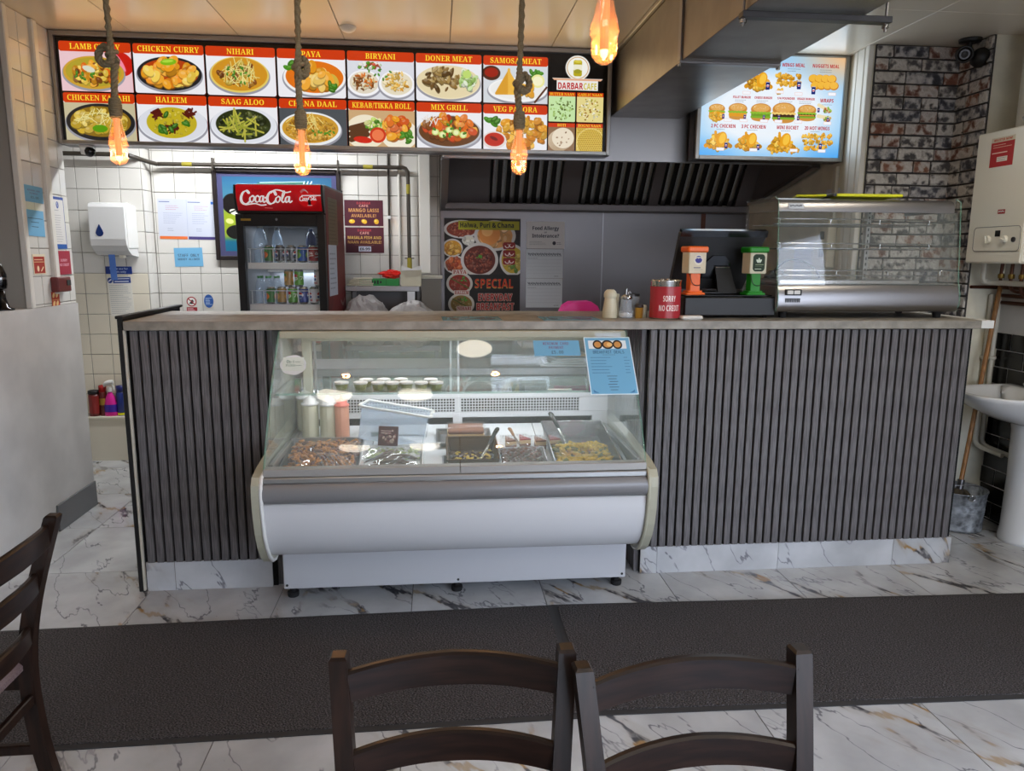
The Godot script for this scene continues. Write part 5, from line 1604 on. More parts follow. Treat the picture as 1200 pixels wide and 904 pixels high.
func paint_breakfast_poster() -> void:
	sheet_print("specials", 356, 456, Color(0.05, 0.035, 0.035), func(r: Rect2i):
		var top := Rect2i(r.position, Vector2i(356, 258))
		for y in 258: fillr(prints, Rect2i(r.position + Vector2i(0, y), Vector2i(356, 1)), Color(0.12, 0.075, 0.07) if y % 16 > 2 else Color(0.07, 0.045, 0.04))
		# bowls: chana, halwa, sides
		var bowl := func(x: float, y: float, rx: float, ry: float, inner: Color, cols: Array, n: int, s0: float, s1: float):
			oval(prints, top, x, y, rx, ry, Color(0.78, 0.76, 0.74)); oval(prints, top, x, y, rx * 0.84, ry * 0.82, inner); chunks(prints, top, x, y, rx * 0.76, ry * 0.74, cols, n, s0, s1)
		bowl.call(80, 50, 82, 42, Color(0.50, 0.18, 0.08), [Color(0.56, 0.22, 0.10), Color(0.42, 0.13, 0.05)], 80, 4, 8)
		bowl.call(38, 136, 48, 42, Color(0.80, 0.56, 0.14), [Color(0.86, 0.64, 0.20), Color(0.72, 0.46, 0.10)], 30, 8, 14)
		bowl.call(50, 212, 52, 42, Color(0.50, 0.26, 0.14), [Color(0.78, 0.34, 0.12), Color(0.60, 0.20, 0.08)], 26, 9, 15)
		bowl.call(236, 78, 98, 70, Color(0.82, 0.58, 0.34), [Color(0.86, 0.62, 0.36), Color(0.92, 0.74, 0.52)], 20, 18, 34)
		oval(prints, top, 210, 70, 50, 50, Color(0.86, 0.55, 0.26)); oval(prints, top, 200, 58, 26, 24, Color(0.93, 0.70, 0.42))
		bowl.call(320, 190, 62, 74, Color(0.72, 0.60, 0.16), [Color(0.76, 0.64, 0.20), Color(0.82, 0.72, 0.32), Color(0.3, 0.45, 0.1)], 40, 8, 14)
		bowl.call(112, 100, 30, 24, Color(0.80, 0.78, 0.70), [Color(0.85, 0.83, 0.78)], 8, 6, 10)
		bowl.call(164, 190, 88, 80, Color(0.36, 0.11, 0.05), [Color(0.44, 0.15, 0.07), Color(0.34, 0.10, 0.04), Color(0.52, 0.20, 0.10)], 150, 5, 9)
		leaves(prints, top, 164, 178, 16, 12, 8, 6)
		fillr(prints, Rect2i(r.position + Vector2i(66, 12), Vector2i(284, 40)), Color(0.62, 0.60, 0.06))
		text(prints, r, "Halwa, Puri & Chana", 200, 42, 31, Color(0.07, 0.06, 0.04), "bold", 254)
		# the three dish names again in Urdu script
		for k in 3:
			rrect(prints, r, 274, 108.0 + k * 36, 332, 140.0 + k * 36, 9, Color(0.52, 0.10, 0.08))
			var y := 128.0 + k * 36
			script_stroke(prints, r, [[324, y - 4], [318, y + 3], [308, y + 1], [304, y - 8], [300, y + 3], [290, y + 4], [284, y - 3]], Color(0.90, 0.85, 0.82), Vector2.ZERO, 1.0, 3, 4)
			for j in 3: oval(prints, r, 296.0 + j * 7, y + (9 if k != 0 else -11), 1.8, 1.8, Color(0.90, 0.85, 0.82))
		# lower half
		for q in [[70.0, 300.0, "PAYA", Color(0.52, 0.14, 0.06)], [78.0, 396.0, "HALEEM", Color(0.50, 0.40, 0.16)], [90.0, 470.0, "NIHARI", Color(0.52, 0.28, 0.12)]]:
			oval(prints, r, q[0], q[1], 62, 52, Color(0.74, 0.72, 0.68)); oval(prints, r, q[0], q[1], 50, 41, q[3]); chunks(prints, r, q[0], q[1], 42, 33, [q[3].lightened(0.1), q[3].darkened(0.15)], 30, 5, 10); bar(prints, r, q[0] - 40, q[1] - 24, q[0] + 44, q[1] + 22, 5, Color(0.30, 0.36, 0.10)); leaves(prints, r, q[0] + 20, q[1] - 22, 24, 14, 5, 7)
			fillr(prints, Rect2i(r.position + Vector2i(int(q[0]) - 34, int(q[1]) - 64), Vector2i(72, 22)), Color(0.80, 0.76, 0.72)); text(prints, r, q[2], q[0] + 2, q[1] - 46, 22, Color(0.55, 0.10, 0.07), "slab", 66)
		for k in 2: text(prints, r, "SPECIAL", 232 + k, 322 - k * 3, 58, [Color(0.75, 0.62, 0.30), Color(0.72, 0.20, 0.05)][k], "bold", 184)
		for q in [["EVERYDAY", 380.0, 164.0], ["BREAKFAST", 424.0, 180.0]]:
			for k in 9: text(prints, r, q[0], 238.0 + (k % 3 - 1) * 2, q[1] + (k / 3 - 1) * 2, 44, Color(0.72, 0.62, 0.58), "bold", q[2])
			text(prints, r, q[0], 238, q[1], 44, Color(0.60, 0.09, 0.08), "bold", q[2])
		text(prints, r, "Plain Naan, Butter Naan", 238, 446, 15, Color(0.72, 0.66, 0.20), "slab", 156))

# ---------------------------------------------------------------- light boxes, hood, duct, hanging lamps
func glow_mat() -> StandardMaterial3D:
	var m := mat(Color(0.25, 0.25, 0.25), 0.25)
	m.albedo_texture = M.glow_tex
	m.emission_enabled = true
	m.emission = Color.WHITE
	m.emission_operator = BaseMaterial3D.EMISSION_OP_MULTIPLY
	m.emission_texture = M.glow_tex
	m.emission_energy_multiplier = 0.95
	return m

func build_menus() -> void:
	M.glow = glow_mat()
	var t := thing("menu_light_box", "wide lit menu board of curry photographs with orange title strips, hung over the counter", "menu board")
	var st := mb()
	span(st, Vector3(-2.102, 2.128, -4.72), Vector3(1.045, 2.728, -4.602))
	obj("case", st, M.steel_dark, t)
	st = mb()
	for q in [[-2.102, 2.128, -2.08, 2.728], [1.022, 2.128, 1.045, 2.728], [-2.08, 2.128, 1.022, 2.150], [-2.08, 2.702, 1.022, 2.728]]:
		span(st, Vector3(q[0], q[1], -4.62), Vector3(q[2], q[3], -4.575), 0.003)
	obj("frame", st, M.alu, t)
	st = mb()
	span(st, Vector3(-2.08, 2.15, -4.602), Vector3(1.022, 2.702, -4.598))
	obj("face", st, M.black_gloss, t)
	var rows := [["LAMB CURRY", "CHICKEN CURRY", "NIHARI", "PAYA", "BIRYANI", "DONER MEAT", "SAMOSA MEAT"], ["CHICKEN KARAHI", "HALEEM", "SAAG ALOO", "CHANA DAAL", "KEBAB/TIKKA ROLL", "MIX GRILL", "VEG PAKORA"]]
	for j in 2:
		for i in 7:
			st = mb()
			plate(st, T(-1.872 + 0.391 * i, 2.546 - 0.270 * j, -4.5979), 0.380, 0.262, 0.003, C[rows[j][i]])
			obj("menu_panel", st, M.glow, t)
	var small := [["BUTTER NAAN", 0, 0], ["GARLIC NAAN", 1, 0], ["ROTI", 0, 1], ["ROGNI NAAN", 1, 1]]
	for q in small:
		st = mb()
		plate(st, T(0.752 + 0.169 * q[1], 2.402 - 0.176 * q[2], -4.5979), 0.160, 0.168, 0.003, C[q[0]])
		obj("menu_panel", st, M.glow, t)
	st = mb()
	plate(st, T(0.842, 2.592, -4.5979), 0.31, 0.205, 0.003, C["logo"])
	obj("logo_panel", st, M.glow, t)
	area_lamp("menu_light", Vector3(-0.55, 2.42, -4.57), Vector2(3.0, 0.5), Color(1.0, 0.82, 0.55), 0.45, Vector3(0, PI, 0))
	var b := thing("chicken_menu_light_box", "lit blue-white menu board of burgers and fried chicken, half behind the steel duct", "menu board")
	st = mb()
	span(st, Vector3(1.56, 2.112, -4.66), Vector3(2.494, 2.728, -4.55))
	obj("case", st, M.steel_dark, b)
	st = mb()
	for q in [[1.56, 2.112, 1.584, 2.728], [2.47, 2.112, 2.494, 2.728], [1.584, 2.112, 2.47, 2.136], [1.584, 2.718, 2.47, 2.728]]:
		span(st, Vector3(q[0], q[1], -4.57), Vector3(q[2], q[3], -4.53), 0.003)
	obj("frame", st, M.alu, b)
	st = mb()
	plate(st, T(2.027, 2.427, -4.5499), 0.886, 0.582, 0.004, C["burgers"])
	obj("menu_screen", st, M.glow, b)
	area_lamp("chicken_menu_light", Vector3(2.027, 2.427, -4.52), Vector2(0.85, 0.55), Color(0.85, 0.93, 1.0), 0.28, Vector3(0, PI, 0))

func build_hood() -> void:
	var t := thing("extractor_hood", "long stainless steel extractor hood with slanted baffle filters over the cooking bay", "extractor hood")
	var st := mb()
	span(st, Vector3(0.05, 2.112, -4.75), Vector3(2.45, 2.728, -4.722), 0.002)
	obj("front_panel", st, M.steel, t)
	for s in 2:
		var o := PackedVector2Array([Vector2(4.75, 2.112), Vector2(5.88, 1.875), Vector2(5.88, 2.728), Vector2(4.75, 2.728)])
		st = mb()
		prism(st, o, 0.02, Transform3D(Basis(Vector3(0, 0, -1), Vector3.UP, Vector3(1, 0, 0)), Vector3(0.05 if s == 0 else 2.43, 0, 0)))
		var sp := obj("side_panel", st, M.hood_grey, t)
		st = mb()
		var p := Vector3(0.06 if s == 0 else 2.44, 2.112, -4.75)
		var q := Vector3(0.06 if s == 0 else 2.44, 1.875, -5.88)
		box(st, (p + q) * 0.5, Vector3(0.05, (q - p).length(), 0.022), 0.002, turn_to(q - p))
		obj("rim", st, M.steel, sp)
	# gutter along the foot of the filters
	st = mb()
	span(st, Vector3(0.07, 1.868, -5.89), Vector3(2.43, 1.915, -5.70), 0.004)
	obj("gutter", st, M.hood_grey, t)
	# blanking plates and three filter banks on one slope
	var base := Vector3(0, 1.915, -5.76)
	var slope := Basis(Vector3.RIGHT, 0.62)     # leans towards the room as it rises
	var L := 0.62
	var cuts := [[0.07, 0.40, 0], [0.40, 0.935, 1], [0.935, 1.08, 0], [1.08, 1.62, 1], [1.62, 1.70, 0], [1.70, 2.31, 1], [2.31, 2.43, 0]]
	for q in cuts:
		var w: float = q[1] - q[0] - 0.004
		var cx: float = (q[0] + q[1]) / 2
		st = mb()
		if q[2] == 0:
			box(st, base + slope * Vector3(0, L / 2, 0) + Vector3(cx, 0, 0), Vector3(w, L, 0.01), 0.001, slope)
			obj("blank_panel", st, M.hood_grey, t)
		else:
			box(st, base + slope * Vector3(0, L / 2, -0.02) + Vector3(cx, 0, 0), Vector3(w, L, 0.006), 0.001, slope)
			var f := obj("baffle_filter", st, M.black, t)
			var n := 8
			for k in n:
				var x := cx - w / 2 + w * (k + 0.5) / n
				st = mb()
				var o := PackedVector2Array()
				for a in 9: o.append(Vector2(cos(PI * a / 8.0) * w / n * 0.27, sin(PI * a / 8.0) * 0.022))
				o.append(Vector2(-w / n * 0.24, -0.004)); o.append(Vector2(w / n * 0.24, -0.004))
				prism(st, o, L, Transform3D(slope * Basis(Vector3.RIGHT, -PI / 2), base + slope * Vector3(0, 0, 0.004) + Vector3(x, 0, 0)), true)
				obj("baffle", st, M.baffle, f)
				st = mb()
				lathe(st, base + slope * Vector3(w / n * 0.5, 0.022, 0.0) + Vector3(x, 0, 0), [Vector2(0.012, 0), Vector2(0.006, 0.014), Vector2(0, 0.018)], 8)
				if k < n - 1: obj("drip_cap", st, M.black, f)
	# steel lining of the bay
	var wl := thing("steel_splashback", "brushed steel splashback sheets lining the wall under the extractor hood", "splashback")
	for q in [[0.035, 1.302], [1.308, 2.098], [2.135, 2.49]]:
		st = mb()
		span(st, Vector3(q[0], 0.4, -5.889), Vector3(q[1], 1.90, -5.883), 0.001)
		obj("sheet", st, M.splash, wl)
	st = mb()
	span(st, Vector3(2.098, 0.4, -5.8895), Vector3(2.135, 1.90, -5.879), 0.002)
	obj("joint_strip", st, M.copper, wl)
	st = mb()
	span(st, Vector3(1.3, 0.4, -5.8895), Vector3(1.31, 1.90, -5.88), 0.002)
	obj("joint_strip", st, M.steel, wl)

func build_duct() -> void:
	var t := thing("ventilation_duct", "square galvanised ventilation duct running under the ceiling to the extractor hood", "duct")
	var secs := [[-4.72, -3.375], [-3.365, -2.2], [-2.19, -0.9]]
	for q in secs:
		var st := mb()
		span(st, Vector3(1.075, 2.374, q[0]), Vector3(1.513, 2.708, q[1]), 0.002)
		obj("duct_section", st, M.galv, t)
	for z in [-3.37, -2.195]:
		var st := mb()
		span(st, Vector3(1.064, 2.362, z - 0.018), Vector3(1.524, 2.374, z + 0.018), 0.002)
		span(st, Vector3(1.064, 2.374, z - 0.018), Vector3(1.075, 2.715, z + 0.018), 0.002)
		span(st, Vector3(1.513, 2.374, z - 0.018), Vector3(1.524, 2.715, z + 0.018), 0.002)
		var fl := obj("flange", st, M.steel, t)
		for x in [1.069, 1.519]:
			st = mb()
			lathe(st, Vector3(x, 2.352, z), [Vector2(0, 0), Vector2(0.009, 0.0), Vector2(0.009, 0.01), Vector2(0, 0.01)], 6, Basis.IDENTITY, true)
			obj("corner_bolt", st, M.steel_bright, fl)
	var h := thing("duct_hanger", "slotted steel hanger rail with threaded rods bolted across under the duct", "bracket")
	var st := mb()
	span(st, Vector3(1.055, 2.345, -2.685), Vector3(1.60, 2.366, -2.645), 0.002)
	obj("rail", st, M.steel_dark, h)
	for x in [1.065, 1.585]:
		st = mb()
		cyl(st, Vector3(x, 2.318, -2.665), Vector3(x, 2.735, -2.665), 0.005, 8)
		var rod := obj("threaded_rod", st, M.steel, h)
		st = mb()
		lathe(st, Vector3(x, 2.33, -2.665), [Vector2(0, 0), Vector2(0.012, 0), Vector2(0.012, 0.011), Vector2(0, 0.011)], 6, Basis.IDENTITY, true)
		obj("nut", st, M.steel_bright, rod)
	# thin conduit along the ceiling beside the duct
	var c := thing("ceiling_conduit", "thin grey conduit clipped to the ceiling along the edge of the duct", "conduit")
	st = mb()
	span(st, Vector3(1.055, 2.709, -4.55), Vector3(1.075, 2.729, -0.9), 0.003)
	obj("conduit", st, M.alu, c)

func rope_strands(st: SurfaceTool, path: Array, r: float, pitch: float) -> void:
	var d := 0.0
	var three := [[], [], []]
	var side := Vector3(1, 0, 0)
	for i in path.size():
		var t: Vector3 = (path[mini(i + 1, path.size() - 1)] - path[maxi(i - 1, 0)]).normalized()
		side = (side - t * side.dot(t)).normalized()
		var o := t.cross(side)
		if i > 0: d += (path[i] - path[i - 1]).length()
		for k in 3:
			var a := TAU * (d / pitch + k / 3.0)
			three[k].append(path[i] + (side * cos(a) + o * sin(a)) * r * 0.52)
	for k in 3: tube(st, three[k], r * 0.58, 6)

func pendant(called: String, label: String, x: float, z: float, tip: float, knot: float, flip: float, power: float) -> void:
	var t := thing(called, label, "pendant lamp", Vector3(x, 0, z), 0.0, "rope pendant lamps")
	var top := 2.725
	var s := tip + 0.165          # underside of the rope collar
	# rope with an overhand loop
	var pts := [Vector3(-0.012 * flip, top, 0), Vector3(-0.008 * flip, (top + knot) * 0.5 + 0.05, 0), Vector3(0.0, knot + 0.045, 0.0), Vector3(0.004 * flip, knot + 0.012, 0.012)]
	for k in 9:
		var a := 0.9 - k * TAU / 9.0
		pts.append(Vector3(flip * (-0.020 + cos(a) * 0.026), knot - 0.004 + sin(a) * 0.030, 0.016 - 0.004 * k))
	pts.append(Vector3(0.008 * flip, knot - 0.02, -0.014))
	pts.append(Vector3(0.006 * flip, knot - 0.06, 0.0))
	pts.append(Vector3(0, s + 0.06, 0))
	var st := mb()
	rope_strands(st, smooth_path(pts, 9), 0.0125, 0.052)
	var rope := obj("rope", st, M.rope, t)
	st = mb()
	var ring := []
	for k in 12: ring.append(Vector3(flip * 0.004 + cos(k * 0.62) * 0.016, knot + 0.008 - k * 0.0028, sin(k * 0.62) * 0.017))
	tube(st, ring, 0.009, 6)
	obj("knot", st, M.rope, rope)
	# whipped collar over the lamp holder
	st = mb()
	var coil := []
	for k in 120: coil.append(Vector3(cos(k * 0.5) * (0.0165 + 0.003 * sin(k * 0.026)), s + 0.062 - k * 0.00052, sin(k * 0.5) * (0.0165 + 0.003 * sin(k * 0.026))))
	tube(st, coil, 0.0042, 5)
	obj("rope_collar", st, M.rope, t)
	st = mb()
	lathe(st, Vector3(0, s - 0.004, 0), [Vector2(0, 0), Vector2(0.017, 0), Vector2(0.0175, 0.06), Vector2(0, 0.062)], 14, Basis.IDENTITY, true)
	obj("lamp_holder", st, M.brass, t)
	# amber glass drop with a waist and dimpled lower half
	var prof := []
	for q in [[0.0, 0.0], [0.010, 0.0015], [0.019, 0.007], [0.026, 0.016], [0.0285, 0.026], [0.0285, 0.050], [0.0275, 0.056], [0.0315, 0.066], [0.0320, 0.074], [0.0290, 0.090], [0.0245, 0.110], [0.0195, 0.132], [0.0165, 0.150], [0.0155, 0.166]]: prof.append(Vector2(q[0], q[1]))
	st = mb()
	for k in prof.size() - 1:
		var facet: bool = k >= 3 and k <= 8
		sm(st, -1 if facet else 10)
		for i in 16:
			var ring_pt := func(pr: Vector2, ii: int) -> Vector3:
				var rr := pr.x * (1.0 + (0.05 if (ii + k) % 2 == 0 else -0.04) * (1.0 if pr.y > 0.012 and pr.y < 0.10 else 0.0))
				return Vector3(sin(TAU * ii / 16.0) * rr, tip + pr.y, cos(TAU * ii / 16.0) * rr)
			var a: Vector3 = ring_pt.call(prof[k], i); var b: Vector3 = ring_pt.call(prof[k], i + 1)
			var c: Vector3 = ring_pt.call(prof[k + 1], i + 1); var d: Vector3 = ring_pt.call(prof[k + 1], i)
			if k > 0: tri(st, a, b, c)
			else: tri(st, a, b, c)
			tri(st, a, c, d)
	sm(st, -1)
	obj("glass_bulb", st, M.amber, t)
	# glowing core: ribbed column with a bright tip
	var e1 := mat(Color(0.9, 0.45, 0.15), 0.5)
	e1.emission_enabled = true; e1.emission = Color(1.0, 0.71, 0.46); e1.emission_energy_multiplier = 0.58
	var e2 := mat(Color(1, 0.9, 0.7), 0.5)
	e2.emission_enabled = true; e2.emission = Color(1.0, 0.88, 0.62); e2.emission_energy_multiplier = 2.2
	st = mb()
	lathe(st, Vector3(0, tip + 0.032, 0), [Vector2(0, 0), Vector2(0.0105, 0), Vector2(0.011, 0.13), Vector2(0, 0.13)], 9, Basis.IDENTITY, true)
	var core := obj("filament_core", st, e1, t)
	st = mb()
	lathe(st, Vector3(0, tip + 0.010, 0), [Vector2(0, 0), Vector2(0.0035, 0.004), Vector2(0.008, 0.009), Vector2(0.0095, 0.022), Vector2(0, 0.022)], 10)
	obj("filament_tip", st, e2, core)
	var l := OmniLight3D.new()
	l.name = numbered("pendant_light", "")
	l.light_color = Color(1.0, 0.70, 0.40)
	l.light_energy = power
	l.light_size = 0.02
	l.omni_range = 9.0
	l.omni_attenuation = 2.0
	l.shadow_enabled = true
	l.position = Vector3(x, tip + 0.045, z)
	add_child(l)

func build_pendants() -> void:
	pendant("pendant_lamp", "amber bulb on a knotted rope in front of the chicken karahi menu panel", -1.128, -2.9, 1.838, 2.215, 1.0, LAMP_E)
	pendant("pendant_lamp", "amber bulb on a knotted rope above the drinks fridge, before the chana daal panel", -0.486, -2.9, 1.812, 2.195, -0.6, LAMP_E)
	pendant("pendant_lamp", "amber bulb on a knotted rope in front of the veg pakora menu panel", 0.314, -2.9, 1.830, 2.165, -0.8, LAMP_E)
	pendant("pendant_lamp", "largest-looking amber bulb, nearest the duct and cut by the top of the photo", 0.386, -1.78, 1.962, 2.40, 1.0, LAMP_E)
const LAMP_E := 0.10

# ---------------------------------------------------------------- back wall and fridge
func sign_plate(called: String, label: String, cat: String, uv: String, t: Transform3D, w: float, h: float, group := "", th := 0.0012, m: Material = null) -> MeshInstance3D:
	var st := mb()
	plate(st, T(0, 0, 0), w, h, th, C[uv])
	var o := put(called, mesh_of(st), m if m else M.print, null, t)
	tag(o, label, cat, group)
	return o

func build_back() -> void:
	var zb := -5.882
	sign_plate("paper_notice", "pair of printed certificates taped to white tiles above the blue staff sign", "notice", "certs", T(-1.842, 1.776, zb, 0, 0, -0.01), 0.412, 0.293)
	sign_plate("staff_only_sign", "small blue STAFF ONLY notice on white tiles left of the drinks fridge", "sign", "staff", T(-1.848, 1.498, zb, 0, 0, 0.02), 0.205, 0.140)
	sign_plate("prohibition_sign", "red-ringed prohibition sticker on white tiles just above the counter end", "sign", "no_sign", T(-1.848, 1.148, zb), 0.084, 0.114)
	sign_plate("instruction_sign", "round blue instruction sticker on the tiles beside the red prohibition sticker", "sign", "must_sign", T(-1.722, 1.170, zb), 0.072, 0.104)
	sign_plate("hands_sign", "narrow dark blue sign under the towel dispenser on white tiles", "sign", "sink_sign", T(-2.290, 1.402, -5.7175), 0.182, 0.055)
	sign_plate("handwash_notice", "white handwashing notice with blue heading below the towel dispenser", "notice", "handwash", T(-2.290, 1.214, -5.7175, 0, 0, 0.03), 0.165, 0.286)
	sign_plate("lassi_poster", "maroon MANGO LASSI AVAILABLE poster on white tiles right of the fridge", "poster", "menu_lassi", T(-0.545, 1.838, zb), 0.290, 0.192)
	sign_plate("fish_poster", "maroon MASALA FISH AND NAAN poster taped below the mango lassi poster", "poster", "menu_fish", T(-0.543, 1.636, zb), 0.290, 0.192)
	sign_plate("specials_poster", "dark breakfast specials poster with bowls of curry on the steel splashback", "poster", "specials", T(0.358, 1.43, -5.8825), 0.592, 0.760)
	sign_plate("allergy_notice", "grey Food Allergy or Intolerance notice, topmost sheet on the steel splashback", "notice", "allergy", T(0.852, 1.688, -5.8825), 0.300, 0.208)
	sign_plate("chart_sheet", "white ruled sheet taped directly below the food allergy notice", "notice", "chart0", T(0.846, 1.467, -5.8825), 0.292, 0.226)
	sign_plate("chart_sheet", "white ruled sheet, lowest of the papers on the steel splashback", "notice", "chart1", T(0.846, 1.238, -5.8825), 0.290, 0.228)
	# framed picture behind the fridge
	var t := thing("framed_poster", "blue and green framed picture hung on the tiles behind the drinks fridge", "picture", Vector3(-1.165, 1.79, -5.879))
	var st := mb()
	for q in [[-0.475, -0.31, -0.445, 0.36], [0.425, -0.31, 0.455, 0.36], [-0.445, 0.33, 0.425, 0.36], [-0.445, -0.31, 0.425, -0.28]]:
		span(st, Vector3(q[0], q[1], 0), Vector3(q[2], q[3], 0.03), 0.004)
	obj("frame", st, M.frame, t)
	st = mb()
	plate(st, T(-0.01, 0.025, 0.004), 0.87, 0.61, 0.004, C["cola_poster"])
	obj("picture", st, M.print_gloss, t)
	# gas pipe run
	t = thing("gas_pipe", "dark gas pipe with yellow tape running along the tiles under the menu board", "pipe")
	st = mb()
	tube(st, smooth_path([Vector3(-2.9, 2.205, -5.66), Vector3(-2.22, 2.205, -5.66), Vector3(-2.14, 2.200, -5.67), Vector3(-2.02, 2.165, -5.80), Vector3(-1.93, 2.165, -5.83), Vector3(-1.2, 2.168, -5.83), Vector3(-0.30, 2.172, -5.83)], 6), 0.0155, 10)
	tube(st, [Vector3(-0.31, 2.172, -5.83), Vector3(-0.245, 2.172, -5.83), Vector3(-0.222, 2.164, -5.83), Vector3(-0.208, 2.142, -5.83), Vector3(-0.206, 2.09, -5.83), Vector3(-0.204, 1.50, -5.83)], 0.0155, 10)
	obj("pipe_run", st, M.pipe_black, t)
	for q in [[-1.80, 2.166], [-0.96, 2.169], [-0.50, 2.171]]:
		st = mb()
		cyl(st, Vector3(q[0] - 0.035, q[1], -5.83), Vector3(q[0] + 0.035, q[1], -5.83), 0.0165, 10)
		obj("tape_band", st, M.yellow_tape, t)
	st = mb()
	cyl(st, Vector3(-0.2055, 1.98, -5.83), Vector3(-0.2055, 2.05, -5.83), 0.0165, 10)
	obj("tape_band", st, M.yellow_tape, t)
	for x in [-1.62, -0.72]:
		st = mb()
		span(st, Vector3(x - 0.006, 2.125, -5.86), Vector3(x + 0.006, 2.215, -5.81), 0.002)
		obj("pipe_clip", st, M.pipe_black, t)
	st = mb()
	cyl(st, Vector3(-0.204, 1.40, -5.83), Vector3(-0.204, 1.505, -5.83), 0.019, 10)
	var valve := obj("gas_valve", st, M.yellow_tape, t)
	st = mb()
	for q in [[1.335, 0.016], [1.36, 0.021], [1.385, 0.017]]: lathe(st, Vector3(-0.204, q[0], -5.83), [Vector2(0, 0), Vector2(q[1], 0.002), Vector2(q[1], 0.022), Vector2(0, 0.024)], 8, Basis.IDENTITY, true)
	obj("union", st, M.brass, valve)
	st = mb()
	span(st, Vector3(-0.24, 1.498, -5.84), Vector3(-0.168, 1.506, -5.82), 0.002)
	obj("lever", st, M.pipe_black, valve)
	t = thing("riser_pipe", "thin black pipe rising up the tiles right of the maroon posters", "pipe")
	st = mb()
	cyl(st, Vector3(-0.355, 1.30, -5.872), Vector3(-0.355, 2.73, -5.872), 0.0075, 8)
	obj("pipe", st, M.pipe_black, t)
	st = mb()
	span(st, Vector3(-0.37, 1.795, -5.885), Vector3(-0.34, 1.82, -5.86), 0.003)
	obj("pipe_clip", st, M.white, t)
	t = thing("white_conduit", "slim white conduit rising up the tiles between the black pipe and gas pipe", "conduit")
	st = mb()
	cyl(st, Vector3(-0.278, 1.36, -5.872), Vector3(-0.278, 2.73, -5.872), 0.0095, 10)
	obj("conduit", st, M.white_trim, t)
	st = mb()
	span(st, Vector3(-0.125, 1.39, -5.889), Vector3(-0.042, 2.73, -5.80), 0.004)
	tag(obj("pipe_boxing", st, M.white_trim), "square white pipe boxing up the tiles left of the cooking bay", "boxing")
	# towel dispenser
	t = thing("towel_dispenser", "white paper towel dispenser with blue drop emblem on the tiled pier", "dispenser", Vector3(-2.27, 0, -5.718))
	var o := PackedVector2Array()
	for q in [[0.0, 1.855], [0.14, 1.872], [0.19, 1.86], [0.202, 1.838], [0.205, 1.62], [0.197, 1.575], [0.165, 1.54], [0.11, 1.51], [0.0, 1.50]]: o.append(Vector2(q[0], q[1]))
	st = mb()
	prism(st, o, 0.235, Transform3D(Basis(Vector3(0, 0, 1), Vector3.UP, Vector3(-1, 0, 0)), Vector3(0.125, 0, 0)))
	obj("cover", st, M.ceramic, t)
	st = mb()
	span(st, Vector3(0.1255, 1.56, 0.0), Vector3(0.131, 1.845, 0.175), 0.002)
	obj("side_cover", st, M.white, t)
	var drop := PackedVector2Array()
	for k in 17:
		var a := -PI * 0.5 + TAU * k / 17.0
		var yy := sin(a)
		drop.append(Vector2(cos(a) * 0.026 * (1.0 if yy < 0 else 1.0 - yy * 0.75), yy * (0.028 if yy < 0 else 0.056)))
	st = mb()
	prism(st, drop, 0.003, T(-0.045, 1.665, 0.2035))
	obj("emblem", st, mat(Color(0.05, 0.16, 0.38), 0.2), t)
	st = mb()
	box(st, Vector3(0.06, 1.50, 0.12), Vector3(0.03, 0.02, 0.05), 0.003)
	obj("nozzle", st, M.boiler, t)
	st = mb()
	sheet(st, [Vector2(-5.612, 1.335), Vector2(-5.607, 1.40), Vector2(-5.60, 1.52)], -2.305, -2.262, 0.002)
	tag(obj("blue_towel", st, mat(Color(0.32, 0.48, 0.78), 0.8)), "strip of blue paper towel hanging out of the white dispenser", "paper towel")
	# bottles on the tiled ledge
	bottles_on_ledge()
	# dome camera under the menu box
	t = thing("dome_camera", "small white dome camera with black lens hanging under the menu board corner", "camera", Vector3(-1.98, 2.126, -4.64))
	st = mb()
	lathe(st, Vector3.ZERO, [Vector2(0, -0.05), Vector2(0.03, -0.045), Vector2(0.036, -0.01), Vector2(0.04, 0.0), Vector2(0, 0.0)], 18)
	obj("housing", st, M.white, t)
	st = mb()
	lathe(st, Vector3(0.022, -0.03, 0.012), [Vector2(0, -0.03), Vector2(0.018, -0.026), Vector2(0.028, -0.01), Vector2(0.03, 0.008), Vector2(0.0, 0.02)], 16, Basis(Vector3.RIGHT, -0.5))
	obj("lens_dome", st, M.black_gloss, t)
	# smoke detector on the ceiling
	t = thing("smoke_detector", "small round white smoke detector on the ceiling above the menu board", "detector", Vector3(-0.46, 2.73, -4.33))
	st = mb()
	lathe(st, Vector3.ZERO, [Vector2(0, -0.028), Vector2(0.02, -0.027), Vector2(0.035, -0.018), Vector2(0.045, -0.004), Vector2(0.045, 0.0), Vector2(0, 0)], 20)
	obj("body", st, M.white, t)
	left_wall_papers()
	steel_table()

func bottle_shape(called: String, label: String, x: float, z: float, prof: Array, mats: Array, turn := 0.0) -> Node3D:
	var t := thing(called, label, "bottle", Vector3(x, 0.3365, z), turn, "cleaning products on the tiled ledge")
	for k in prof.size():
		var st := mb()
		lathe(st, Vector3.ZERO, prof[k][1], 18, Basis.IDENTITY, false, 1.0, prof[k][2] if prof[k].size() > 2 else 1.0)
		obj(prof[k][0], st, mats[k], t)
	return t

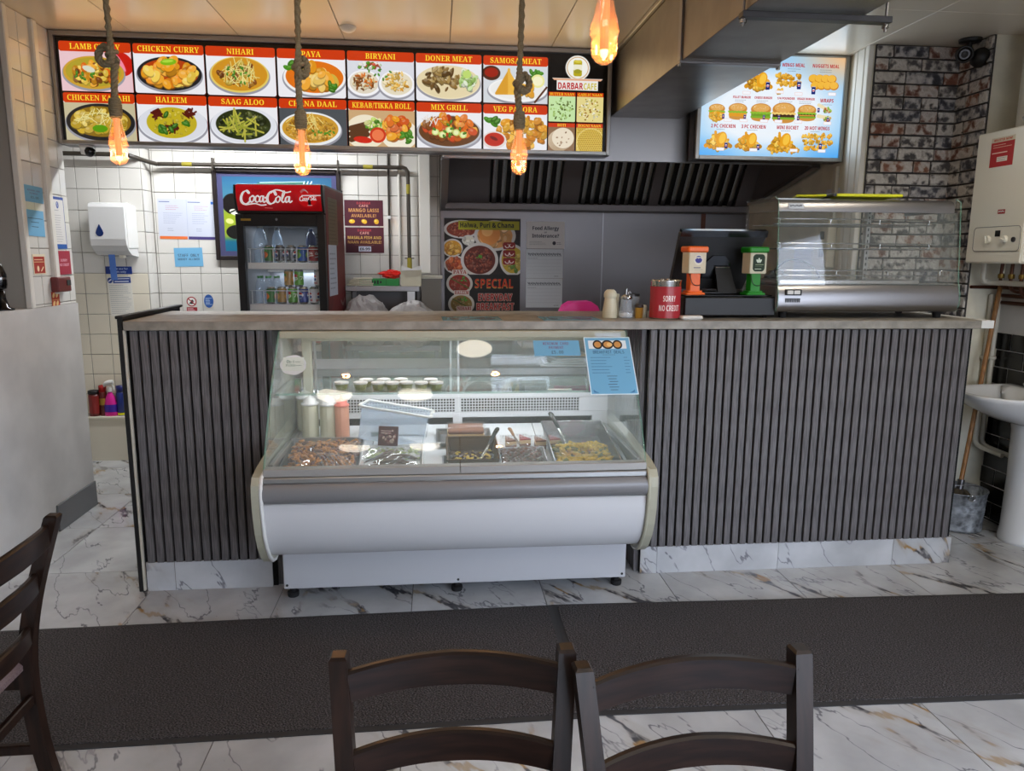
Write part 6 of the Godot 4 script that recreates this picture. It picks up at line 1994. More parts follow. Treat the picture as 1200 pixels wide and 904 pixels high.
func bottles_on_ledge() -> void:
	bottle_shape("wipe_tub", "tall red tub with black lid, first of the cleaning products on the ledge", -2.525, -5.685, [["tub", [Vector2(0, 0), Vector2(0.038, 0), Vector2(0.038, 0.165), Vector2(0, 0.165)]], ["lid", [Vector2(0, 0.165), Vector2(0.040, 0.165), Vector2(0.040, 0.185), Vector2(0.034, 0.19), Vector2(0, 0.19)]], ["label_strip", [Vector2(0.0385, 0.02), Vector2(0.0388, 0.15)]]], [M.red_dark, M.black, mat(Color(0.55, 0.16, 0.14), 0.4)])
	bottle_shape("spray_can", "slim red aerosol can with red cap between the tub and pink bottle", -2.465, -5.69, [["can", [Vector2(0, 0), Vector2(0.027, 0), Vector2(0.027, 0.17), Vector2(0.024, 0.18), Vector2(0, 0.18)]], ["cap", [Vector2(0, 0.178), Vector2(0.026, 0.178), Vector2(0.026, 0.222), Vector2(0.022, 0.226), Vector2(0, 0.226)]], ["label_band", [Vector2(0.0275, 0.08), Vector2(0.0275, 0.13)]]], [M.red_dark, M.red, M.gold])
	var t := bottle_shape("trigger_bottle", "pink trigger spray bottle with white head among the cleaning products on the ledge", -2.408, -5.678, [["bottle", [Vector2(0, 0), Vector2(0.046, 0), Vector2(0.048, 0.02), Vector2(0.044, 0.09), Vector2(0.03, 0.145), Vector2(0.016, 0.165), Vector2(0.014, 0.185), Vector2(0, 0.185)], 0.6], ["label_patch", [Vector2(0.0475, 0.03), Vector2(0.0455, 0.085)], 0.62]], [M.pink, mat(Color(0.25, 0.14, 0.62), 0.4)])
	var st := mb()
	tube(st, [Vector3(0.0, 0.18, 0), Vector3(0, 0.215, 0)], 0.016, 10)
	tube(st, smooth_path([Vector3(0.028, 0.252, 0), Vector3(0.0, 0.248, 0), Vector3(-0.03, 0.235, 0), Vector3(-0.038, 0.215, 0)], 4), [0.014, 0.015, 0.016, 0.017, 0.018, 0.018, 0.017, 0.016, 0.014, 0.012, 0.010, 0.008, 0.007], 8)
	tube(st, smooth_path([Vector3(0.016, 0.235, 0), Vector3(0.026, 0.215, 0), Vector3(0.030, 0.19, 0)], 4), 0.005, 6)
	obj("trigger_head", st, M.white, t)
	bottle_shape("polish_can", "blue and yellow aerosol can, nearest the counter end on the ledge", -2.338, -5.688, [["can", [Vector2(0, 0.0), Vector2(0.030, 0), Vector2(0.030, 0.165), Vector2(0.026, 0.176), Vector2(0, 0.176)]], ["cap", [Vector2(0, 0.174), Vector2(0.028, 0.174), Vector2(0.028, 0.222), Vector2(0.0, 0.224)]], ["yellow_base", [Vector2(0.0302, 0.004), Vector2(0.0306, 0.022)]]], [mat(Color(0.12, 0.20, 0.50), 0.35), mat(Color(0.06, 0.10, 0.38), 0.35), M.yellow])

func left_wall_papers() -> void:
	var ry := PI / 2
	var xw := -2.104
	sign_plate("card_notice", "upper of two blue notices on the left wall tiles, payment minimum", "notice", "blue_a", T(xw, 1.828, -4.262, ry, 0, -0.02), 0.185, 0.085)
	sign_plate("blue_notice", "lower and taller of two blue notices on the left wall tiles", "notice", "blue_b", T(xw, 1.678, -4.250, ry, 0, -0.02), 0.180, 0.135)
	sign_plate("wall_notice", "tall white notice with blue bands on the corner tiles above the red sheet", "notice", "notice", T(xw, 1.690, -4.505, ry), 0.135, 0.285)
	sign_plate("credit_notice", "small raspberry red no-credit sheet hanging below the tall white notice", "notice", "sorry_small", T(xw + 0.001, 1.470, -4.52, ry), 0.145, 0.132)
	sign_plate("fire_notice", "cream and red fire action sticker on the left wall tiles", "sticker", "fire_a", T(xw, 1.464, -4.248, ry), 0.125, 0.105)
	sign_plate("fire_label", "small orange-red sticker below the red fire alarm point", "sticker", "fire_b", T(xw, 1.268, -4.385, ry), 0.085, 0.09)
	sign_plate("credit_poster", "dark red SORRY NO CREDIT poster on the grey tiles of the left recess", "poster", "sorry_wall", T(-2.243, 1.705, -4.23, ry), 0.36, 0.215)
	sign_plate("allergen_poster", "grey ALLERGENS INFORMATION sheet on grey tiles below the dark red poster", "poster", "allergens", T(-2.243, 1.47, -4.25, ry), 0.36, 0.225)
	var t := thing("fire_alarm_point", "red fire alarm call point box on the left wall above the white half wall", "alarm", Vector3(-2.104, 1.352, -4.42), ry)
	var st := mb()
	box(st, Vector3(0, 0, 0.02), Vector3(0.15, 0.082, 0.04), 0.005)
	obj("box", st, M.red_dark, t)
	st = mb()
	box(st, Vector3(0.045, 0.008, 0.041), Vector3(0.045, 0.03, 0.004), 0.001)
	obj("glass_window", st, M.black_gloss, t)
	t = thing("black_bottle", "dark bottle with a black curved stand on the ledge under the allergen sheet", "bottle", Vector3(-2.185, 1.2362, -4.02))
	st = mb()
	lathe(st, Vector3.ZERO, [Vector2(0, 0), Vector2(0.05, 0), Vector2(0.052, 0.006), Vector2(0.03, 0.016), Vector2(0.018, 0.06), Vector2(0.016, 0.10), Vector2(0, 0.10)], 18)
	obj("stand", st, M.black_gloss, t)
	st = mb()
	lathe(st, Vector3.ZERO, [Vector2(0, 0.10), Vector2(0.026, 0.11), Vector2(0.03, 0.13), Vector2(0.03, 0.18), Vector2(0.018, 0.215), Vector2(0.012, 0.235), Vector2(0, 0.24)], 16)
	obj("bottle", st, M.black_gloss, t)
	st = mb()
	lathe(st, Vector3.ZERO, [Vector2(0.0305, 0.155), Vector2(0.0308, 0.165)], 16)
	obj("silver_band", st, M.steel_bright, t)

func crumpled(st: SurfaceTool, at: Vector3, size: Vector3, sd: int, amp := 0.22, rows := 14, seg := 22) -> void:
	var n := FastNoiseLite.new()
	n.seed = sd; n.frequency = 2.4; n.fractal_octaves = 3
	n.noise_type = FastNoiseLite.TYPE_CELLULAR
	var ring := []
	for j in rows + 1:
		var row := []
		for i in seg:
			var la := PI * j / rows
			var lo := TAU * i / seg
			var d := Vector3(sin(la) * sin(lo), cos(la), sin(la) * cos(lo))
			var k := 1.0 + amp * n.get_noise_3dv(d)
			var p := d * k * size
			p.y = maxf(p.y, -size.y * 0.75)
			row.append(at + p)
		ring.append(row)
	for j in rows:
		for i in seg:
			var i1 := (i + 1) % seg
			if j > 0: tri(st, ring[j][i], ring[j + 1][i1], ring[j][i1])
			if j < rows - 1: tri(st, ring[j][i], ring[j + 1][i], ring[j + 1][i1])

func steel_table() -> void:
	var t := thing("steel_shelf_unit", "steel worktable with a raised shelf standing against the tiles right of the fridge", "table")
	var st := mb()
	span(st, Vector3(-0.665, 1.262, -5.86), Vector3(-0.125, 1.30, -5.58), 0.003)
	obj("shelf", st, M.steel, t)
	st = mb()
	span(st, Vector3(-0.66, 0.84, -5.86), Vector3(0.02, 0.88, -5.42), 0.003)
	obj("table_top", st, M.steel, t)
	for p in [[-0.64, -5.84], [-0.15, -5.84]]:
		st = mb()
		span(st, Vector3(p[0], 0.88, p[1]), Vector3(p[0] + 0.03, 1.262, p[1] + 0.03), 0.002)
		obj("upright", st, M.steel, t)
	for p in [[-0.64, -5.84], [-0.02, -5.84], [-0.64, -5.46], [-0.02, -5.46]]:
		st = mb()
		span(st, Vector3(p[0], 0.0, p[1]), Vector3(p[0] + 0.03, 0.84, p[1] + 0.03), 0.002)
		obj("leg", st, M.steel, t)
	st = mb()
	span(st, Vector3(-0.215, 1.09, -5.576), Vector3(-0.16, 1.262, -5.572), 0.001)
	tag(obj("shelf_ticket", st, M.paper), "white paper ticket hanging from the front edge of the steel shelf", "ticket")
	# low side board beside the pipe boxing
	st = mb()
	span(st, Vector3(-0.118, 1.355, -5.80), Vector3(0.045, 1.375, -5.62), 0.002)
	var sb := tag(obj("side_board", st, M.pipe_white), "grey boxed ledge beside the steel shelf below the white boxing", "ledge")
	st = mb()
	span(st, Vector3(-0.115, 0.885, -5.80), Vector3(0.035, 1.355, -5.64), 0.002)
	obj("front_panel", st, mat(Color(0.50, 0.48, 0.44), 0.5), sb)
	st = mb()
	span(st, Vector3(-0.655, 0.885, -5.868), Vector3(-0.12, 1.258, -5.862))
	obj("rear_panel", st, M.steel_dark, t)
	t = thing("green_carton", "green printed carton lying on the steel shelf under the red bags", "carton", Vector3(-0.42, 1.3002, -5.66))
	st = mb()
	box(st, Vector3(0, 0.027, 0), Vector3(0.29, 0.052, 0.11), 0.002)
	obj("box", st, M.green, t)
	st = mb()
	for k in 7: box(st, Vector3(-0.115 + k * 0.021, 0.028, 0.0553), Vector3(0.012, 0.016 + 0.005 * (k % 3), 0.0006))
	stuff(obj("lettering", st, M.black, t))
	st = mb()
	box(st, Vector3(0.052, 0.027, 0.0552), Vector3(0.003, 0.05, 0.001))
	obj("flap_edge", st, mat(Color(0.04, 0.25, 0.10), 0.5), t)
	st = mb()
	crumpled(st, Vector3(-0.335, 1.385, -5.665), Vector3(0.115, 0.05, 0.06), 4, 0.8, 18, 36)
	tag(obj("red_bags", st, M.bag_red), "crumpled bundle of red plastic bags on top of the green carton", "bags")
	st = mb()
	for k in 5: box(st, Vector3(-0.56 + 0.004 * k, 1.307 + k * 0.0115, -5.66), Vector3(0.19 - 0.012 * k, 0.009, 0.16), 0.003, Basis(Vector3.UP, 0.1 * sin(k * 2.0)))
	tag(obj("paper_bag_pile", st, M.offwhite), "flat cream pile of folded paper bags on the steel shelf beside the fridge", "bags")
	t = thing("bag_holder", "cream paper napkin block with a wavy top standing on the steel shelf", "napkins", Vector3(-0.187, 1.3002, -5.65))
	var o := PackedVector2Array([Vector2(-0.072, 0), Vector2(0.074, 0), Vector2(0.076, 0.135), Vector2(0.07, 0.143), Vector2(0.04, 0.134), Vector2(0.01, 0.122), Vector2(-0.02, 0.126), Vector2(-0.06, 0.143), Vector2(-0.075, 0.138)])
	st = mb()
	prism(st, o, 0.09, T(0, 0, -0.02))
	obj("napkin_block", st, M.offwhite, t)
	st = mb()
	prism(st, PackedVector2Array([Vector2(-0.068, 0.112), Vector2(0.078, 0.12), Vector2(0.084, 0.148), Vector2(0.05, 0.147), Vector2(0.006, 0.128), Vector2(-0.07, 0.15)]), 0.012, T(0, 0.0, 0.071))
	obj("top_sheet", st, M.white, t)
	st = mb()
	crumpled(st, Vector3(-0.51, 1.04, -5.50), Vector3(0.20, 0.24, 0.13), 11, 0.35, 20, 30)
	tag(obj("plastic_sack", st, M.bag), "crumpled grey plastic sack under the shelf, nearer the fridge", "sack", "plastic sacks")
	st = mb()
	crumpled(st, Vector3(-0.18, 1.02, -5.46), Vector3(0.23, 0.21, 0.13), 17, 0.35, 20, 30)
	tag(obj("plastic_sack", st, M.bag), "crumpled grey plastic sack under the shelf behind the white ticket", "sack", "plastic sacks")

func can(called: String, label: String, uv: String, m: Material, at: Vector3, turn: float, fr: Transform3D, group: String) -> void:
	var t := thing(called, label, "drink can", fr * at, turn, group)
	var st := mb()
	var r: Rect2 = C[uv]
	var seg := 18
	for i in seg:
		var a0 := TAU * i / seg; var a1 := TAU * (i + 1) / seg
		sm(st, 10)
		var u0 := r.position.x + r.size.x * i / seg; var u1 := r.position.x + r.size.x * (i + 1) / seg
		quad(st, Vector3(sin(a0) * 0.031, 0.012, cos(a0) * 0.031), Vector3(sin(a1) * 0.031, 0.012, cos(a1) * 0.031), Vector3(sin(a1) * 0.031, 0.102, cos(a1) * 0.031), Vector3(sin(a0) * 0.031, 0.102, cos(a0) * 0.031), Rect2(u0, r.position.y, u1 - u0, r.size.y))
	sm(st, -1)
	obj("body", st, M.print_gloss, t)
	st = mb()
	lathe(st, Vector3.ZERO, [Vector2(0, 0.002), Vector2(0.024, 0.0), Vector2(0.031, 0.012)], 18)
	lathe(st, Vector3.ZERO, [Vector2(0.031, 0.102), Vector2(0.0265, 0.112), Vector2(0.0265, 0.115), Vector2(0.024, 0.112), Vector2(0, 0.112)], 18)
	obj("ends", st, M.tin, t)

func build_fridge() -> void:
	var a := -0.083
	var t := thing("drinks_fridge", "tall black glass-door drinks fridge with red illuminated Coca-Cola header", "fridge", Vector3(-1.005, 0, -5.07), a)
	var W := 0.286
	var st := mb()
	# shell of five sides so that the inside is open behind the glass
	for q in [[-W, 0.06, -W + 0.03, 1.80], [W - 0.03, 0.06, W, 1.80]]: span(st, Vector3(q[0], q[1], -0.60), Vector3(q[2], q[3], -0.035), 0.002)
	span(st, Vector3(-W, 0.06, -0.60), Vector3(W, 0.40, -0.035))
	span(st, Vector3(-W, 0.06, -0.60), Vector3(W, 1.98, -0.57))
	span(st, Vector3(-W, 1.72, -0.60), Vector3(W, 1.972, -0.035), 0.002)
	obj("cabinet", st, M.black, t)
	st = mb()
	for q in [[-W, -W + 0.04], [W - 0.04, W]]: span(st, Vector3(q[0], 0.0, -0.58), Vector3(q[1], 0.06, -0.06))
	obj("base_rail", st, M.black, t)
	st = mb()
	for q in [[-W + 0.03, 0.40, -W + 0.034, 1.72], [W - 0.034, 0.40, W - 0.03, 1.72]]: span(st, Vector3(q[0], q[1], -0.56), Vector3(q[2], q[3], -0.045))
	span(st, Vector3(-W + 0.03, 0.40, -0.57), Vector3(W - 0.03, 1.72, -0.562))
	span(st, Vector3(-W + 0.03, 1.712, -0.56), Vector3(W - 0.03, 1.72, -0.05))
	obj("liner", st, M.fridge_in, t)
	st = mb()
	for i in 6: span(st, Vector3(0.02 + 0.0, 1.545 + i * 0.024, -0.5615), Vector3(0.17, 1.555 + i * 0.024, -0.555))
	for i in 5: span(st, Vector3(0.02 + i * 0.037, 1.545, -0.5615), Vector3(0.025 + i * 0.037, 1.675, -0.5555))
	stuff(obj("fan_grille", st, M.black, t))
	# header
	st = mb()
	var pr := []
	for k in 9: pr.append(Vector2(-0.035 + 0.055 * sin(PI * (0.12 + 0.5 * k / 8.0)) , 1.802 + 0.162 * k / 8.0))
	var hm := mb()
	var r: Rect2 = C["cola"]
	sm(hm, 12)
	for k in 8:
		var y0: float = pr[k].y; var y1: float = pr[k + 1].y
		var rr := Rect2(r.position.x, r.position.y + r.size.y * (1.0 - (k + 1) / 8.0), r.size.x, r.size.y / 8.0)
		quad(hm, Vector3(-W + 0.014, y0, pr[k].x), Vector3(W - 0.014, y0, pr[k].x), Vector3(W - 0.014, y1, pr[k + 1].x), Vector3(-W + 0.014, y1, pr[k + 1].x), rr)
	var em := mat(Color.WHITE, 0.25)
	em.albedo_texture = M.prints_tex
	em.emission_enabled = true; em.emission = Color.WHITE; em.emission_operator = BaseMaterial3D.EMISSION_OP_MULTIPLY
	em.emission_texture = M.prints_tex; em.emission_energy_multiplier = 0.35
	obj("header_sign", hm, em, t)
	for s in [-1.0, 1.0]:
		st = mb()
		var o := PackedVector2Array()
		for q in pr: o.append(Vector2(-q.x - 0.004, q.y))
		o.append(Vector2(0.06, 1.968)); o.append(Vector2(0.06, 1.79)); o.append(Vector2(0.0, 1.79))
		prism(st, o, 0.014, Transform3D(Basis(Vector3(0, 0, -1), Vector3.UP, Vector3(1, 0, 0)), Vector3(-W if s < 0 else W - 0.014, 0, 0)))
		obj("header_cap", st, M.black, t)
	st = mb()
	span(st, Vector3(-W + 0.014, 1.786, -0.05), Vector3(W - 0.014, 1.803, -0.004), 0.002)
	span(st, Vector3(-W + 0.014, 1.963, -0.05), Vector3(W - 0.014, 1.972, -0.004), 0.002)
	obj("header_trim", st, M.black, t)
	# door
	st = mb()
	span(st, Vector3(-W, 0.08, -0.033), Vector3(-W + 0.048, 1.782, 0.012), 0.003)
	span(st, Vector3(W - 0.048, 0.08, -0.033), Vector3(W, 1.782, 0.012), 0.003)
	span(st, Vector3(-W + 0.048, 1.705, -0.033), Vector3(W - 0.048, 1.782, 0.012), 0.003)
	span(st, Vector3(-W + 0.048, 0.08, -0.033), Vector3(W - 0.048, 0.20, 0.012), 0.003)
	var door := obj("door", st, M.black, t)
	st = mb()
	span(st, Vector3(-W + 0.048, 0.20, -0.014), Vector3(W - 0.048, 1.705, -0.010))
	obj("door_glass", st, M.door_glass, door)
	st = mb()
	span(st, Vector3(-W + 0.035, 1.738, 0.012), Vector3(-W + 0.10, 1.752, 0.0135))
	obj("badge", st, M.gold, door)
	st = mb()
	lathe(st, Vector3(-0.02, 1.748, 0.012), [Vector2(0.009, 0), Vector2(0.009, 0.004), Vector2(0, 0.004)], 12, turn_to(Vector3(0, 0, 1)), true)
	obj("lock", st, M.steel_bright, door)
	# printed side with taped papers
	st = mb()
	plate(st, Transform3D(Basis(Vector3(0, 0, -1), Vector3.UP, Vector3(1, 0, 0)), Vector3(W + 0.0002, 1.02, -0.317)), 0.56, 1.88, 0.001, C["cola_side"])
	obj("side_print", st, M.print, t)
	sign_on_fridge(t, "gold_label", W + 0.0015, 1.745, -0.24, 0.28, 0.31)
	sign_on_fridge(t, "paper_note", W + 0.0015, 1.42, -0.20, 0.25, 0.34)
	# wire shelves with white price rails
	for y in [1.470, 1.195, 0.92, 0.66]:
		st = mb()
		for k in 9: cyl(st, Vector3(-0.245, y - 0.006, -0.54 + k * 0.058), Vector3(0.245, y - 0.006, -0.54 + k * 0.058), 0.0025, 5)
		span(st, Vector3(-0.246, y - 0.01, -0.545), Vector3(-0.238, y - 0.001, -0.07)); span(st, Vector3(0.238, y - 0.01, -0.545), Vector3(0.246, y - 0.001, -0.07))
		var sh := obj("shelf", st, M.wire, t)
		st = mb()
		span(st, Vector3(-0.246, y - 0.042, -0.072), Vector3(0.246, y - 0.001, -0.066), 0.001)
		obj("price_rail", st, M.white, sh)
		st = mb()
		for k in 7: cyl(st, Vector3(-0.228 + k * 0.076, y, -0.069), Vector3(-0.228 + k * 0.076, y + 0.09, -0.069), 0.003, 5)
		cyl(st, Vector3(-0.24, y + 0.09, -0.069), Vector3(0.24, y + 0.09, -0.069), 0.0025, 5)
		obj("guard_rail", st, M.wire, sh)
	st = mb()
	span(st, Vector3(-0.25, 1.40, -0.56), Vector3(0.25, 1.412, -0.50))
	obj("shelf_light", st, M.white, t)
	var fr := Transform3D(Basis(Vector3.UP, a), t.position)
	var row1 := [["can_max", "dark cola can, first in the fridge's upper row"], ["can_orange", "green and orange fruit drink can in the fridge's upper row"], ["can_max", "black cola can beside the orange fruit can in the upper row"], ["can_max", "black cola can left of the blue mango can in the upper row"], ["can_mango", "blue fruit drink can in the fridge's upper row"], ["can_cola", "red cola can in the fridge's upper row"], ["can_blue", "blue cola can, last in the fridge's upper row"]]
	for i in row1.size():
		if i == 0: continue
		can("drink_can", row1[i][1], row1[i][0], M.tin, Vector3(-0.190 + i * 0.0735, 1.4705, -0.115), 0.3 + rng.randf_range(-0.3, 0.3), fr, "cans in the drinks fridge")
	var row2 := [["can_orange", "green can beside the water bottles in the fridge's lower row"], ["can_gold", "gold fruit can in the fridge's lower row"], ["can_lime", "lime green lemonade can in the fridge's lower row"], ["can_blue", "blue cola can in the fridge's lower row"], ["can_white", "white and blue cola can in the fridge's lower row"], ["can_orange", "green and orange can, last in the fridge's lower row"]]
	for i in row2.size():
		can("drink_can", row2[i][1], row2[i][0], M.tin, Vector3(-0.115 + i * 0.0725, 1.1955, -0.115), 0.3 + rng.randf_range(-0.3, 0.3), fr, "cans in the drinks fridge")
	var row3 := [["can_gold", "gold can stacked on the lower row under the shelf light", 0.005], ["can_lime", "bright lime can stacked on the lower row beside the gold can", 0.072], ["can_white", "white cola can stacked on the lower row near the fridge hinge", 0.205]]
	for q in row3:
		can("drink_can", q[1], q[0], M.tin, Vector3(q[2], 1.311, -0.125), 0.2, fr, "cans in the drinks fridge")
	for q in [[0.19, "can_cola", "red cola can on the shelf just above the counter line"]]:
		can("drink_can", q[2], q[1], M.tin, Vector3(q[0], 0.9205 + 0.115 * 0.0, -0.13), 0.4, fr, "cans in the drinks fridge")
		can("drink_can", "red cola can stacked above the counter line, second layer", "can_cola", M.tin, Vector3(q[0], 1.036, -0.13), 0.4, fr, "cans in the drinks fridge")
	# water bottles: a wrapped pack below, two clear bottles above
	for i in 6:
		pet_bottle(fr * Vector3(-0.205 + (i % 3) * 0.056, 1.1955, -0.15 - (i / 3) * 0.066), 0.185, 0.0265, "small green-capped water bottle on the fridge's lower shelf, %s of the %s row" % [["first", "second", "third"][i % 3], ["front", "rear"][i / 3]], M.green_holder, "water bottles in the fridge")
	pet_bottle(fr * Vector3(-0.185, 1.4705, -0.16), 0.25, 0.045, "large clear bottle in the fridge's upper left corner", M.pipe_white, "")
	pet_bottle(fr * Vector3(-0.095, 1.4705, -0.24), 0.235, 0.036, "clear bottle standing behind the cans on the upper shelf", M.black, "")
	var bb := thing("blue_bottle", "blue plastic bottle standing behind the cans by the fridge grille", "bottle", fr * Vector3(0.13, 1.4705, -0.26))
	st = mb()
	lathe(st, Vector3.ZERO, [Vector2(0, 0), Vector2(0.034, 0.002), Vector2(0.036, 0.02), Vector2(0.035, 0.16), Vector2(0.026, 0.19), Vector2(0.012, 0.21), Vector2(0, 0.21)], 16)
	obj("bottle", st, mat(Color(0.08, 0.17, 0.42), 0.3), bb)
	st = mb()
	lathe(st, Vector3(0, 0.21, 0), [Vector2(0, 0), Vector2(0.014, 0), Vector2(0.014, 0.018), Vector2(0, 0.02)], 12, Basis.IDENTITY, true)
	obj("cap", st, mat(Color(0.08, 0.17, 0.42), 0.3), bb)
	# low glow of the fridge's own light strip
	area_lamp("fridge_light", fr * Vector3(0, 1.398, -0.53), Vector2(0.4, 0.03), Color(0.9, 0.95, 1.0), 0.10, Vector3(-PI / 2, 0, 0))
	area_lamp("fridge_light", fr * Vector3(0, 1.705, -0.30), Vector2(0.4, 0.05), Color(0.9, 0.95, 1.0), 0.09, Vector3(-PI / 2, 0, 0))

func sign_on_fridge(t: Node3D, uv: String, x: float, y: float, z: float, w: float, h: float) -> void:
	var st := mb()
	plate(st, Transform3D(Basis(Vector3(0, 0, -1), Vector3.UP, Vector3(1, 0, 0)), Vector3(x, y, z)), w, h, 0.001, C[uv])
	obj("taped_paper", st, M.print, t)

func pet_bottle(at: Vector3, h: float, r: float, label: String, cap: Material, group: String) -> void:
	var t := thing("water_bottle", label, "bottle", at, 0.0, group)
	var st := mb()
	lathe(st, Vector3.ZERO, [Vector2(0, 0), Vector2(r * 0.9, 0), Vector2(r, h * 0.05), Vector2(r * 0.95, h * 0.3), Vector2(r, h * 0.34), Vector2(r, h * 0.6), Vector2(r * 0.8, h * 0.75), Vector2(r * 0.4, h * 0.88), Vector2(r * 0.36, h * 0.93), Vector2(0, h * 0.93)], 16)
	obj("bottle", st, M.pet, t)
	st = mb()
	lathe(st, Vector3(0, h * 0.92, 0), [Vector2(0, 0), Vector2(r * 0.42, 0), Vector2(r * 0.42, h * 0.08), Vector2(0, h * 0.08)], 12, Basis.IDENTITY, true)
	obj("cap", st, cap, t)

# ---------------------------------------------------------------- on the worktop
const TOP := 1.2402

func build_on_counter() -> void:
	build_warmer()
	build_till()
	for q in [[1.219, M.orange, "box_orange", "orange coin collection holder standing on the black till drawer", "coin_holder"], [1.517, M.green_holder, "box_green", "green coin collection holder standing on the till drawer beside the glass warmer", "coin_holder"]]:
		coin_holder(q[0], -3.455, q[1], q[2], q[3])
	# round tin with a red label
	var t := thing("label_tin", "round steel tin with a red SORRY NO CREDIT label on the worktop", "tin", Vector3(1.075, TOP, -3.45))
	var st := mb()
	lathe(st, Vector3.ZERO, [Vector2(0, 0), Vector2(0.0715, 0), Vector2(0.0715, 0.172), Vector2(0.074, 0.176), Vector2(0.0735, 0.182), Vector2(0.07, 0.182), Vector2(0.069, 0.17), Vector2(0, 0.17)], 36)
	obj("can", st, M.tin, t)
	st = mb()
	var r: Rect2 = C["tin_label"]
	var n := 30
	sm(st, 9)
	for i in n:
		var a0 := -1.85 + 3.7 * i / n - 0.05; var a1 := -1.85 + 3.7 * (i + 1) / n - 0.05
		quad(st, Vector3(sin(a0) * 0.0725, 0.006, cos(a0) * 0.0725), Vector3(sin(a1) * 0.0725, 0.006, cos(a1) * 0.0725), Vector3(sin(a1) * 0.0725, 0.152, cos(a1) * 0.0725), Vector3(sin(a0) * 0.0725, 0.152, cos(a0) * 0.0725), Rect2(r.position.x + r.size.x * i / n, r.position.y, r.size.x / n, r.size.y))
	obj("red_label", st, M.print_gloss, t)
	st = mb()
	for k in 5: lump(st, Vector3(0.02 - k * 0.012, 0.176 + (k % 2) * 0.006, 0.01 * sin(k * 2.0)), Vector3(0.014, 0.007, 0.014))
	stuff(obj("loose_change", st, M.tin, t))
	# seasoning
	t = thing("salt_shaker", "tall white plastic salt shaker with domed top on the worktop", "shaker", Vector3(0.822, TOP, -3.50))
	st = mb()
	lathe(st, Vector3.ZERO, [Vector2(0, 0), Vector2(0.034, 0), Vector2(0.036, 0.006), Vector2(0.034, 0.022), Vector2(0.036, 0.026), Vector2(0.031, 0.06), Vector2(0.027, 0.088), Vector2(0.026, 0.094), Vector2(0.031, 0.098), Vector2(0.031, 0.112), Vector2(0.027, 0.124), Vector2(0.017, 0.133), Vector2(0, 0.135)], 24)
	obj("body", st, M.offwhite, t)
	st = mb()
	for k in 7: lathe(st, Vector3(sin(k * TAU / 6.0) * (0.009 if k < 6 else 0.0), 0.1335, cos(k * TAU / 6.0) * (0.009 if k < 6 else 0.0)), [Vector2(0.0016, 0), Vector2(0.0016, 0.0022), Vector2(0, 0.0022)], 6, Basis.IDENTITY, true)
	stuff(obj("holes", st, M.black, t))
	t = thing("sugar_dispenser", "glass sugar dispenser with a steel spout top beside the white salt shaker", "dispenser", Vector3(0.897, TOP, -3.49))
	st = mb()
	lathe(st, Vector3.ZERO, [Vector2(0, 0), Vector2(0.033, 0), Vector2(0.035, 0.008), Vector2(0.034, 0.04), Vector2(0.026, 0.055), Vector2(0.026, 0.09), Vector2(0, 0.09)], 20)
	obj("jar", st, M.clear_plastic, t)
	st = mb()
	lathe(st, Vector3.ZERO, [Vector2(0, 0.004), Vector2(0.030, 0.004), Vector2(0.031, 0.02), Vector2(0, 0.026)], 16)
	obj("sugar", st, M.white, t)
	st = mb()
	lathe(st, Vector3.ZERO, [Vector2(0, 0.088), Vector2(0.028, 0.088), Vector2(0.028, 0.102), Vector2(0.014, 0.110), Vector2(0, 0.111)], 18)
	tube(st, [Vector3(0, 0.105, 0), Vector3(0.0, 0.138, 0.0)], 0.005, 8)
	tube(st, smooth_path([Vector3(0.006, 0.105, 0), Vector3(0.014, 0.124, 0), Vector3(0.022, 0.116, 0)], 4), 0.0022, 6)
	obj("spout_top", st, M.steel_bright, t)
	st = mb()
	cyl(st, Vector3(0, 0.02, 0), Vector3(0, 0.088, 0), 0.0045, 8)
	obj("tube", st, M.steel, t)
	for q in [[0.868, -3.62, 0.095, 0.026, "white plastic shaker standing behind the sugar dispenser", M.offwhite], [0.955, -3.60, 0.098, 0.036, "wide-mouthed clear jar behind the sugar dispenser", M.clear_plastic]]:
		t = thing("condiment_jar", q[4], "jar", Vector3(q[0], TOP, q[1]))
		st = mb()
		lathe(st, Vector3.ZERO, [Vector2(0, 0), Vector2(q[3] * 0.9, 0), Vector2(q[3], 0.01), Vector2(q[3] * 0.92, q[2] * 0.7), Vector2(q[3], q[2] * 0.75), Vector2(q[3], q[2]), Vector2(0, q[2])], 18)
		obj("jar", st, q[5], t)
		st = mb()
		lathe(st, Vector3(0, q[2], 0), [Vector2(0, 0), Vector2(q[3] * 1.05, 0), Vector2(q[3] * 1.05, 0.012), Vector2(0, 0.016)], 18, Basis.IDENTITY, true)
		obj("lid", st, M.steel_dark if q[5] == M.clear_plastic else M.offwhite, t)
	t = thing("pepper_shaker", "short glass pepper shaker with black lid in front of the clear jar", "shaker", Vector3(0.957, TOP, -3.475))
	st = mb()
	lathe(st, Vector3.ZERO, [Vector2(0, 0), Vector2(0.019, 0), Vector2(0.020, 0.05), Vector2(0, 0.05)], 8, Basis.IDENTITY, true)
	obj("jar", st, M.gold, t)
	st = mb()
	lathe(st, Vector3.ZERO, [Vector2(0.0, 0.05), Vector2(0.021, 0.05), Vector2(0.021, 0.062), Vector2(0.012, 0.068), Vector2(0, 0.068)], 14)
	obj("lid", st, M.steel_dark, t)
	t = thing("pepper_shaker", "short cream shaker standing between the pepper shaker and the red tin", "shaker", Vector3(0.99, TOP, -3.51))
	st = mb()
	lathe(st, Vector3.ZERO, [Vector2(0, 0), Vector2(0.016, 0), Vector2(0.015, 0.052), Vector2(0.012, 0.06), Vector2(0, 0.062)], 14)
	obj("jar", st, M.offwhite, t)
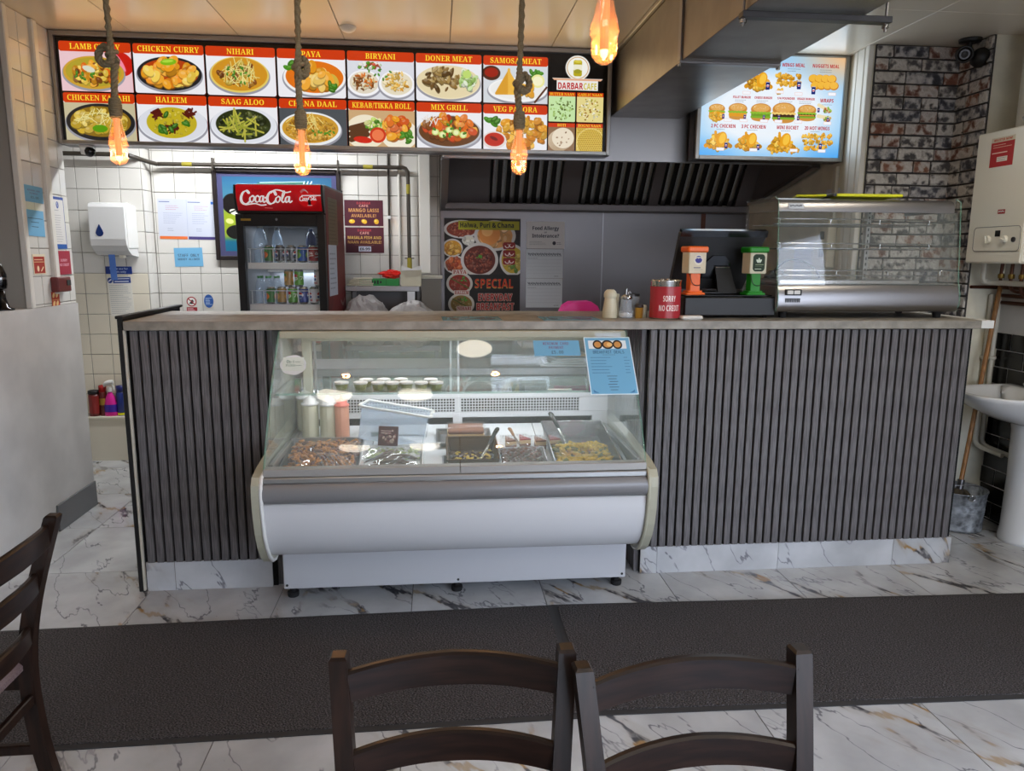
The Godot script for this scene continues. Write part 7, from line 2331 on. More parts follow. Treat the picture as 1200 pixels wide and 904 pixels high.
	t = thing("tissue_pack", "small flat white packet lying on the worktop in front of the till", "packet", Vector3(1.185, TOP, -3.395), 0.05)
	st = mb()
	box(st, Vector3(0, 0.009, 0), Vector3(0.105, 0.018, 0.05), 0.006)
	obj("packet", st, M.white, t)
	# leaflets taped flat on the top
	for q in [[0.158, "blue-grey patterned leaflet taped flat on the worktop, left of the two"], [0.615, "blue-grey patterned leaflet taped flat on the worktop, nearer the salt shaker"]]:
		st = mb()
		plate(st, Transform3D(Basis(Vector3.RIGHT, -PI / 2), Vector3.ZERO), 0.27, 0.22, 0.001, C["leaflet"])
		var o := put("counter_leaflet", mesh_of(st), M.print_gloss, null, T(q[0], TOP, -3.455, 0.02))
		tag(o, q[1], "leaflet", "leaflets taped on the worktop")
	# pink bag on the shelf behind the counter
	t = thing("pink_bag", "bright pink plastic bag heaped behind the worktop near the salt shaker", "bag", Vector3(0.775, 0, -4.02))
	var o2 := PackedVector2Array([Vector2(-0.125, 1.08), Vector2(0.125, 1.08), Vector2(0.12, 1.19), Vector2(0.085, 1.265), Vector2(0.05, 1.288), Vector2(-0.055, 1.284), Vector2(-0.09, 1.262), Vector2(-0.122, 1.20)])
	st = mb()
	prism(st, o2, 0.14, T(0, 0, -0.07))
	obj("bag", st, M.pink, t)
	st = mb()
	span(st, Vector3(0.45, 1.04, -4.16), Vector3(1.10, 1.08, -3.931), 0.003)
	tag(obj("staff_shelf", st, M.worktop), "low staff-side shelf behind the worktop carrying the pink bag", "shelf")

func build_warmer() -> void:
	var t := thing("heated_display_cabinet", "countertop heated display cabinet with glass sides and brushed steel base and roof", "display cabinet")
	var x0 := 1.622
	var x1 := 2.545
	var zf := -3.43
	var zb := -3.86
	# base with a curved front
	var prof := [Vector2(zf - 0.03, 1.272), Vector2(zf - 0.008, 1.282), Vector2(zf, 1.31), Vector2(zf - 0.004, 1.355), Vector2(zf - 0.014, 1.392), Vector2(zf - 0.022, 1.40)]
	var st := mb()
	sheet(st, prof, x0, x1, 0.012)
	span(st, Vector3(x0, 1.272, zb), Vector3(x1, 1.395, zf - 0.025), 0.004)
	obj("base", st, M.steel, t)
	for p in [[x0 + 0.06, zf - 0.07], [x1 - 0.06, zf - 0.07], [x0 + 0.06, zb + 0.05], [x1 - 0.06, zb + 0.05]]:
		st = mb()
		lathe(st, Vector3(p[0], TOP, p[1]), [Vector2(0, 0), Vector2(0.017, 0), Vector2(0.022, 0.032), Vector2(0, 0.032)], 14, Basis.IDENTITY, true)
		obj("foot", st, M.rubber, t)
	st = mb()
	span(st, Vector3(x0 + 0.035, 1.352, zf - 0.012), Vector3(x0 + 0.115, 1.380, zf + 0.0035), 0.002)
	var sw := obj("control", st, M.black, t)
	for k in 2:
		st = mb()
		span(st, Vector3(x0 + 0.042 + k * 0.034, 1.357, zf - 0.004), Vector3(x0 + 0.072 + k * 0.034, 1.375, zf + 0.006), 0.002)
		obj("rocker_switch", st, M.white, sw)
	st = mb()
	for k in 9: span(st, Vector3(x0 + 0.036 + k * 0.0085, 1.318, zf - 0.004), Vector3(x0 + 0.041 + k * 0.0085, 1.338, zf + 0.0012))
	stuff(obj("vent_slots", st, M.black, t))
	st = mb()
	span(st, Vector3(x0 + 0.01, 1.395, zb + 0.02), Vector3(x1 - 0.01, 1.402, zf - 0.03))
	obj("floor_plate", st, M.steel_dark, t)
	st = mb()
	span(st, Vector3(x0 + 0.04, 1.402, zb + 0.06), Vector3(x1 - 0.16, 1.424, zf - 0.08), 0.003)
	obj("heat_tray", st, M.steel_bright, t)
	# roof: brushed steel with a rounded front edge, slightly set back
	var zt := zf - 0.06
	prof = [Vector2(zt + 0.004, 1.748), Vector2(zt, 1.78), Vector2(zt - 0.012, 1.80), Vector2(zt - 0.035, 1.81), Vector2(zb, 1.81)]
	st = mb()
	sheet(st, prof, x0, x1 - 0.03, 0.012)
	obj("roof", st, M.steel, t)
	st = mb()
	span(st, Vector3(x0 + 0.01, 1.752, zb), Vector3(x0 + 0.022, 1.80, zt - 0.02), 0.002)
	span(st, Vector3(x1 - 0.05, 1.752, zb), Vector3(x1 - 0.038, 1.80, zt - 0.02), 0.002)
	obj("roof_side", st, M.alu, t)
	st = mb()
	plate(st, T(x0 + 0.085, 1.772, zt + 0.003, 0, -0.1), 0.075, 0.026, 0.001)
	var pl := obj("maker_plate", st, M.alu, t)
	st = mb()
	for k in 6: box(st, Vector3(x0 + 0.058 + k * 0.010, 1.772 + 0.002 * (k % 2), zt + 0.0046), Vector3(0.007, 0.006, 0.0006))
	stuff(obj("plate_print", st, M.black, pl))
	# glass: leaning front, curved-edge ends
	st = mb()
	sheet(st, [Vector2(zf - 0.022, 1.400), Vector2(zf - 0.03, 1.52), Vector2(zf - 0.045, 1.66), Vector2(zt, 1.75)], x0 + 0.004, x1 - 0.012, 0.005)
	obj("front_glass", st, M.case_glass, t)
	for s in 2:
		var xx := x0 - 0.004 if s == 0 else x1 - 0.002
		var o := PackedVector2Array([Vector2(-zf + 0.02, 1.275), Vector2(-zf - 0.004, 1.31), Vector2(-zf + 0.0, 1.36), Vector2(-zf + 0.02, 1.42), Vector2(-zf + 0.045, 1.66), Vector2(-zt + 0.002, 1.80), Vector2(-zt + 0.04, 1.818), Vector2(-zb, 1.818), Vector2(-zb, 1.275)])
		st = mb()
		prism(st, o, 0.006, Transform3D(Basis(Vector3(0, 0, -1), Vector3.UP, Vector3(1, 0, 0)), Vector3(xx, 0, 0)))
		obj("end_glass", st, M.case_glass, t)
		st = mb()
		var e := []
		for q in o: e.append(Vector3(xx + 0.003, q.y, -q.x))
		tube(st, e.slice(0, 7), 0.0028, 6)
		obj("glass_edge", st, M.glass_green, t)
	# three wire racks with guard rails and a slotted post
	for k in 3:
		var y: float = [1.445, 1.575, 1.693][k]
		var dz := [0.06, 0.10, 0.13]
		var zr: float = zf - dz[k]
		var xr: float = [2.475, 2.43, 2.44][k]
		st = mb()
		for j in 2: tube(st, smooth_path([Vector3(x0 + 0.045, y + 0.012, zr - 0.01), Vector3(x0 + 0.05, y + 0.024 * j, zr), Vector3(x0 + 0.075, y + 0.024 * j, zr), Vector3(xr - 0.03, y + 0.024 * j, zr), Vector3(xr - 0.006, y + 0.024 * j, zr), Vector3(xr, y + 0.012, zr)], 3), 0.0032, 6)
		for x in [0.33, 0.66]:
			var xx: float = lerpf(x0 + 0.05, xr, x)
			tube(st, [Vector3(xx, y, zr), Vector3(xx, y + 0.024, zr)], 0.003, 6)
		var rail := obj("rack_rail", st, M.steel_bright, t)
		if k > 0:
			st = mb()
			for j in 3: cyl(st, Vector3(x0 + 0.02, y - 0.002, zr - 0.02 - j * 0.12), Vector3(x1 - 0.06, y - 0.002, zr - 0.02 - j * 0.12), 0.0022, 5)
			stuff(obj("rack_wires", st, M.steel_dark, rail))
	st = mb()
	span(st, Vector3(2.26, 1.402, zb + 0.02), Vector3(2.285, 1.80, zb + 0.05), 0.002)
	var post := obj("rack_post", st, M.alu, t)
	st = mb()
	for k in 12: span(st, Vector3(2.269, 1.43 + k * 0.03, zb + 0.0495), Vector3(2.276, 1.445 + k * 0.03, zb + 0.0508))
	stuff(obj("post_slots", st, M.black, post))
	# yellow ring binder on the roof
	var b := thing("yellow_folder", "bright yellow folder lying on the roof of the heated display cabinet", "folder", Vector3(2.02, 1.8225, -3.66))
	st = mb()
	box(st, Vector3(0.085, 0.008, 0.02), Vector3(0.33, 0.014, 0.22), 0.003, Basis(Vector3.UP, -0.05))
	obj("folder", st, M.yellow, b)
	st = mb()
	box(st, Vector3(-0.088, 0.008, 0.02), Vector3(0.018, 0.0146, 0.225), 0.002, Basis(Vector3.UP, -0.12))
	obj("spine_band", st, M.black, b)
	st = mb()
	box(st, Vector3(-0.165, 0.006, -0.005), Vector3(0.14, 0.010, 0.20), 0.003, Basis(Vector3.UP, -0.35))
	obj("loose_sheet", st, M.yellow, b)
	# plug and lead that trail inside the view of the glass, on the worktop behind
	var c := thing("plug_lead", "black mains plug and looping lead behind the heated cabinet", "cable")
	st = mb()
	tube(st, smooth_path([Vector3(1.50, 1.36, -4.02), Vector3(1.62, 1.385, -4.02), Vector3(1.72, 1.36, -4.02), Vector3(1.78, 1.40, -4.02), Vector3(1.84, 1.425, -4.02), Vector3(1.90, 1.49, -4.02), Vector3(1.98, 1.52, -4.02), Vector3(2.08, 1.485, -4.02), Vector3(2.14, 1.40, -4.02), Vector3(2.15, 1.24, -4.02)], 5), 0.006, 6)
	obj("lead", st, M.black, c)
	st = mb()
	box(st, Vector3(1.845, 1.43, -4.02), Vector3(0.055, 0.045, 0.04), 0.008, Basis(Vector3.BACK, 0.7))
	for k in 3: box(st, Vector3(1.822 - 0.006 * k, 1.415 + 0.008 * k - 0.012, -4.02), Vector3(0.02, 0.005, 0.005), 0.001, Basis(Vector3.BACK, 0.7))
	obj("plug", st, M.black, c)

func build_till() -> void:
	var t := thing("cash_drawer", "low black cash drawer on the worktop under the till screen", "cash drawer", Vector3(1.40, TOP, -3.64))
	var st := mb()
	box(st, Vector3(0, 0.056, 0), Vector3(0.455, 0.092, 0.36), 0.006)
	obj("case", st, M.black, t)
	st = mb()
	for x in [-0.19, 0.19]: lathe(st, Vector3(x, 0, 0.14), [Vector2(0, 0), Vector2(0.012, 0), Vector2(0.012, 0.011), Vector2(0, 0.011)], 10, Basis.IDENTITY, true)
	stuff(obj("feet", st, M.rubber, t))
	st = mb()
	box(st, Vector3(0, 0.106, -0.01), Vector3(0.44, 0.008, 0.32), 0.003)
	obj("top_plate", st, M.black_gloss, t)
	var m := thing("till_screen", "black touchscreen till seen from behind, leaning on its stand", "till", Vector3(1.38, TOP + 0.1105, -3.70))
	var b := Basis(Vector3.RIGHT, -0.42)
	st = mb()
	var o := PackedVector2Array([Vector2(-0.225, 0.02), Vector2(0.15, 0.02), Vector2(0.23, 0.30), Vector2(0.226, 0.312), Vector2(-0.196, 0.312), Vector2(-0.205, 0.30)])
	prism(st, o, 0.03, Transform3D(Basis(Vector3.RIGHT, 0.28), Vector3(0, 0.01, 0.02)))
	obj("screen_back", st, M.black, m)
	st = mb()
	prism(st, PackedVector2Array([Vector2(-0.205, 0.285), Vector2(0.232, 0.285), Vector2(0.232, 0.316), Vector2(-0.20, 0.316)]), 0.034, Transform3D(Basis(Vector3.RIGHT, 0.28), Vector3(0, 0.01, 0.018)))
	obj("bezel", st, M.black_gloss, m)
	st = mb()
	prism(st, PackedVector2Array([Vector2(-0.075, 0.07), Vector2(0.075, 0.07), Vector2(0.065, 0.15), Vector2(0.03, 0.185), Vector2(-0.03, 0.185), Vector2(-0.065, 0.15)]), 0.014, Transform3D(Basis(Vector3.RIGHT, 0.28), Vector3(0, 0.01, 0.05)))
	obj("hinge_cover", st, M.black_gloss, m)
	st = mb()
	prism(st, PackedVector2Array([Vector2(-0.04, 0), Vector2(0.055, 0), Vector2(0.03, 0.135), Vector2(-0.045, 0.135)]), 0.018, Transform3D(Basis(Vector3.RIGHT, -0.35), Vector3(0.03, 0.0, 0.135)))
	obj("stand", st, M.black, m)
	st = mb()
	box(st, Vector3(0.02, 0.006, 0.05), Vector3(0.20, 0.012, 0.2), 0.004)
	obj("stand_foot", st, M.black, m)
	st = mb()
	box(st, Vector3(0.02, 0.128, 0.115), Vector3(0.07, 0.004, 0.003), 0.001, Basis(Vector3.RIGHT, -0.35))
	obj("silver_trim", st, M.steel_bright, m)

func coin_holder(x: float, z: float, m: Material, uv: String, label: String) -> void:
	var t := thing("coin_holder", label, "collection box", Vector3(x, TOP + 0.1105, z - 0.03), 0.12)
	var st := mb()
	box(st, Vector3(0, 0.006, 0), Vector3(0.098, 0.012, 0.07), 0.004)
	box(st, Vector3(0, 0.016, 0), Vector3(0.075, 0.01, 0.055), 0.003)
	obj("foot", st, m, t)
	st = mb()
	box(st, Vector3(0, 0.06, 0), Vector3(0.052, 0.09, 0.045), 0.003)
	obj("stem", st, m, t)
	st = mb()
	box(st, Vector3(0, 0.153, 0), Vector3(0.088, 0.102, 0.075), 0.003)
	var b := obj("box", st, M.offwhite, t)
	st = mb()
	plate(st, T(0, 0.153, 0.0377), 0.082, 0.098, 0.0006, C[uv])
	obj("label_sheet", st, M.print, b)
	st = mb()
	box(st, Vector3(0, 0.214, 0), Vector3(0.104, 0.028, 0.09), 0.006)
	obj("lid", st, m, t)
	st = mb()
	tube(st, smooth_path([Vector3(-0.03, 0.10, 0.024), Vector3(-0.022, 0.06, 0.032), Vector3(0.0, 0.045, 0.034), Vector3(0.024, 0.05, 0.03)], 5), 0.002, 5)
	obj("chain", st, M.black, t)

# ---------------------------------------------------------------- in the chilled display
const TILT := 0.179     # the display deck falls towards the customer

func on_deck(x: float, z: float, up := 0.0015) -> Vector3:
	return Vector3(x, deck_y(z) + up, z)

func tray(called: String, label: String, cat: String, c: Vector3, w: float, d: float, h: float, m: Material, wall := 0.006, rot := 0.0) -> Node3D:
	var t := thing(called, label, cat, c, rot)
	t.rotation.x = TILT
	var st := mb()
	var inn := 0.012
	# bottom, sloped sides inside and out, rolled rim
	var a := [Vector3(-w / 2 + inn, 0, -d / 2 + inn), Vector3(w / 2 - inn, 0, -d / 2 + inn), Vector3(w / 2 - inn, 0, d / 2 - inn), Vector3(-w / 2 + inn, 0, d / 2 - inn)]
	var b := [Vector3(-w / 2, h, -d / 2), Vector3(w / 2, h, -d / 2), Vector3(w / 2, h, d / 2), Vector3(-w / 2, h, d / 2)]
	for i in 4:
		var j := (i + 1) % 4
		quad(st, a[j], a[i], b[i], b[j])
		var ia: Vector3 = a[i] * 0.97 + Vector3(0, 0.003, 0); var ja: Vector3 = a[j] * 0.97 + Vector3(0, 0.003, 0)
		var ib := Vector3(b[i].x * 0.975, h, b[i].z * 0.975); var jb := Vector3(b[j].x * 0.975, h, b[j].z * 0.975)
		quad(st, ia, ja, jb, ib)
	quad(st, a[3] * 0.97 + Vector3(0, 0.003, 0), a[2] * 0.97 + Vector3(0, 0.003, 0), a[1] * 0.97 + Vector3(0, 0.003, 0), a[0] * 0.97 + Vector3(0, 0.003, 0))
	quad(st, a[0], a[1], a[2], a[3])
	obj("pan", st, m, t)
	st = mb()
	tube(st, [b[0], b[1], b[2], b[3], b[0]], wall, 6)
	obj("rim", st, m, t)
	return t

func film_over(t: Node3D, w: float, d: float, y: float, sd: int, amp: float) -> void:
	var n := FastNoiseLite.new()
	n.seed = sd; n.frequency = 9.0; n.fractal_octaves = 3
	var st := mb()
	field(st, -w / 2, w / 2, -d / 2, d / 2, 26, 26, func(x: float, z: float) -> float: return y + amp * (n.get_noise_2d(x * 1.0 + z * 0.7, z * 0.35) * 1.6 + 0.6 - 0.6 * pow(absf(2 * x / w), 4)))
	obj("cling_film", st, M.film, t)

func heap(called: String, label: String, cat: String, c: Vector3, w: float, d: float, hgt: float, m: Array, n: int, s0: Vector3, s1: Vector3, rough: float) -> void:
	var t := thing(called, label, cat, c)
	t.rotation.x = TILT
	for mi in m.size():
		var st := mb()
		for i in n / m.size():
			var x := rng.randf_range(-0.5, 0.5)
			var z := rng.randf_range(-0.5, 0.5)
			var top := hgt * (1.0 - 1.2 * maxf(absf(x), absf(z)) ** 2)
			var s := Vector3(rng.randf_range(s0.x, s1.x), rng.randf_range(s0.y, s1.y), rng.randf_range(s0.z, s1.z))
			lump(st, Vector3(x * w, top * rng.randf_range(0.3, 1.0), z * d), s, rough, 6, 3, Basis.from_euler(Vector3(rng.randf_range(-0.5, 0.5), rng.randf() * TAU, rng.randf_range(-0.4, 0.4))))
		stuff(obj("pieces", st, m[mi], t))

func spoon(called: String, label: String, a: Vector3, b: Vector3, split: float, hm: Material, bm: Material, r: float) -> void:
	var t := thing(called, label, "utensil")
	var mid := a.lerp(b, split)
	var st := mb()
	tube(st, smooth_path([a, a.lerp(mid, 0.35) + Vector3(0, 0.004, 0), mid], 5), [r * 0.75, r, r * 1.15, r * 1.2, r * 1.15, r * 1.1, r, r, r * 0.9, r * 0.85, r * 0.8], 8, true, Vector2(1, 0.7))
	obj("handle", st, hm, t)
	st = mb()
	tube(st, [mid, mid.lerp(b, 0.5), b], [r * 0.5, r * 0.8, r * 0.7], 8, true, Vector2(1.0, 0.3))
	obj("blade", st, bm, t)

func build_display_contents() -> void:
	# fried snacks
	var cz := -3.165
	tray("snack_tray", "metal tray of golden fried snacks at the left end of the chilled display", "tray", on_deck(-0.50, cz), 0.325, 0.44, 0.042, M.steel)
	heap("fried_snacks", "heap of crisp brown fried snacks under wrinkled cling film", "food", on_deck(-0.50, cz, 0.008), 0.275, 0.38, 0.058, [M.fried, M.fried, M.fried, M.meat], 720, Vector3(0.006, 0.004, 0.008), Vector3(0.014, 0.009, 0.026), 0.5)
	var f := thing("snack_wrap", "wrinkled clear cling film stretched over the fried snacks tray", "cling film", on_deck(-0.50, cz))
	f.rotation.x = TILT
	film_over(f, 0.31, 0.42, 0.058, 5, 0.012)
	for k in 7:
		var st := mb()
		var x := 0.0 + k * 0.016
		tube(st, smooth_path([Vector3(x - 0.03, 0.072, -0.02 + k * 0.006), Vector3(x + 0.0, 0.078, 0.04), Vector3(x + 0.03 + k * 0.004, 0.070, 0.12)], 4), 0.0022, 5, true, Vector2(1, 0.4))
		obj("crease", st, M.clear_plastic, f)
	# kebabs on a white tray
	tray("kebab_tray", "white tray of dark kebabs and salad beside the fried snacks", "tray", on_deck(-0.20, -3.13), 0.268, 0.36, 0.036, M.deck)
	var kt := thing("kebab_strips", "pile of long grey-brown kebab strips wrapped in film on the white tray", "food", on_deck(-0.20, -3.11, 0.012))
	kt.rotation.x = TILT
	for k in 34:
		var st := mb()
		var x := rng.randf_range(-0.09, 0.09)
		var z := rng.randf_range(-0.095, 0.095)
		var a := rng.randf_range(0.15, 0.95) * (1.0 if x < 0.02 else -0.6) + rng.randf_range(-0.2, 0.2)
		var d := Vector3(cos(a), rng.randf_range(-0.06, 0.06), -sin(a)) * rng.randf_range(0.045, 0.075)
		var c := Vector3(x, 0.014 + 0.036 * (1.0 - absf(x) / 0.12) * rng.randf_range(0.3, 1.0), z)
		c.x = clampf(c.x, -0.118 + absf(d.x), 0.118 - absf(d.x))
		tube(st, smooth_path([c - d, c + Vector3(0, 0.006, 0), c + d], 4), [0.003, 0.007, 0.008, 0.008, 0.0085, 0.008, 0.008, 0.006, 0.003], 6, true, Vector2(1, 0.6))
		obj("strip", st, M.kebab, kt)
	heap("shredded_lettuce", "pale shredded lettuce at the back of the kebab tray", "food", on_deck(-0.20, -3.255, 0.010), 0.22, 0.085, 0.024, [M.lettuce, M.white], 150, Vector3(0.006, 0.002, 0.010), Vector3(0.012, 0.005, 0.022), 0.4)
	f = thing("kebab_wrap", "shiny clear film drawn over the dark kebab strips", "cling film", on_deck(-0.20, -3.11))
	f.rotation.x = TILT
	film_over(f, 0.25, 0.26, 0.062, 15, 0.012)
	# three squeezy bottles
	for q in [[-0.597, -3.50, M.sauce_white, M.white, "white squeezy sauce bottle, nearest the end glass of the display"], [-0.512, -3.49, M.sauce_white, M.white, "white squeezy sauce bottle standing between another white bottle and the pink one"], [-0.447, -3.475, M.sauce_pink, M.cap_pink, "salmon pink squeezy sauce bottle beside the two white bottles"], [-0.632, -3.575, M.sauce_white, M.white, "white squeezy sauce bottle half hidden behind the front two"]]:
		var t := thing("squeezy_bottle", q[4], "sauce bottle", Vector3(q[0], deck_y(q[1]) + 0.0005, q[1]), 0.0, "squeezy sauce bottles")
		var st := mb()
		var s: float = 0.86 if q[2] == M.sauce_pink else 1.0
		lathe(st, Vector3.ZERO, [Vector2(0, 0), Vector2(0.036 * s, 0), Vector2(0.0385 * s, 0.006), Vector2(0.0385 * s, 0.148), Vector2(0.035 * s, 0.158), Vector2(0, 0.158)], 22)
		obj("bottle", st, q[2], t)
		st = mb()
		lathe(st, Vector3(0, 0.156, 0), [Vector2(0, 0), Vector2(0.040 * s, 0), Vector2(0.041 * s, 0.008), Vector2(0.030 * s, 0.012), Vector2(0.029 * s, 0.026), Vector2(0.016 * s, 0.034), Vector2(0.006, 0.04), Vector2(0.003, 0.056), Vector2(0, 0.056)], 22)
		obj("cap", st, q[3], t)
	# clear storage tub, tilted, with a green-handled ladle and price card
	var tub := thing("storage_tub", "clear plastic storage tub propped at a tilt behind the kebab tray", "tub", Vector3(-0.21, deck_y(-3.40) + 0.016, -3.40), -0.08)
	tub.rotation.z = -0.16
	tub.rotation.x = -0.05
	var st2 := mb()
	var w := 0.152
	var dd := 0.095
	for q in [[-1, 0], [1, 0], [0, -1], [0, 1]]:
		if q[0] != 0: box(st2, Vector3(q[0] * (w - 0.006), 0.08, 0), Vector3(0.003, 0.15, dd * 2 - 0.01), 0.001, Basis(Vector3.BACK, -q[0] * 0.06))
		else: box(st2, Vector3(0, 0.08, q[1] * (dd - 0.006)), Vector3(w * 2 - 0.01, 0.15, 0.003), 0.001, Basis(Vector3.RIGHT, q[1] * 0.06))
	box(st2, Vector3(0, 0.005, 0), Vector3(w * 2 - 0.03, 0.004, dd * 2 - 0.03), 0.001)
	obj("tub_body", st2, M.clear_plastic, tub)
	st2 = mb()
	tube(st2, smooth_path([Vector3(-w, 0.156, -dd), Vector3(0, 0.156, -dd), Vector3(w, 0.156, -dd), Vector3(w + 0.004, 0.156, 0), Vector3(w, 0.156, dd), Vector3(0, 0.156, dd), Vector3(-w, 0.156, dd), Vector3(-w - 0.004, 0.156, 0), Vector3(-w, 0.156, -dd)], 4), 0.0065, 6)
	obj("tub_rim", st2, M.white, tub)
	spoon("ladle", "grey ladle with a green handle lying across inside the clear tub", Vector3(-0.305, deck_y(-3.4) + 0.055, -3.365), Vector3(-0.085, deck_y(-3.4) + 0.05, -3.37), 0.25, mat(Color(0.10, 0.32, 0.28), 0.4), M.steel_dark, 0.014)
	var pc := sign_plate("price_card", "small dark red printed card standing against the clear tub", "card", "price_card", T(-0.222, 0.728, -3.285, 0.0, -0.15, -0.06), 0.088, 0.088)
	# loaf cake and the steel pan
	tray("cake_tray", "shallow steel tray holding a wrapped loaf cake", "tray", on_deck(0.12, -3.43), 0.25, 0.16, 0.022, M.steel)
	var cake := thing("loaf_cake", "clear-wrapped chocolate and vanilla loaf cake lying on the steel tray", "cake", on_deck(0.13, -3.43, 0.006))
	cake.rotation.x = TILT
	for k in 3:
		var st := mb()
		box(st, Vector3(0, 0.012 + k * 0.021, 0), Vector3(0.175 - k * 0.004, 0.02, 0.09), 0.005)
		obj("cake_layer", st, [M.cake, M.cream_cake, M.cake][k], cake)
	var st3 := mb()
	box(st3, Vector3(0, 0.037, 0), Vector3(0.19, 0.072, 0.105), 0.012)
	obj("wrapper", st3, M.film, cake)
	tray("foil_dish", "shallow foil dish under the square steel curry pan", "dish", on_deck(0.153, -3.13), 0.262, 0.21, 0.012, M.foil)
	tray("steel_pan", "square steel pan with the last of a brown curry, knife leaning in it", "pan", on_deck(0.150, -3.205, 0.004), 0.222, 0.235, 0.062, M.curry_pan)
	heap("brown_curry", "scrapings of brown and yellow curry in the bottom of the square pan", "food", on_deck(0.150, -3.18, 0.012), 0.17, 0.17, 0.014, [M.curry, M.curry, M.potato], 150, Vector3(0.006, 0.003, 0.008), Vector3(0.016, 0.006, 0.022), 0.4)
	spoon("pan_knife", "knife with a black handle resting in the square curry pan", Vector3(0.262, 0.785, -3.17), Vector3(0.180, 0.665, -3.09), 0.52, M.black_gloss, M.blade, 0.010)
	# boxed cake slices
	for q in [[0.325, -3.335, "boxed slice of cream cake, first of the four between the curry pans"], [0.392, -3.35, "boxed slice with a red side, second of the four between the curry pans"], [0.462, -3.33, "boxed slice of cream cake, third of the four between the curry pans"], [0.530, -3.345, "boxed slice with a red side, last of the four, by the long steel pan"]]:
		var t := thing("cake_slice", q[2], "cake", Vector3(q[0], deck_y(q[1]) + 0.001, q[1]), 0.2, "boxed cake slices")
		var st := mb()
		var o := PackedVector2Array([Vector2(-0.026, -0.04), Vector2(0.026, -0.04), Vector2(0.004, 0.045), Vector2(-0.004, 0.045)])
		var up := Basis(Vector3.RIGHT, PI / 2)
		prism(st, o, 0.020, Transform3D(Basis(Vector3.RIGHT, -PI / 2), Vector3(0, 0.003, 0)))
		obj("sponge", st, M.cake, t)
		st = mb()
		prism(st, o, 0.016, Transform3D(Basis(Vector3.RIGHT, -PI / 2), Vector3(0, 0.0235, 0)))
		obj("cream", st, M.cream_cake, t)
		st = mb()
		prism(st, o, 0.006, Transform3D(Basis(Vector3.RIGHT, -PI / 2), Vector3(0, 0.040, 0)))
		obj("topping", st, M.cake_red if q[2].contains("red") else M.cake, t)
		st = mb()
		box(st, Vector3(0, 0.027, 0), Vector3(0.062, 0.052, 0.095), 0.003)
		obj("clear_box", st, M.film, t)
	# red-brown meat on a foil tray
	tray("meat_tray", "foil tray of red-brown cooked meat pieces beside the curry pan", "tray", on_deck(0.375, -3.12), 0.205, 0.32, 0.026, M.foil)
	heap("cooked_meat", "mound of small red-brown cooked meat pieces on the foil tray", "food", on_deck(0.368, -3.11, 0.008), 0.165, 0.25, 0.062, [M.meat, M.meat, M.kebab], 460, Vector3(0.007, 0.005, 0.008), Vector3(0.015, 0.010, 0.018), 0.45)
	f = thing("meat_wrap", "clear film loosely covering the red-brown meat pieces", "cling film", on_deck(0.370, -3.11))
	f.rotation.x = TILT
	film_over(f, 0.19, 0.25, 0.066, 25, 0.014)
	spoon("serving_spoon", "dark spoon with a wooden handle stuck in the meat tray", Vector3(0.322, 0.752, -3.30), Vector3(0.358, 0.705, -3.19), 0.45, M.handle_wood, M.kebab, 0.008)
	# long steel pan of yellow potatoes
	tray("long_steel_pan", "long deep steel pan at the right end holding yellow potato curry", "pan", on_deck(0.640, -3.22), 0.290, 0.50, 0.072, M.steel)
	heap("potato_curry", "bright yellow potato curry with herbs in the front of the long steel pan", "food", on_deck(0.640, -3.14, 0.010), 0.232, 0.28, 0.058, [M.potato, M.potato, M.potato, M.potato, M.sauce_green], 400, Vector3(0.009, 0.006, 0.010), Vector3(0.022, 0.012, 0.026), 0.35)
	f = thing("pan_wrap", "taut creased cling film across the long steel pan", "cling film", on_deck(0.640, -3.26))
	f.rotation.x = TILT
	film_over(f, 0.27, 0.40, 0.078, 35, 0.006)
	spoon("pan_ladle", "ladle with a black handle resting in the long steel pan", Vector3(0.525, 0.800, -3.40), Vector3(0.582, 0.690, -3.23), 0.48, M.black_gloss, M.blade, 0.011)
	# sauce pots on the glass shelf
	var pot := -1
	for q in [[-0.408, -3.19, 1], [-0.328, -3.185, 1], [-0.252, -3.18, 1], [-0.193, -3.175, 1], [-0.133, -3.18, 1], [-0.070, -3.17, 1], [-0.006, -3.17, 1], [-0.31, -3.26, 1], [-0.235, -3.26, 1], [-0.16, -3.26, 1], [-0.03, -3.25, 1]]:
		pot += 1
		for j in q[2]:
			var where: String = ["first", "second", "third", "fourth", "fifth", "sixth", "seventh"][pot % 7]
			var t := thing("sauce_pot", "white-lidded green sauce pot on the glass shelf, %s in the %s row%s" % [where, "front" if pot < 7 else "rear", "" if q[2] == 1 else (", lower of two" if j == 0 else ", upper of two")], "sauce pot", Vector3(q[0], 0.9585 + j * 0.0355, q[1]), 0.0, "sauce pots on the glass shelf")
			if j == 0:
				var st := mb()
				lathe(st, Vector3.ZERO, [Vector2(0, 0), Vector2(0.022, 0), Vector2(0.028, 0.026), Vector2(0.0, 0.026)], 18, Basis.IDENTITY, false)
				M["pot_sauce_mesh"] = mesh_of(st)
				st = mb()
				lathe(st, Vector3.ZERO, [Vector2(0.028, 0.026), Vector2(0.0305, 0.027), Vector2(0.031, 0.033), Vector2(0.028, 0.035), Vector2(0, 0.034)], 18)
				M["pot_lid_mesh"] = mesh_of(st)
			put("sauce", M["pot_sauce_mesh"], M.sauce_green, t)
			put("lid", M["pot_lid_mesh"], M.white, t)
	# cards taped to the glass
	var sl := atan2(0.206, 0.216)
	sign_plate("breakfast_card", "large blue BREAKFAST DEALS card taped to the front glass of the display", "card", "breakfast", T(0.752, 1.06, glass_z(1.06) + 0.012, 0, -0.72, -0.0), 0.208, 0.298)
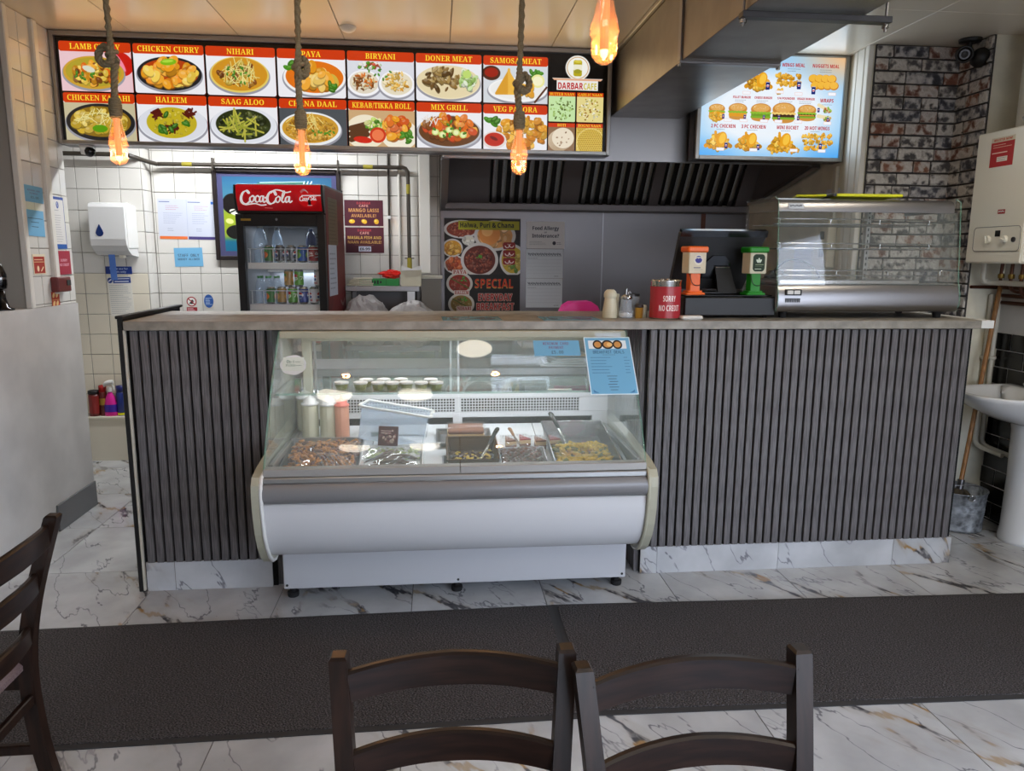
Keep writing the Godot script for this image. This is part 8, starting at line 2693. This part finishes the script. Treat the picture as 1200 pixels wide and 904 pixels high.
	sign_plate("minimum_card", "small blue MINIMUM CARD PAYMENT notice taped inside the display's upper glass", "card", "min_card", T(0.525, 1.128, glass_z(1.128) + 0.006, 0, -0.80, 0.0), 0.205, 0.086)
	var dc := PackedVector2Array()
	for k in 40:
		var a := TAU * k / 40.0
		var s := 1.0 + 0.05 * absf(sin(a * 3.5))
		dc.append(Vector2(cos(a) * 0.054 * s * (1.0 if absf(cos(a)) < 0.8 else 0.97), sin(a) * 0.042 * s))
	var st4 := mb()
	prism(st4, dc, 0.001, Transform3D.IDENTITY)
	var dcard := thing("dip_card", "white scalloped card with handwritten dip prices inside the display glass", "card", Vector3(-0.606, 1.066, glass_z(1.066) - 0.016))
	dcard.rotation.x = -0.45
	obj("card", st4, M.paper, dcard)
	st4 = mb()
	plate(st4, T(0, 0.004, 0.001), 0.088, 0.060, 0.0005, C["dip_card"])
	obj("writing", st4, M.print, dcard)
	# white label strip on the shelf edge, papers behind the doors
	st4 = mb()
	box(st4, Vector3(0.525, 0.961, -3.13), Vector3(0.105, 0.003, 0.02), 0.001)
	tag(obj("shelf_ticket", st4, M.white), "white ticket strip lying on the front edge of the glass shelf", "ticket")
	var ps := thing("paper_stack", "loose stack of white papers and brown card behind the display's sliding doors", "papers", Vector3(0.69, 0.941, -4.02))
	st4 = mb()
	for k in 4: box(st4, Vector3(0.01 * k, 0.004 + k * 0.012, 0), Vector3(0.26 - 0.02 * k, 0.010, 0.18), 0.002, Basis(Vector3.UP, 0.08 * k - 0.1))
	obj("sheets", st4, M.paper, ps)
	st4 = mb()
	box(st4, Vector3(0.03, 0.058, 0), Vector3(0.17, 0.014, 0.14), 0.002, Basis(Vector3.UP, 0.12))
	obj("brown_card", st4, M.cream_cake, ps)
	st4 = mb()
	span(st4, Vector3(-0.74, 0.90, -4.30), Vector3(0.97, 0.94, -3.91), 0.003)
	tag(obj("staff_worktop", st4, M.steel), "steel staff-side worktop seen through the display's rear doors", "worktop")

# ---------------------------------------------------------------- right-hand corner
func build_right_corner() -> void:
	# boiler on the right wall, its front facing into the room
	var t := thing("boiler", "cream wall-mounted gas boiler with control panel beside the brick corner", "boiler", Vector3(2.952, 0, -3.765), -PI / 2)
	var st := mb()
	box(st, Vector3(0, 1.852, -0.146), Vector3(0.405, 0.69, 0.292), 0.008)
	obj("case", st, M.boiler, t)
	st = mb()
	var o := PackedVector2Array()
	for k in 24:
		var a := TAU * k / 24.0
		var sx := signf(cos(a)); var sy := signf(sin(a))
		o.append(Vector2(sx * 0.145 + cos(a) * 0.022, sy * 0.042 + sin(a) * 0.022))
	prism(st, o, 0.003, T(0.02, 1.635, 0.0))
	var panel := obj("control_panel", st, M.boiler, t)
	st = mb()
	var ring := []
	for q in o: ring.append(Vector3(q.x + 0.02, q.y + 1.635, 0.003))
	ring.append(ring[0])
	tube(st, ring, 0.0014, 5)
	obj("panel_edge", st, M.steel_dark, panel)
	st = mb()
	box(st, Vector3(0.03, 1.663, 0.004), Vector3(0.036, 0.032, 0.003), 0.001)
	obj("display_window", st, M.black_gloss, panel)
	for x in [-0.035, 0.085]:
		st = mb()
		lathe(st, Vector3(x, 1.632, 0.003), [Vector2(0, 0), Vector2(0.021, 0), Vector2(0.019, 0.014), Vector2(0, 0.015)], 18, turn_to(Vector3(0, 0, 1)), true)
		box(st, Vector3(x, 1.632, 0.02), Vector3(0.006, 0.036, 0.006), 0.001, Basis(Vector3.BACK, 0.2 if x < 0 else 1.2))
		obj("knob", st, M.boiler, panel)
	st = mb()
	lathe(st, Vector3(0.145, 1.63, 0.003), [Vector2(0, 0), Vector2(0.014, 0), Vector2(0.013, 0.005), Vector2(0, 0.002)], 14, turn_to(Vector3(0, 0, 1)), true)
	obj("gauge", st, M.steel_dark, panel)
	st = mb()
	plate(st, T(-0.01, 2.085, 0.0002), 0.165, 0.150, 0.001, C["boiler_label"])
	obj("red_label", st, M.print, t)
	st = mb()
	plate(st, T(0.035, 1.776, 0.0002), 0.05, 0.022, 0.001)
	var lg := obj("maker_badge", st, M.red, t)
	st = mb()
	for k in 5: box(st, Vector3(0.018 + k * 0.008, 1.776 + 0.002 * (k % 2), 0.0014), Vector3(0.005, 0.008, 0.0006))
	stuff(obj("badge_letters", st, M.white, lg))
	# flue bag and pipework
	var bg := thing("plastic_wrap", "crumpled clear plastic lying on top of the boiler", "plastic", Vector3(3.10, 2.1975, -3.72))
	st = mb()
	crumpled(st, Vector3(0.0, 0.06, 0.0), Vector3(0.10, 0.075, 0.09), 31, 0.4)
	obj("wrap", st, M.clear_plastic, bg)
	var fl := thing("boiler_flue", "white boiler flue bending up to the ceiling", "flue")
	st = mb()
	tube(st, [Vector3(3.14, 2.197, -3.86), Vector3(3.14, 2.733, -3.86)], 0.05, 16)
	obj("flue_pipe", st, M.pipe_white, fl)
	var cp := thing("copper_pipes", "tarnished copper pipes and valves hanging below the boiler", "pipes")
	for k in 5:
		st = mb()
		var z := -3.90 + k * 0.075
		tube(st, smooth_path([Vector3(3.13, 1.507, z), Vector3(3.13, 1.40 - 0.012 * k, z), Vector3(3.16, 1.375 - 0.02 * k, z), Vector3(3.22, 1.37 - 0.02 * k, z)], 4), 0.009, 8)
		obj("pipe", st, M.copper, cp)
		st = mb()
		lathe(st, Vector3(3.13, 1.425, z), [Vector2(0, 0), Vector2(0.016, 0), Vector2(0.017, 0.012), Vector2(0.016, 0.024), Vector2(0, 0.024)], 8, Basis.IDENTITY, true)
		obj("valve", st, M.brass, cp)
	for y in [1.37, 1.325, 1.285]:
		st = mb()
		tube(st, [Vector3(3.222, y, -4.0), Vector3(3.222, y, -3.2)], 0.011, 8)
		obj("pipe", st, M.copper, cp)
	var pt := thing("condensate_pipe", "white plastic waste pipe bending under the boiler", "pipe")
	st = mb()
	tube(st, [Vector3(3.045, 1.505, -3.93), Vector3(3.045, 1.425, -3.93), Vector3(3.055, 1.408, -3.93), Vector3(3.075, 1.400, -3.92), Vector3(3.10, 1.40, -3.84), Vector3(3.10, 1.40, -3.66)], 0.014, 10)
	obj("pipe_run", st, M.pipe_white, pt)
	st = mb()
	tube(st, [Vector3(3.036, 1.372, -4.005), Vector3(3.20, 1.372, -4.005)], 0.0095, 8)
	tag(obj("brown_pipe", st, M.copper), "short brown pipe running across the cream wall behind the broom handle", "pipe")
	for q in [[3.165, "left of two slim white pipes rising in the corner behind the sink"], [3.208, "white pipe nearest the black tiles, rising in the corner behind the sink"]]:
		var wp := thing("white_pipe", q[1], "pipe", Vector3(q[0], 0, -3.998), 0.0, "white pipes in the corner")
		st = mb()
		var bot := 0.50
		tube(st, [Vector3(0, 1.33, 0), Vector3(0, bot, 0), Vector3(0.0, bot - 0.03, 0.004), Vector3(0.002, bot - 0.05, 0.02), Vector3(0.006, bot - 0.06, 0.06), Vector3(0.02, bot - 0.07, 0.20)], 0.0135, 10)
		obj("pipe_run", st, M.pipe_white, wp)
		st = mb()
		span(st, Vector3(-0.02, 0.955, -0.018), Vector3(0.02, 0.975, 0.018), 0.004)
		obj("pipe_clip", st, M.pipe_white, wp)
	# broom handle
	var br := thing("broom", "wooden broom handle leaning in the corner with its head in the bucket", "broom")
	st = mb()
	tube(st, [Vector3(3.185, 1.395, -3.965), Vector3(3.00, 0.26, -3.86)], 0.0125, 12)
	obj("handle", st, M.handle_wood, br)
	st = mb()
	tube(st, [Vector3(3.003, 0.275, -3.862), Vector3(2.993, 0.205, -3.855)], 0.019, 12)
	obj("socket", st, M.steel_dark, br)
	st = mb()
	for k in 46:
		var a := rng.randf() * TAU
		var r := rng.randf_range(0.02, 0.075)
		tube(st, smooth_path([Vector3(2.995, 0.225, -3.855), Vector3(2.995 + cos(a) * r * 0.8, 0.19, -3.855 + sin(a) * r * 0.8), Vector3(2.995 + cos(a) * r, 0.08, -3.855 + sin(a) * r)], 3), 0.006, 5)
	stuff(obj("mop_strands", st, mat(Color(0.34, 0.30, 0.24), 0.95), br))
	# galvanised bucket
	var bu := thing("mop_bucket", "dented galvanised steel bucket between the counter end and the sink pedestal", "bucket", Vector3(2.99, 0, -3.85))
	st = mb()
	lathe(st, Vector3.ZERO, [Vector2(0, 0.004), Vector2(0.126, 0.004), Vector2(0.130, 0.0), Vector2(0.132, 0.012), Vector2(0.130, 0.03), Vector2(0.132, 0.09), Vector2(0.1345, 0.096), Vector2(0.132, 0.103), Vector2(0.1355, 0.110), Vector2(0.133, 0.117), Vector2(0.1365, 0.124), Vector2(0.134, 0.132), Vector2(0.140, 0.218), Vector2(0.145, 0.222), Vector2(0.145, 0.23), Vector2(0.139, 0.228), Vector2(0.120, 0.02), Vector2(0, 0.02)], 36)
	obj("pail", st, M.bucket, bu)
	st = mb()
	tube(st, smooth_path([Vector3(-0.05, 0.212, 0.138), Vector3(-0.035, 0.228, 0.147), Vector3(-0.02, 0.222, 0.15), Vector3(-0.018, 0.205, 0.148), Vector3(-0.034, 0.198, 0.145), Vector3(-0.05, 0.212, 0.142)], 4), 0.005, 6)
	obj("handle_lug", st, M.steel_bright, bu)
	st = mb()
	tube(st, smooth_path([Vector3(-0.14, 0.225, 0.03), Vector3(-0.08, 0.262, 0.06), Vector3(0.03, 0.262, 0.07), Vector3(0.14, 0.225, 0.02)], 6), 0.003, 6)
	obj("bail_handle", st, M.steel, bu)
	# pedestal sink on the right wall
	var sk := thing("pedestal_sink", "white ceramic pedestal hand basin in front of the black metro tiles", "sink", Vector3(3.245, 0, -3.60))
	st = mb()
	lathe(st, Vector3(-0.085, 0, 0), [Vector2(0, 0), Vector2(0.095, 0), Vector2(0.097, 0.02), Vector2(0.088, 0.08), Vector2(0.084, 0.35), Vector2(0.09, 0.62), Vector2(0.10, 0.68), Vector2(0, 0.70)], 28, Basis.IDENTITY, false, 0.85, 1.05)
	obj("pedestal", st, M.ceramic, sk)
	st = mb()
	basin(st)
	obj("basin", st, M.ceramic, sk)
	st = mb()
	lathe(st, Vector3(-0.06, 0.832, 0.0), [Vector2(0, 0), Vector2(0.02, 0), Vector2(0.016, 0.05), Vector2(0, 0.055)], 14)
	tube(st, smooth_path([Vector3(-0.06, 0.875, 0), Vector3(-0.10, 0.895, 0), Vector3(-0.15, 0.875, 0)], 4), 0.010, 8)
	obj("tap", st, M.steel_bright, sk)
	# black swivelling ceiling spotlights
	var sp := thing("corner_spotlight", "matt black twin spotlight on the ceiling in the brick corner", "spotlight", Vector3(2.955, 2.7298, -4.12))
	st = mb()
	lathe(st, Vector3.ZERO, [Vector2(0, -0.02), Vector2(0.055, -0.018), Vector2(0.058, 0), Vector2(0, 0)], 20)
	tube(st, [Vector3(0, -0.018, 0), Vector3(0.0, -0.07, 0)], 0.012, 8)
	obj("mount", st, M.black, sp)
	for s in [0, 1]:
		st = mb()
		var d := Vector3(-0.45, -0.25, 0.85).normalized() if s == 0 else Vector3(0.35, -0.35, -0.8).normalized()
		var c := Vector3(-0.045, -0.085, 0.02) if s == 0 else Vector3(0.03, -0.10, 0.06)
		var b := turn_to(d)
		lathe(st, c - d * 0.03, [Vector2(0, 0), Vector2(0.03, 0.0), Vector2(0.042, 0.02), Vector2(0.045, 0.075), Vector2(0.036, 0.078), Vector2(0.034, 0.068), Vector2(0, 0.066)], 20, b)
		var head := obj("spot_head", st, M.black, sp)
		if s == 0:
			st = mb()
			lathe(st, c - d * 0.03, [Vector2(0.018, 0.068), Vector2(0.026, 0.068), Vector2(0.026, 0.072), Vector2(0.018, 0.072)], 16, b, true)
			obj("lamp_ring", st, M.steel_dark, head)
	# things on the kitchen's right wall, seen through the glass cabinet
	for q in [[-4.62, 1.90, 0.16, 0.12, "white paper note on the kitchen side wall, above the glass cabinet's rail"], [-4.95, 1.46, 0.26, 0.28, "white printed sheet low on the kitchen side wall behind the plug lead"]]:
		sign_plate("wall_note", q[4], "notice", "paper_note", T(2.498, q[1], q[0], -PI / 2), q[2], q[3])
	var el := thing("fuse_box", "cream electrical socket box and trunking on the kitchen side wall", "fuse box", Vector3(2.4995, 0, -4.60), -PI / 2)
	st = mb()
	box(st, Vector3(0, 1.62, 0.03), Vector3(0.13, 0.30, 0.06), 0.004)
	obj("box", st, M.cream_wall, el)
	st = mb()
	box(st, Vector3(0.02, 1.93, 0.012), Vector3(0.04, 0.32, 0.024), 0.003)
	obj("trunking", st, M.pipe_white, el)
	for y in [1.56, 1.67]:
		st = mb()
		box(st, Vector3(0.0, y, 0.062), Vector3(0.05, 0.05, 0.006), 0.002)
		obj("switch_plate", st, M.steel_dark if y < 1.6 else M.black, el)

func basin(st: SurfaceTool) -> void:
	# D-shaped basin: flat along the wall (x = 0), rounded to a blunt nose at x = -0.49
	var n := 36
	var m := 8
	var outline := func(i: int, r: Array) -> Vector3:
		if i <= n:
			var a := PI * i / n
			var c := cos(a)
			return Vector3(minf(-0.49 * pow(sin(a), 0.75) * r[0], r[3]), r[2], -signf(c) * pow(absf(c), 0.8) * 0.27 * r[1])
		return Vector3(r[3], r[2], lerpf(0.27, -0.27, float(i - n) / m) * r[1])
	var rings := [[0.35, 0.35, 0.66, 0.0], [0.62, 0.66, 0.70, 0.0], [0.86, 0.88, 0.755, 0.0], [0.97, 0.97, 0.805, 0.0], [1.0, 1.0, 0.826, 0.0], [0.99, 0.99, 0.834, -0.001], [0.95, 0.95, 0.834, -0.06], [0.90, 0.88, 0.822, -0.09], [0.80, 0.74, 0.76, -0.11], [0.62, 0.52, 0.725, -0.14], [0.45, 0.10, 0.715, -0.20], [0.42, 0.0, 0.715, -0.205]]
	sm(st, 60)
	for j in rings.size() - 1:
		for i in n + m:
			var a: Vector3 = outline.call(i, rings[j]); var b: Vector3 = outline.call(i + 1, rings[j])
			var c: Vector3 = outline.call(i + 1, rings[j + 1]); var d: Vector3 = outline.call(i, rings[j + 1])
			tri(st, a, b, c)
			tri(st, a, c, d)
	sm(st, -1)

# ---------------------------------------------------------------- mats and chairs
func build_mats() -> void:
	for q in [["floor_mat", "long charcoal entrance mat lying along the left half of the counter", [[-2.09, -3.01], [0.493, -3.052], [0.488, -2.232], [-2.09, -2.205]]], ["floor_mat", "long charcoal entrance mat along the right half, overlapping towards the sink", [[0.4935, -3.055], [3.20, -2.972], [3.20, -2.178], [0.4885, -2.243]]]]:
		var t := thing(q[0], q[1], "mat", Vector3.ZERO, 0.0, "entrance mats")
		var c: Array = q[2]
		var pts := []
		for p in c: pts.append(Vector3(p[0], 0, p[1]))
		var ctr: Vector3 = (pts[0] + pts[1] + pts[2] + pts[3]) * 0.25
		var st := mb()
		var inner := []
		for p in pts: inner.append(Vector3(p.x + signf(ctr.x - p.x) * 0.022, 0, p.z + signf(ctr.z - p.z) * 0.022))
		var u := Vector3(0, 0.0095, 0)
		quad(st, inner[3] + u, inner[2] + u, inner[1] + u, inner[0] + u)
		for i in 4:
			var j := (i + 1) % 4
			quad(st, inner[j], inner[i], inner[i] + u, inner[j] + u)
		obj("pile", st, M.carpet, t)
		st = mb()
		var e := Vector3(0, 0.006, 0)
		for i in 4:
			var j := (i + 1) % 4
			quad(st, pts[j] + Vector3(0, 0.0005, 0), pts[i] + Vector3(0, 0.0005, 0), pts[i] + e * 0.6, pts[j] + e * 0.6)
			quad(st, pts[j] + e * 0.6, pts[i] + e * 0.6, inner[i] + e, inner[j] + e)
		obj("border", st, M.mat_edge, t)

func rail(st: SurfaceTool, w: float, y: float, h: float, bow: float, arch: float, zb: float, th: float) -> void:
	# curved slat between the posts: bows backwards (-z) and arches upwards in the middle
	var n := 18
	var sec := []
	for i in n + 1:
		var u := float(i) / n * 2.0 - 1.0
		var k := 1.0 - u * u
		sec.append([Vector3(u * w / 2, y + arch * k, zb - bow * k), h * (1.0 - 0.10 * absf(u))])
	for i in n:
		var a: Vector3 = sec[i][0]; var b: Vector3 = sec[i + 1][0]
		var ha: float = sec[i][1] / 2; var hb: float = sec[i + 1][1] / 2
		var f := Vector3(0, 0, th / 2)
		var c := 0.004
		var A := [a + f + Vector3(0, -ha, 0), a + f + Vector3(0, ha - c, 0), a + f * 0.5 + Vector3(0, ha, 0), a - f * 0.5 + Vector3(0, ha, 0), a - f + Vector3(0, ha - c, 0), a - f + Vector3(0, -ha, 0)]
		var B := [b + f + Vector3(0, -hb, 0), b + f + Vector3(0, hb - c, 0), b + f * 0.5 + Vector3(0, hb, 0), b - f * 0.5 + Vector3(0, hb, 0), b - f + Vector3(0, hb - c, 0), b - f + Vector3(0, -hb, 0)]
		for k in 6:
			var l := (k + 1) % 6
			sm(st, 70 + k)
			quad(st, A[k], B[k], B[l], A[l])
	sm(st, -1)

# a ladder-back chair; the seat is towards +z, the back at z = 0
func make_chair(label: String, at: Vector3, turn: float) -> Node3D:
	var t := thing("ladder_back_chair", label, "chair", at, turn, "dark ladder-back chairs")
	var W := 0.395
	for s in [-1.0, 1.0]:
		# back post: splayed foot, seat kink, reclined and spread top
		var st := mb()
		var pts := smooth_path([Vector3(s * 0.165, 0, -0.055), Vector3(s * 0.165, 0.22, -0.012), Vector3(s * 0.166, 0.44, 0.0), Vector3(s * 0.178, 0.62, -0.022), Vector3(s * 0.196, 0.852, -0.085)], 6)
		for i in pts.size() - 1:
			var a: Vector3 = pts[i]; var b: Vector3 = pts[i + 1]
			var wa := 0.0155; var da: float = lerpf(0.020, 0.0165, float(i) / pts.size())
			var db: float = lerpf(0.020, 0.0165, float(i + 1) / pts.size())
			var A := [a + Vector3(-wa, 0, da), a + Vector3(wa, 0, da), a + Vector3(wa, 0, -da), a + Vector3(-wa, 0, -da)]
			var B := [b + Vector3(-wa, 0, db), b + Vector3(wa, 0, db), b + Vector3(wa, 0, -db), b + Vector3(-wa, 0, -db)]
			for k in 4:
				sm(st, 80 + k)
				quad(st, A[k], A[(k + 1) % 4], B[(k + 1) % 4], B[k])
			sm(st, -1)
			if i == 0: quad(st, A[3], A[2], A[1], A[0])
			if i == pts.size() - 2:
				# chamfered post top
				var c := 0.005
				var Cc := []
				for v in B: Cc.append(b + (v - b) * 0.74 + Vector3(0, c, 0))
				for k in 4: quad(st, B[k], B[(k + 1) % 4], Cc[(k + 1) % 4], Cc[k])
				quad(st, Cc[0], Cc[1], Cc[2], Cc[3])
		obj("back_post", st, M.chair_wood, t)
	for q in [[0.806, 0.060, 0.366, -0.070], [0.681, 0.056, 0.347, -0.036], [0.540, 0.050, 0.330, -0.010]]:
		var st := mb()
		rail(st, q[2], q[0], q[1], 0.030, 0.012, q[3], 0.018)
		obj("back_rail", st, M.chair_rail, t)
	for s in [-1.0, 1.0]:
		var st := mb()
		var a := Vector3(s * 0.19, 0.0, 0.395); var b := Vector3(s * 0.19, 0.435, 0.385)
		box(st, (a + b) * 0.5, Vector3(0.034, 0.435, 0.034), 0.004)
		obj("front_leg", st, M.chair_wood, t)
		st = mb()
		box(st, Vector3(s * 0.178, 0.20, 0.195), Vector3(0.018, 0.03, 0.37), 0.003)
		obj("side_stretcher", st, M.chair_wood, t)
		st = mb()
		box(st, Vector3(s * 0.178, 0.405, 0.195), Vector3(0.02, 0.055, 0.37), 0.003)
		obj("seat_rail", st, M.chair_wood, t)
	for q in [[0.09, 0.39], [0.30, -0.005]]:
		var st := mb()
		box(st, Vector3(0, q[0] + 0.06, q[1]), Vector3(0.33, 0.03, 0.018), 0.003)
		obj("cross_stretcher", st, M.chair_wood, t)
	var st := mb()
	box(st, Vector3(0, 0.452, 0.205), Vector3(0.40, 0.045, 0.40), 0.016)
	obj("seat", st, M.leather, t)
	return t

func build_chairs() -> void:
	var c := make_chair("dark wood ladder-back chair in the foreground, left of the front pair", Vector3(0.022, 0, -1.108), -0.02)
	copy(c, "ladder_back_chair", Vector3(0.437, 0, -1.055), 0.06, "dark wood ladder-back chair in the foreground, right of the front pair")
	copy(c, "ladder_back_chair", Vector3(-1.085, 0, -1.765), -PI / 2, "dark ladder-back chair turned sideways by the white half wall, cut by the photo's edge")

func build_all() -> void:
	M.curry_pan = mat(Color(0.34, 0.25, 0.15), 0.35, 0.25)
	build_menus()
	build_hood()
	build_duct()
	build_pendants()
	build_back()
	build_fridge()
	build_on_counter()
	build_display_contents()
	build_right_corner()
	build_mats()
	build_chairs()

func _ready() -> void:
	rng.seed = 20240611
	setup_view()
	area_lamp("kitchen_tube_lamp", Vector3(-1.3, 2.60, -5.25), Vector2(1.2, 0.08), Color(0.97, 0.98, 1.0), 4.6, Vector3(-PI / 2, 0, 0))
	make_materials()
	downlights()
	setup_paint()
	rng.seed = 7
	paint_prints()
	M.prints_tex = ImageTexture.create_from_image(prints)
	M.glow_tex = ImageTexture.create_from_image(glow)
	M.print = print_mat(0.6)
	M.print_gloss = print_mat(0.25)
	rng.seed = 99
	build_room()
	build_counter()
	build_display()
	build_all()
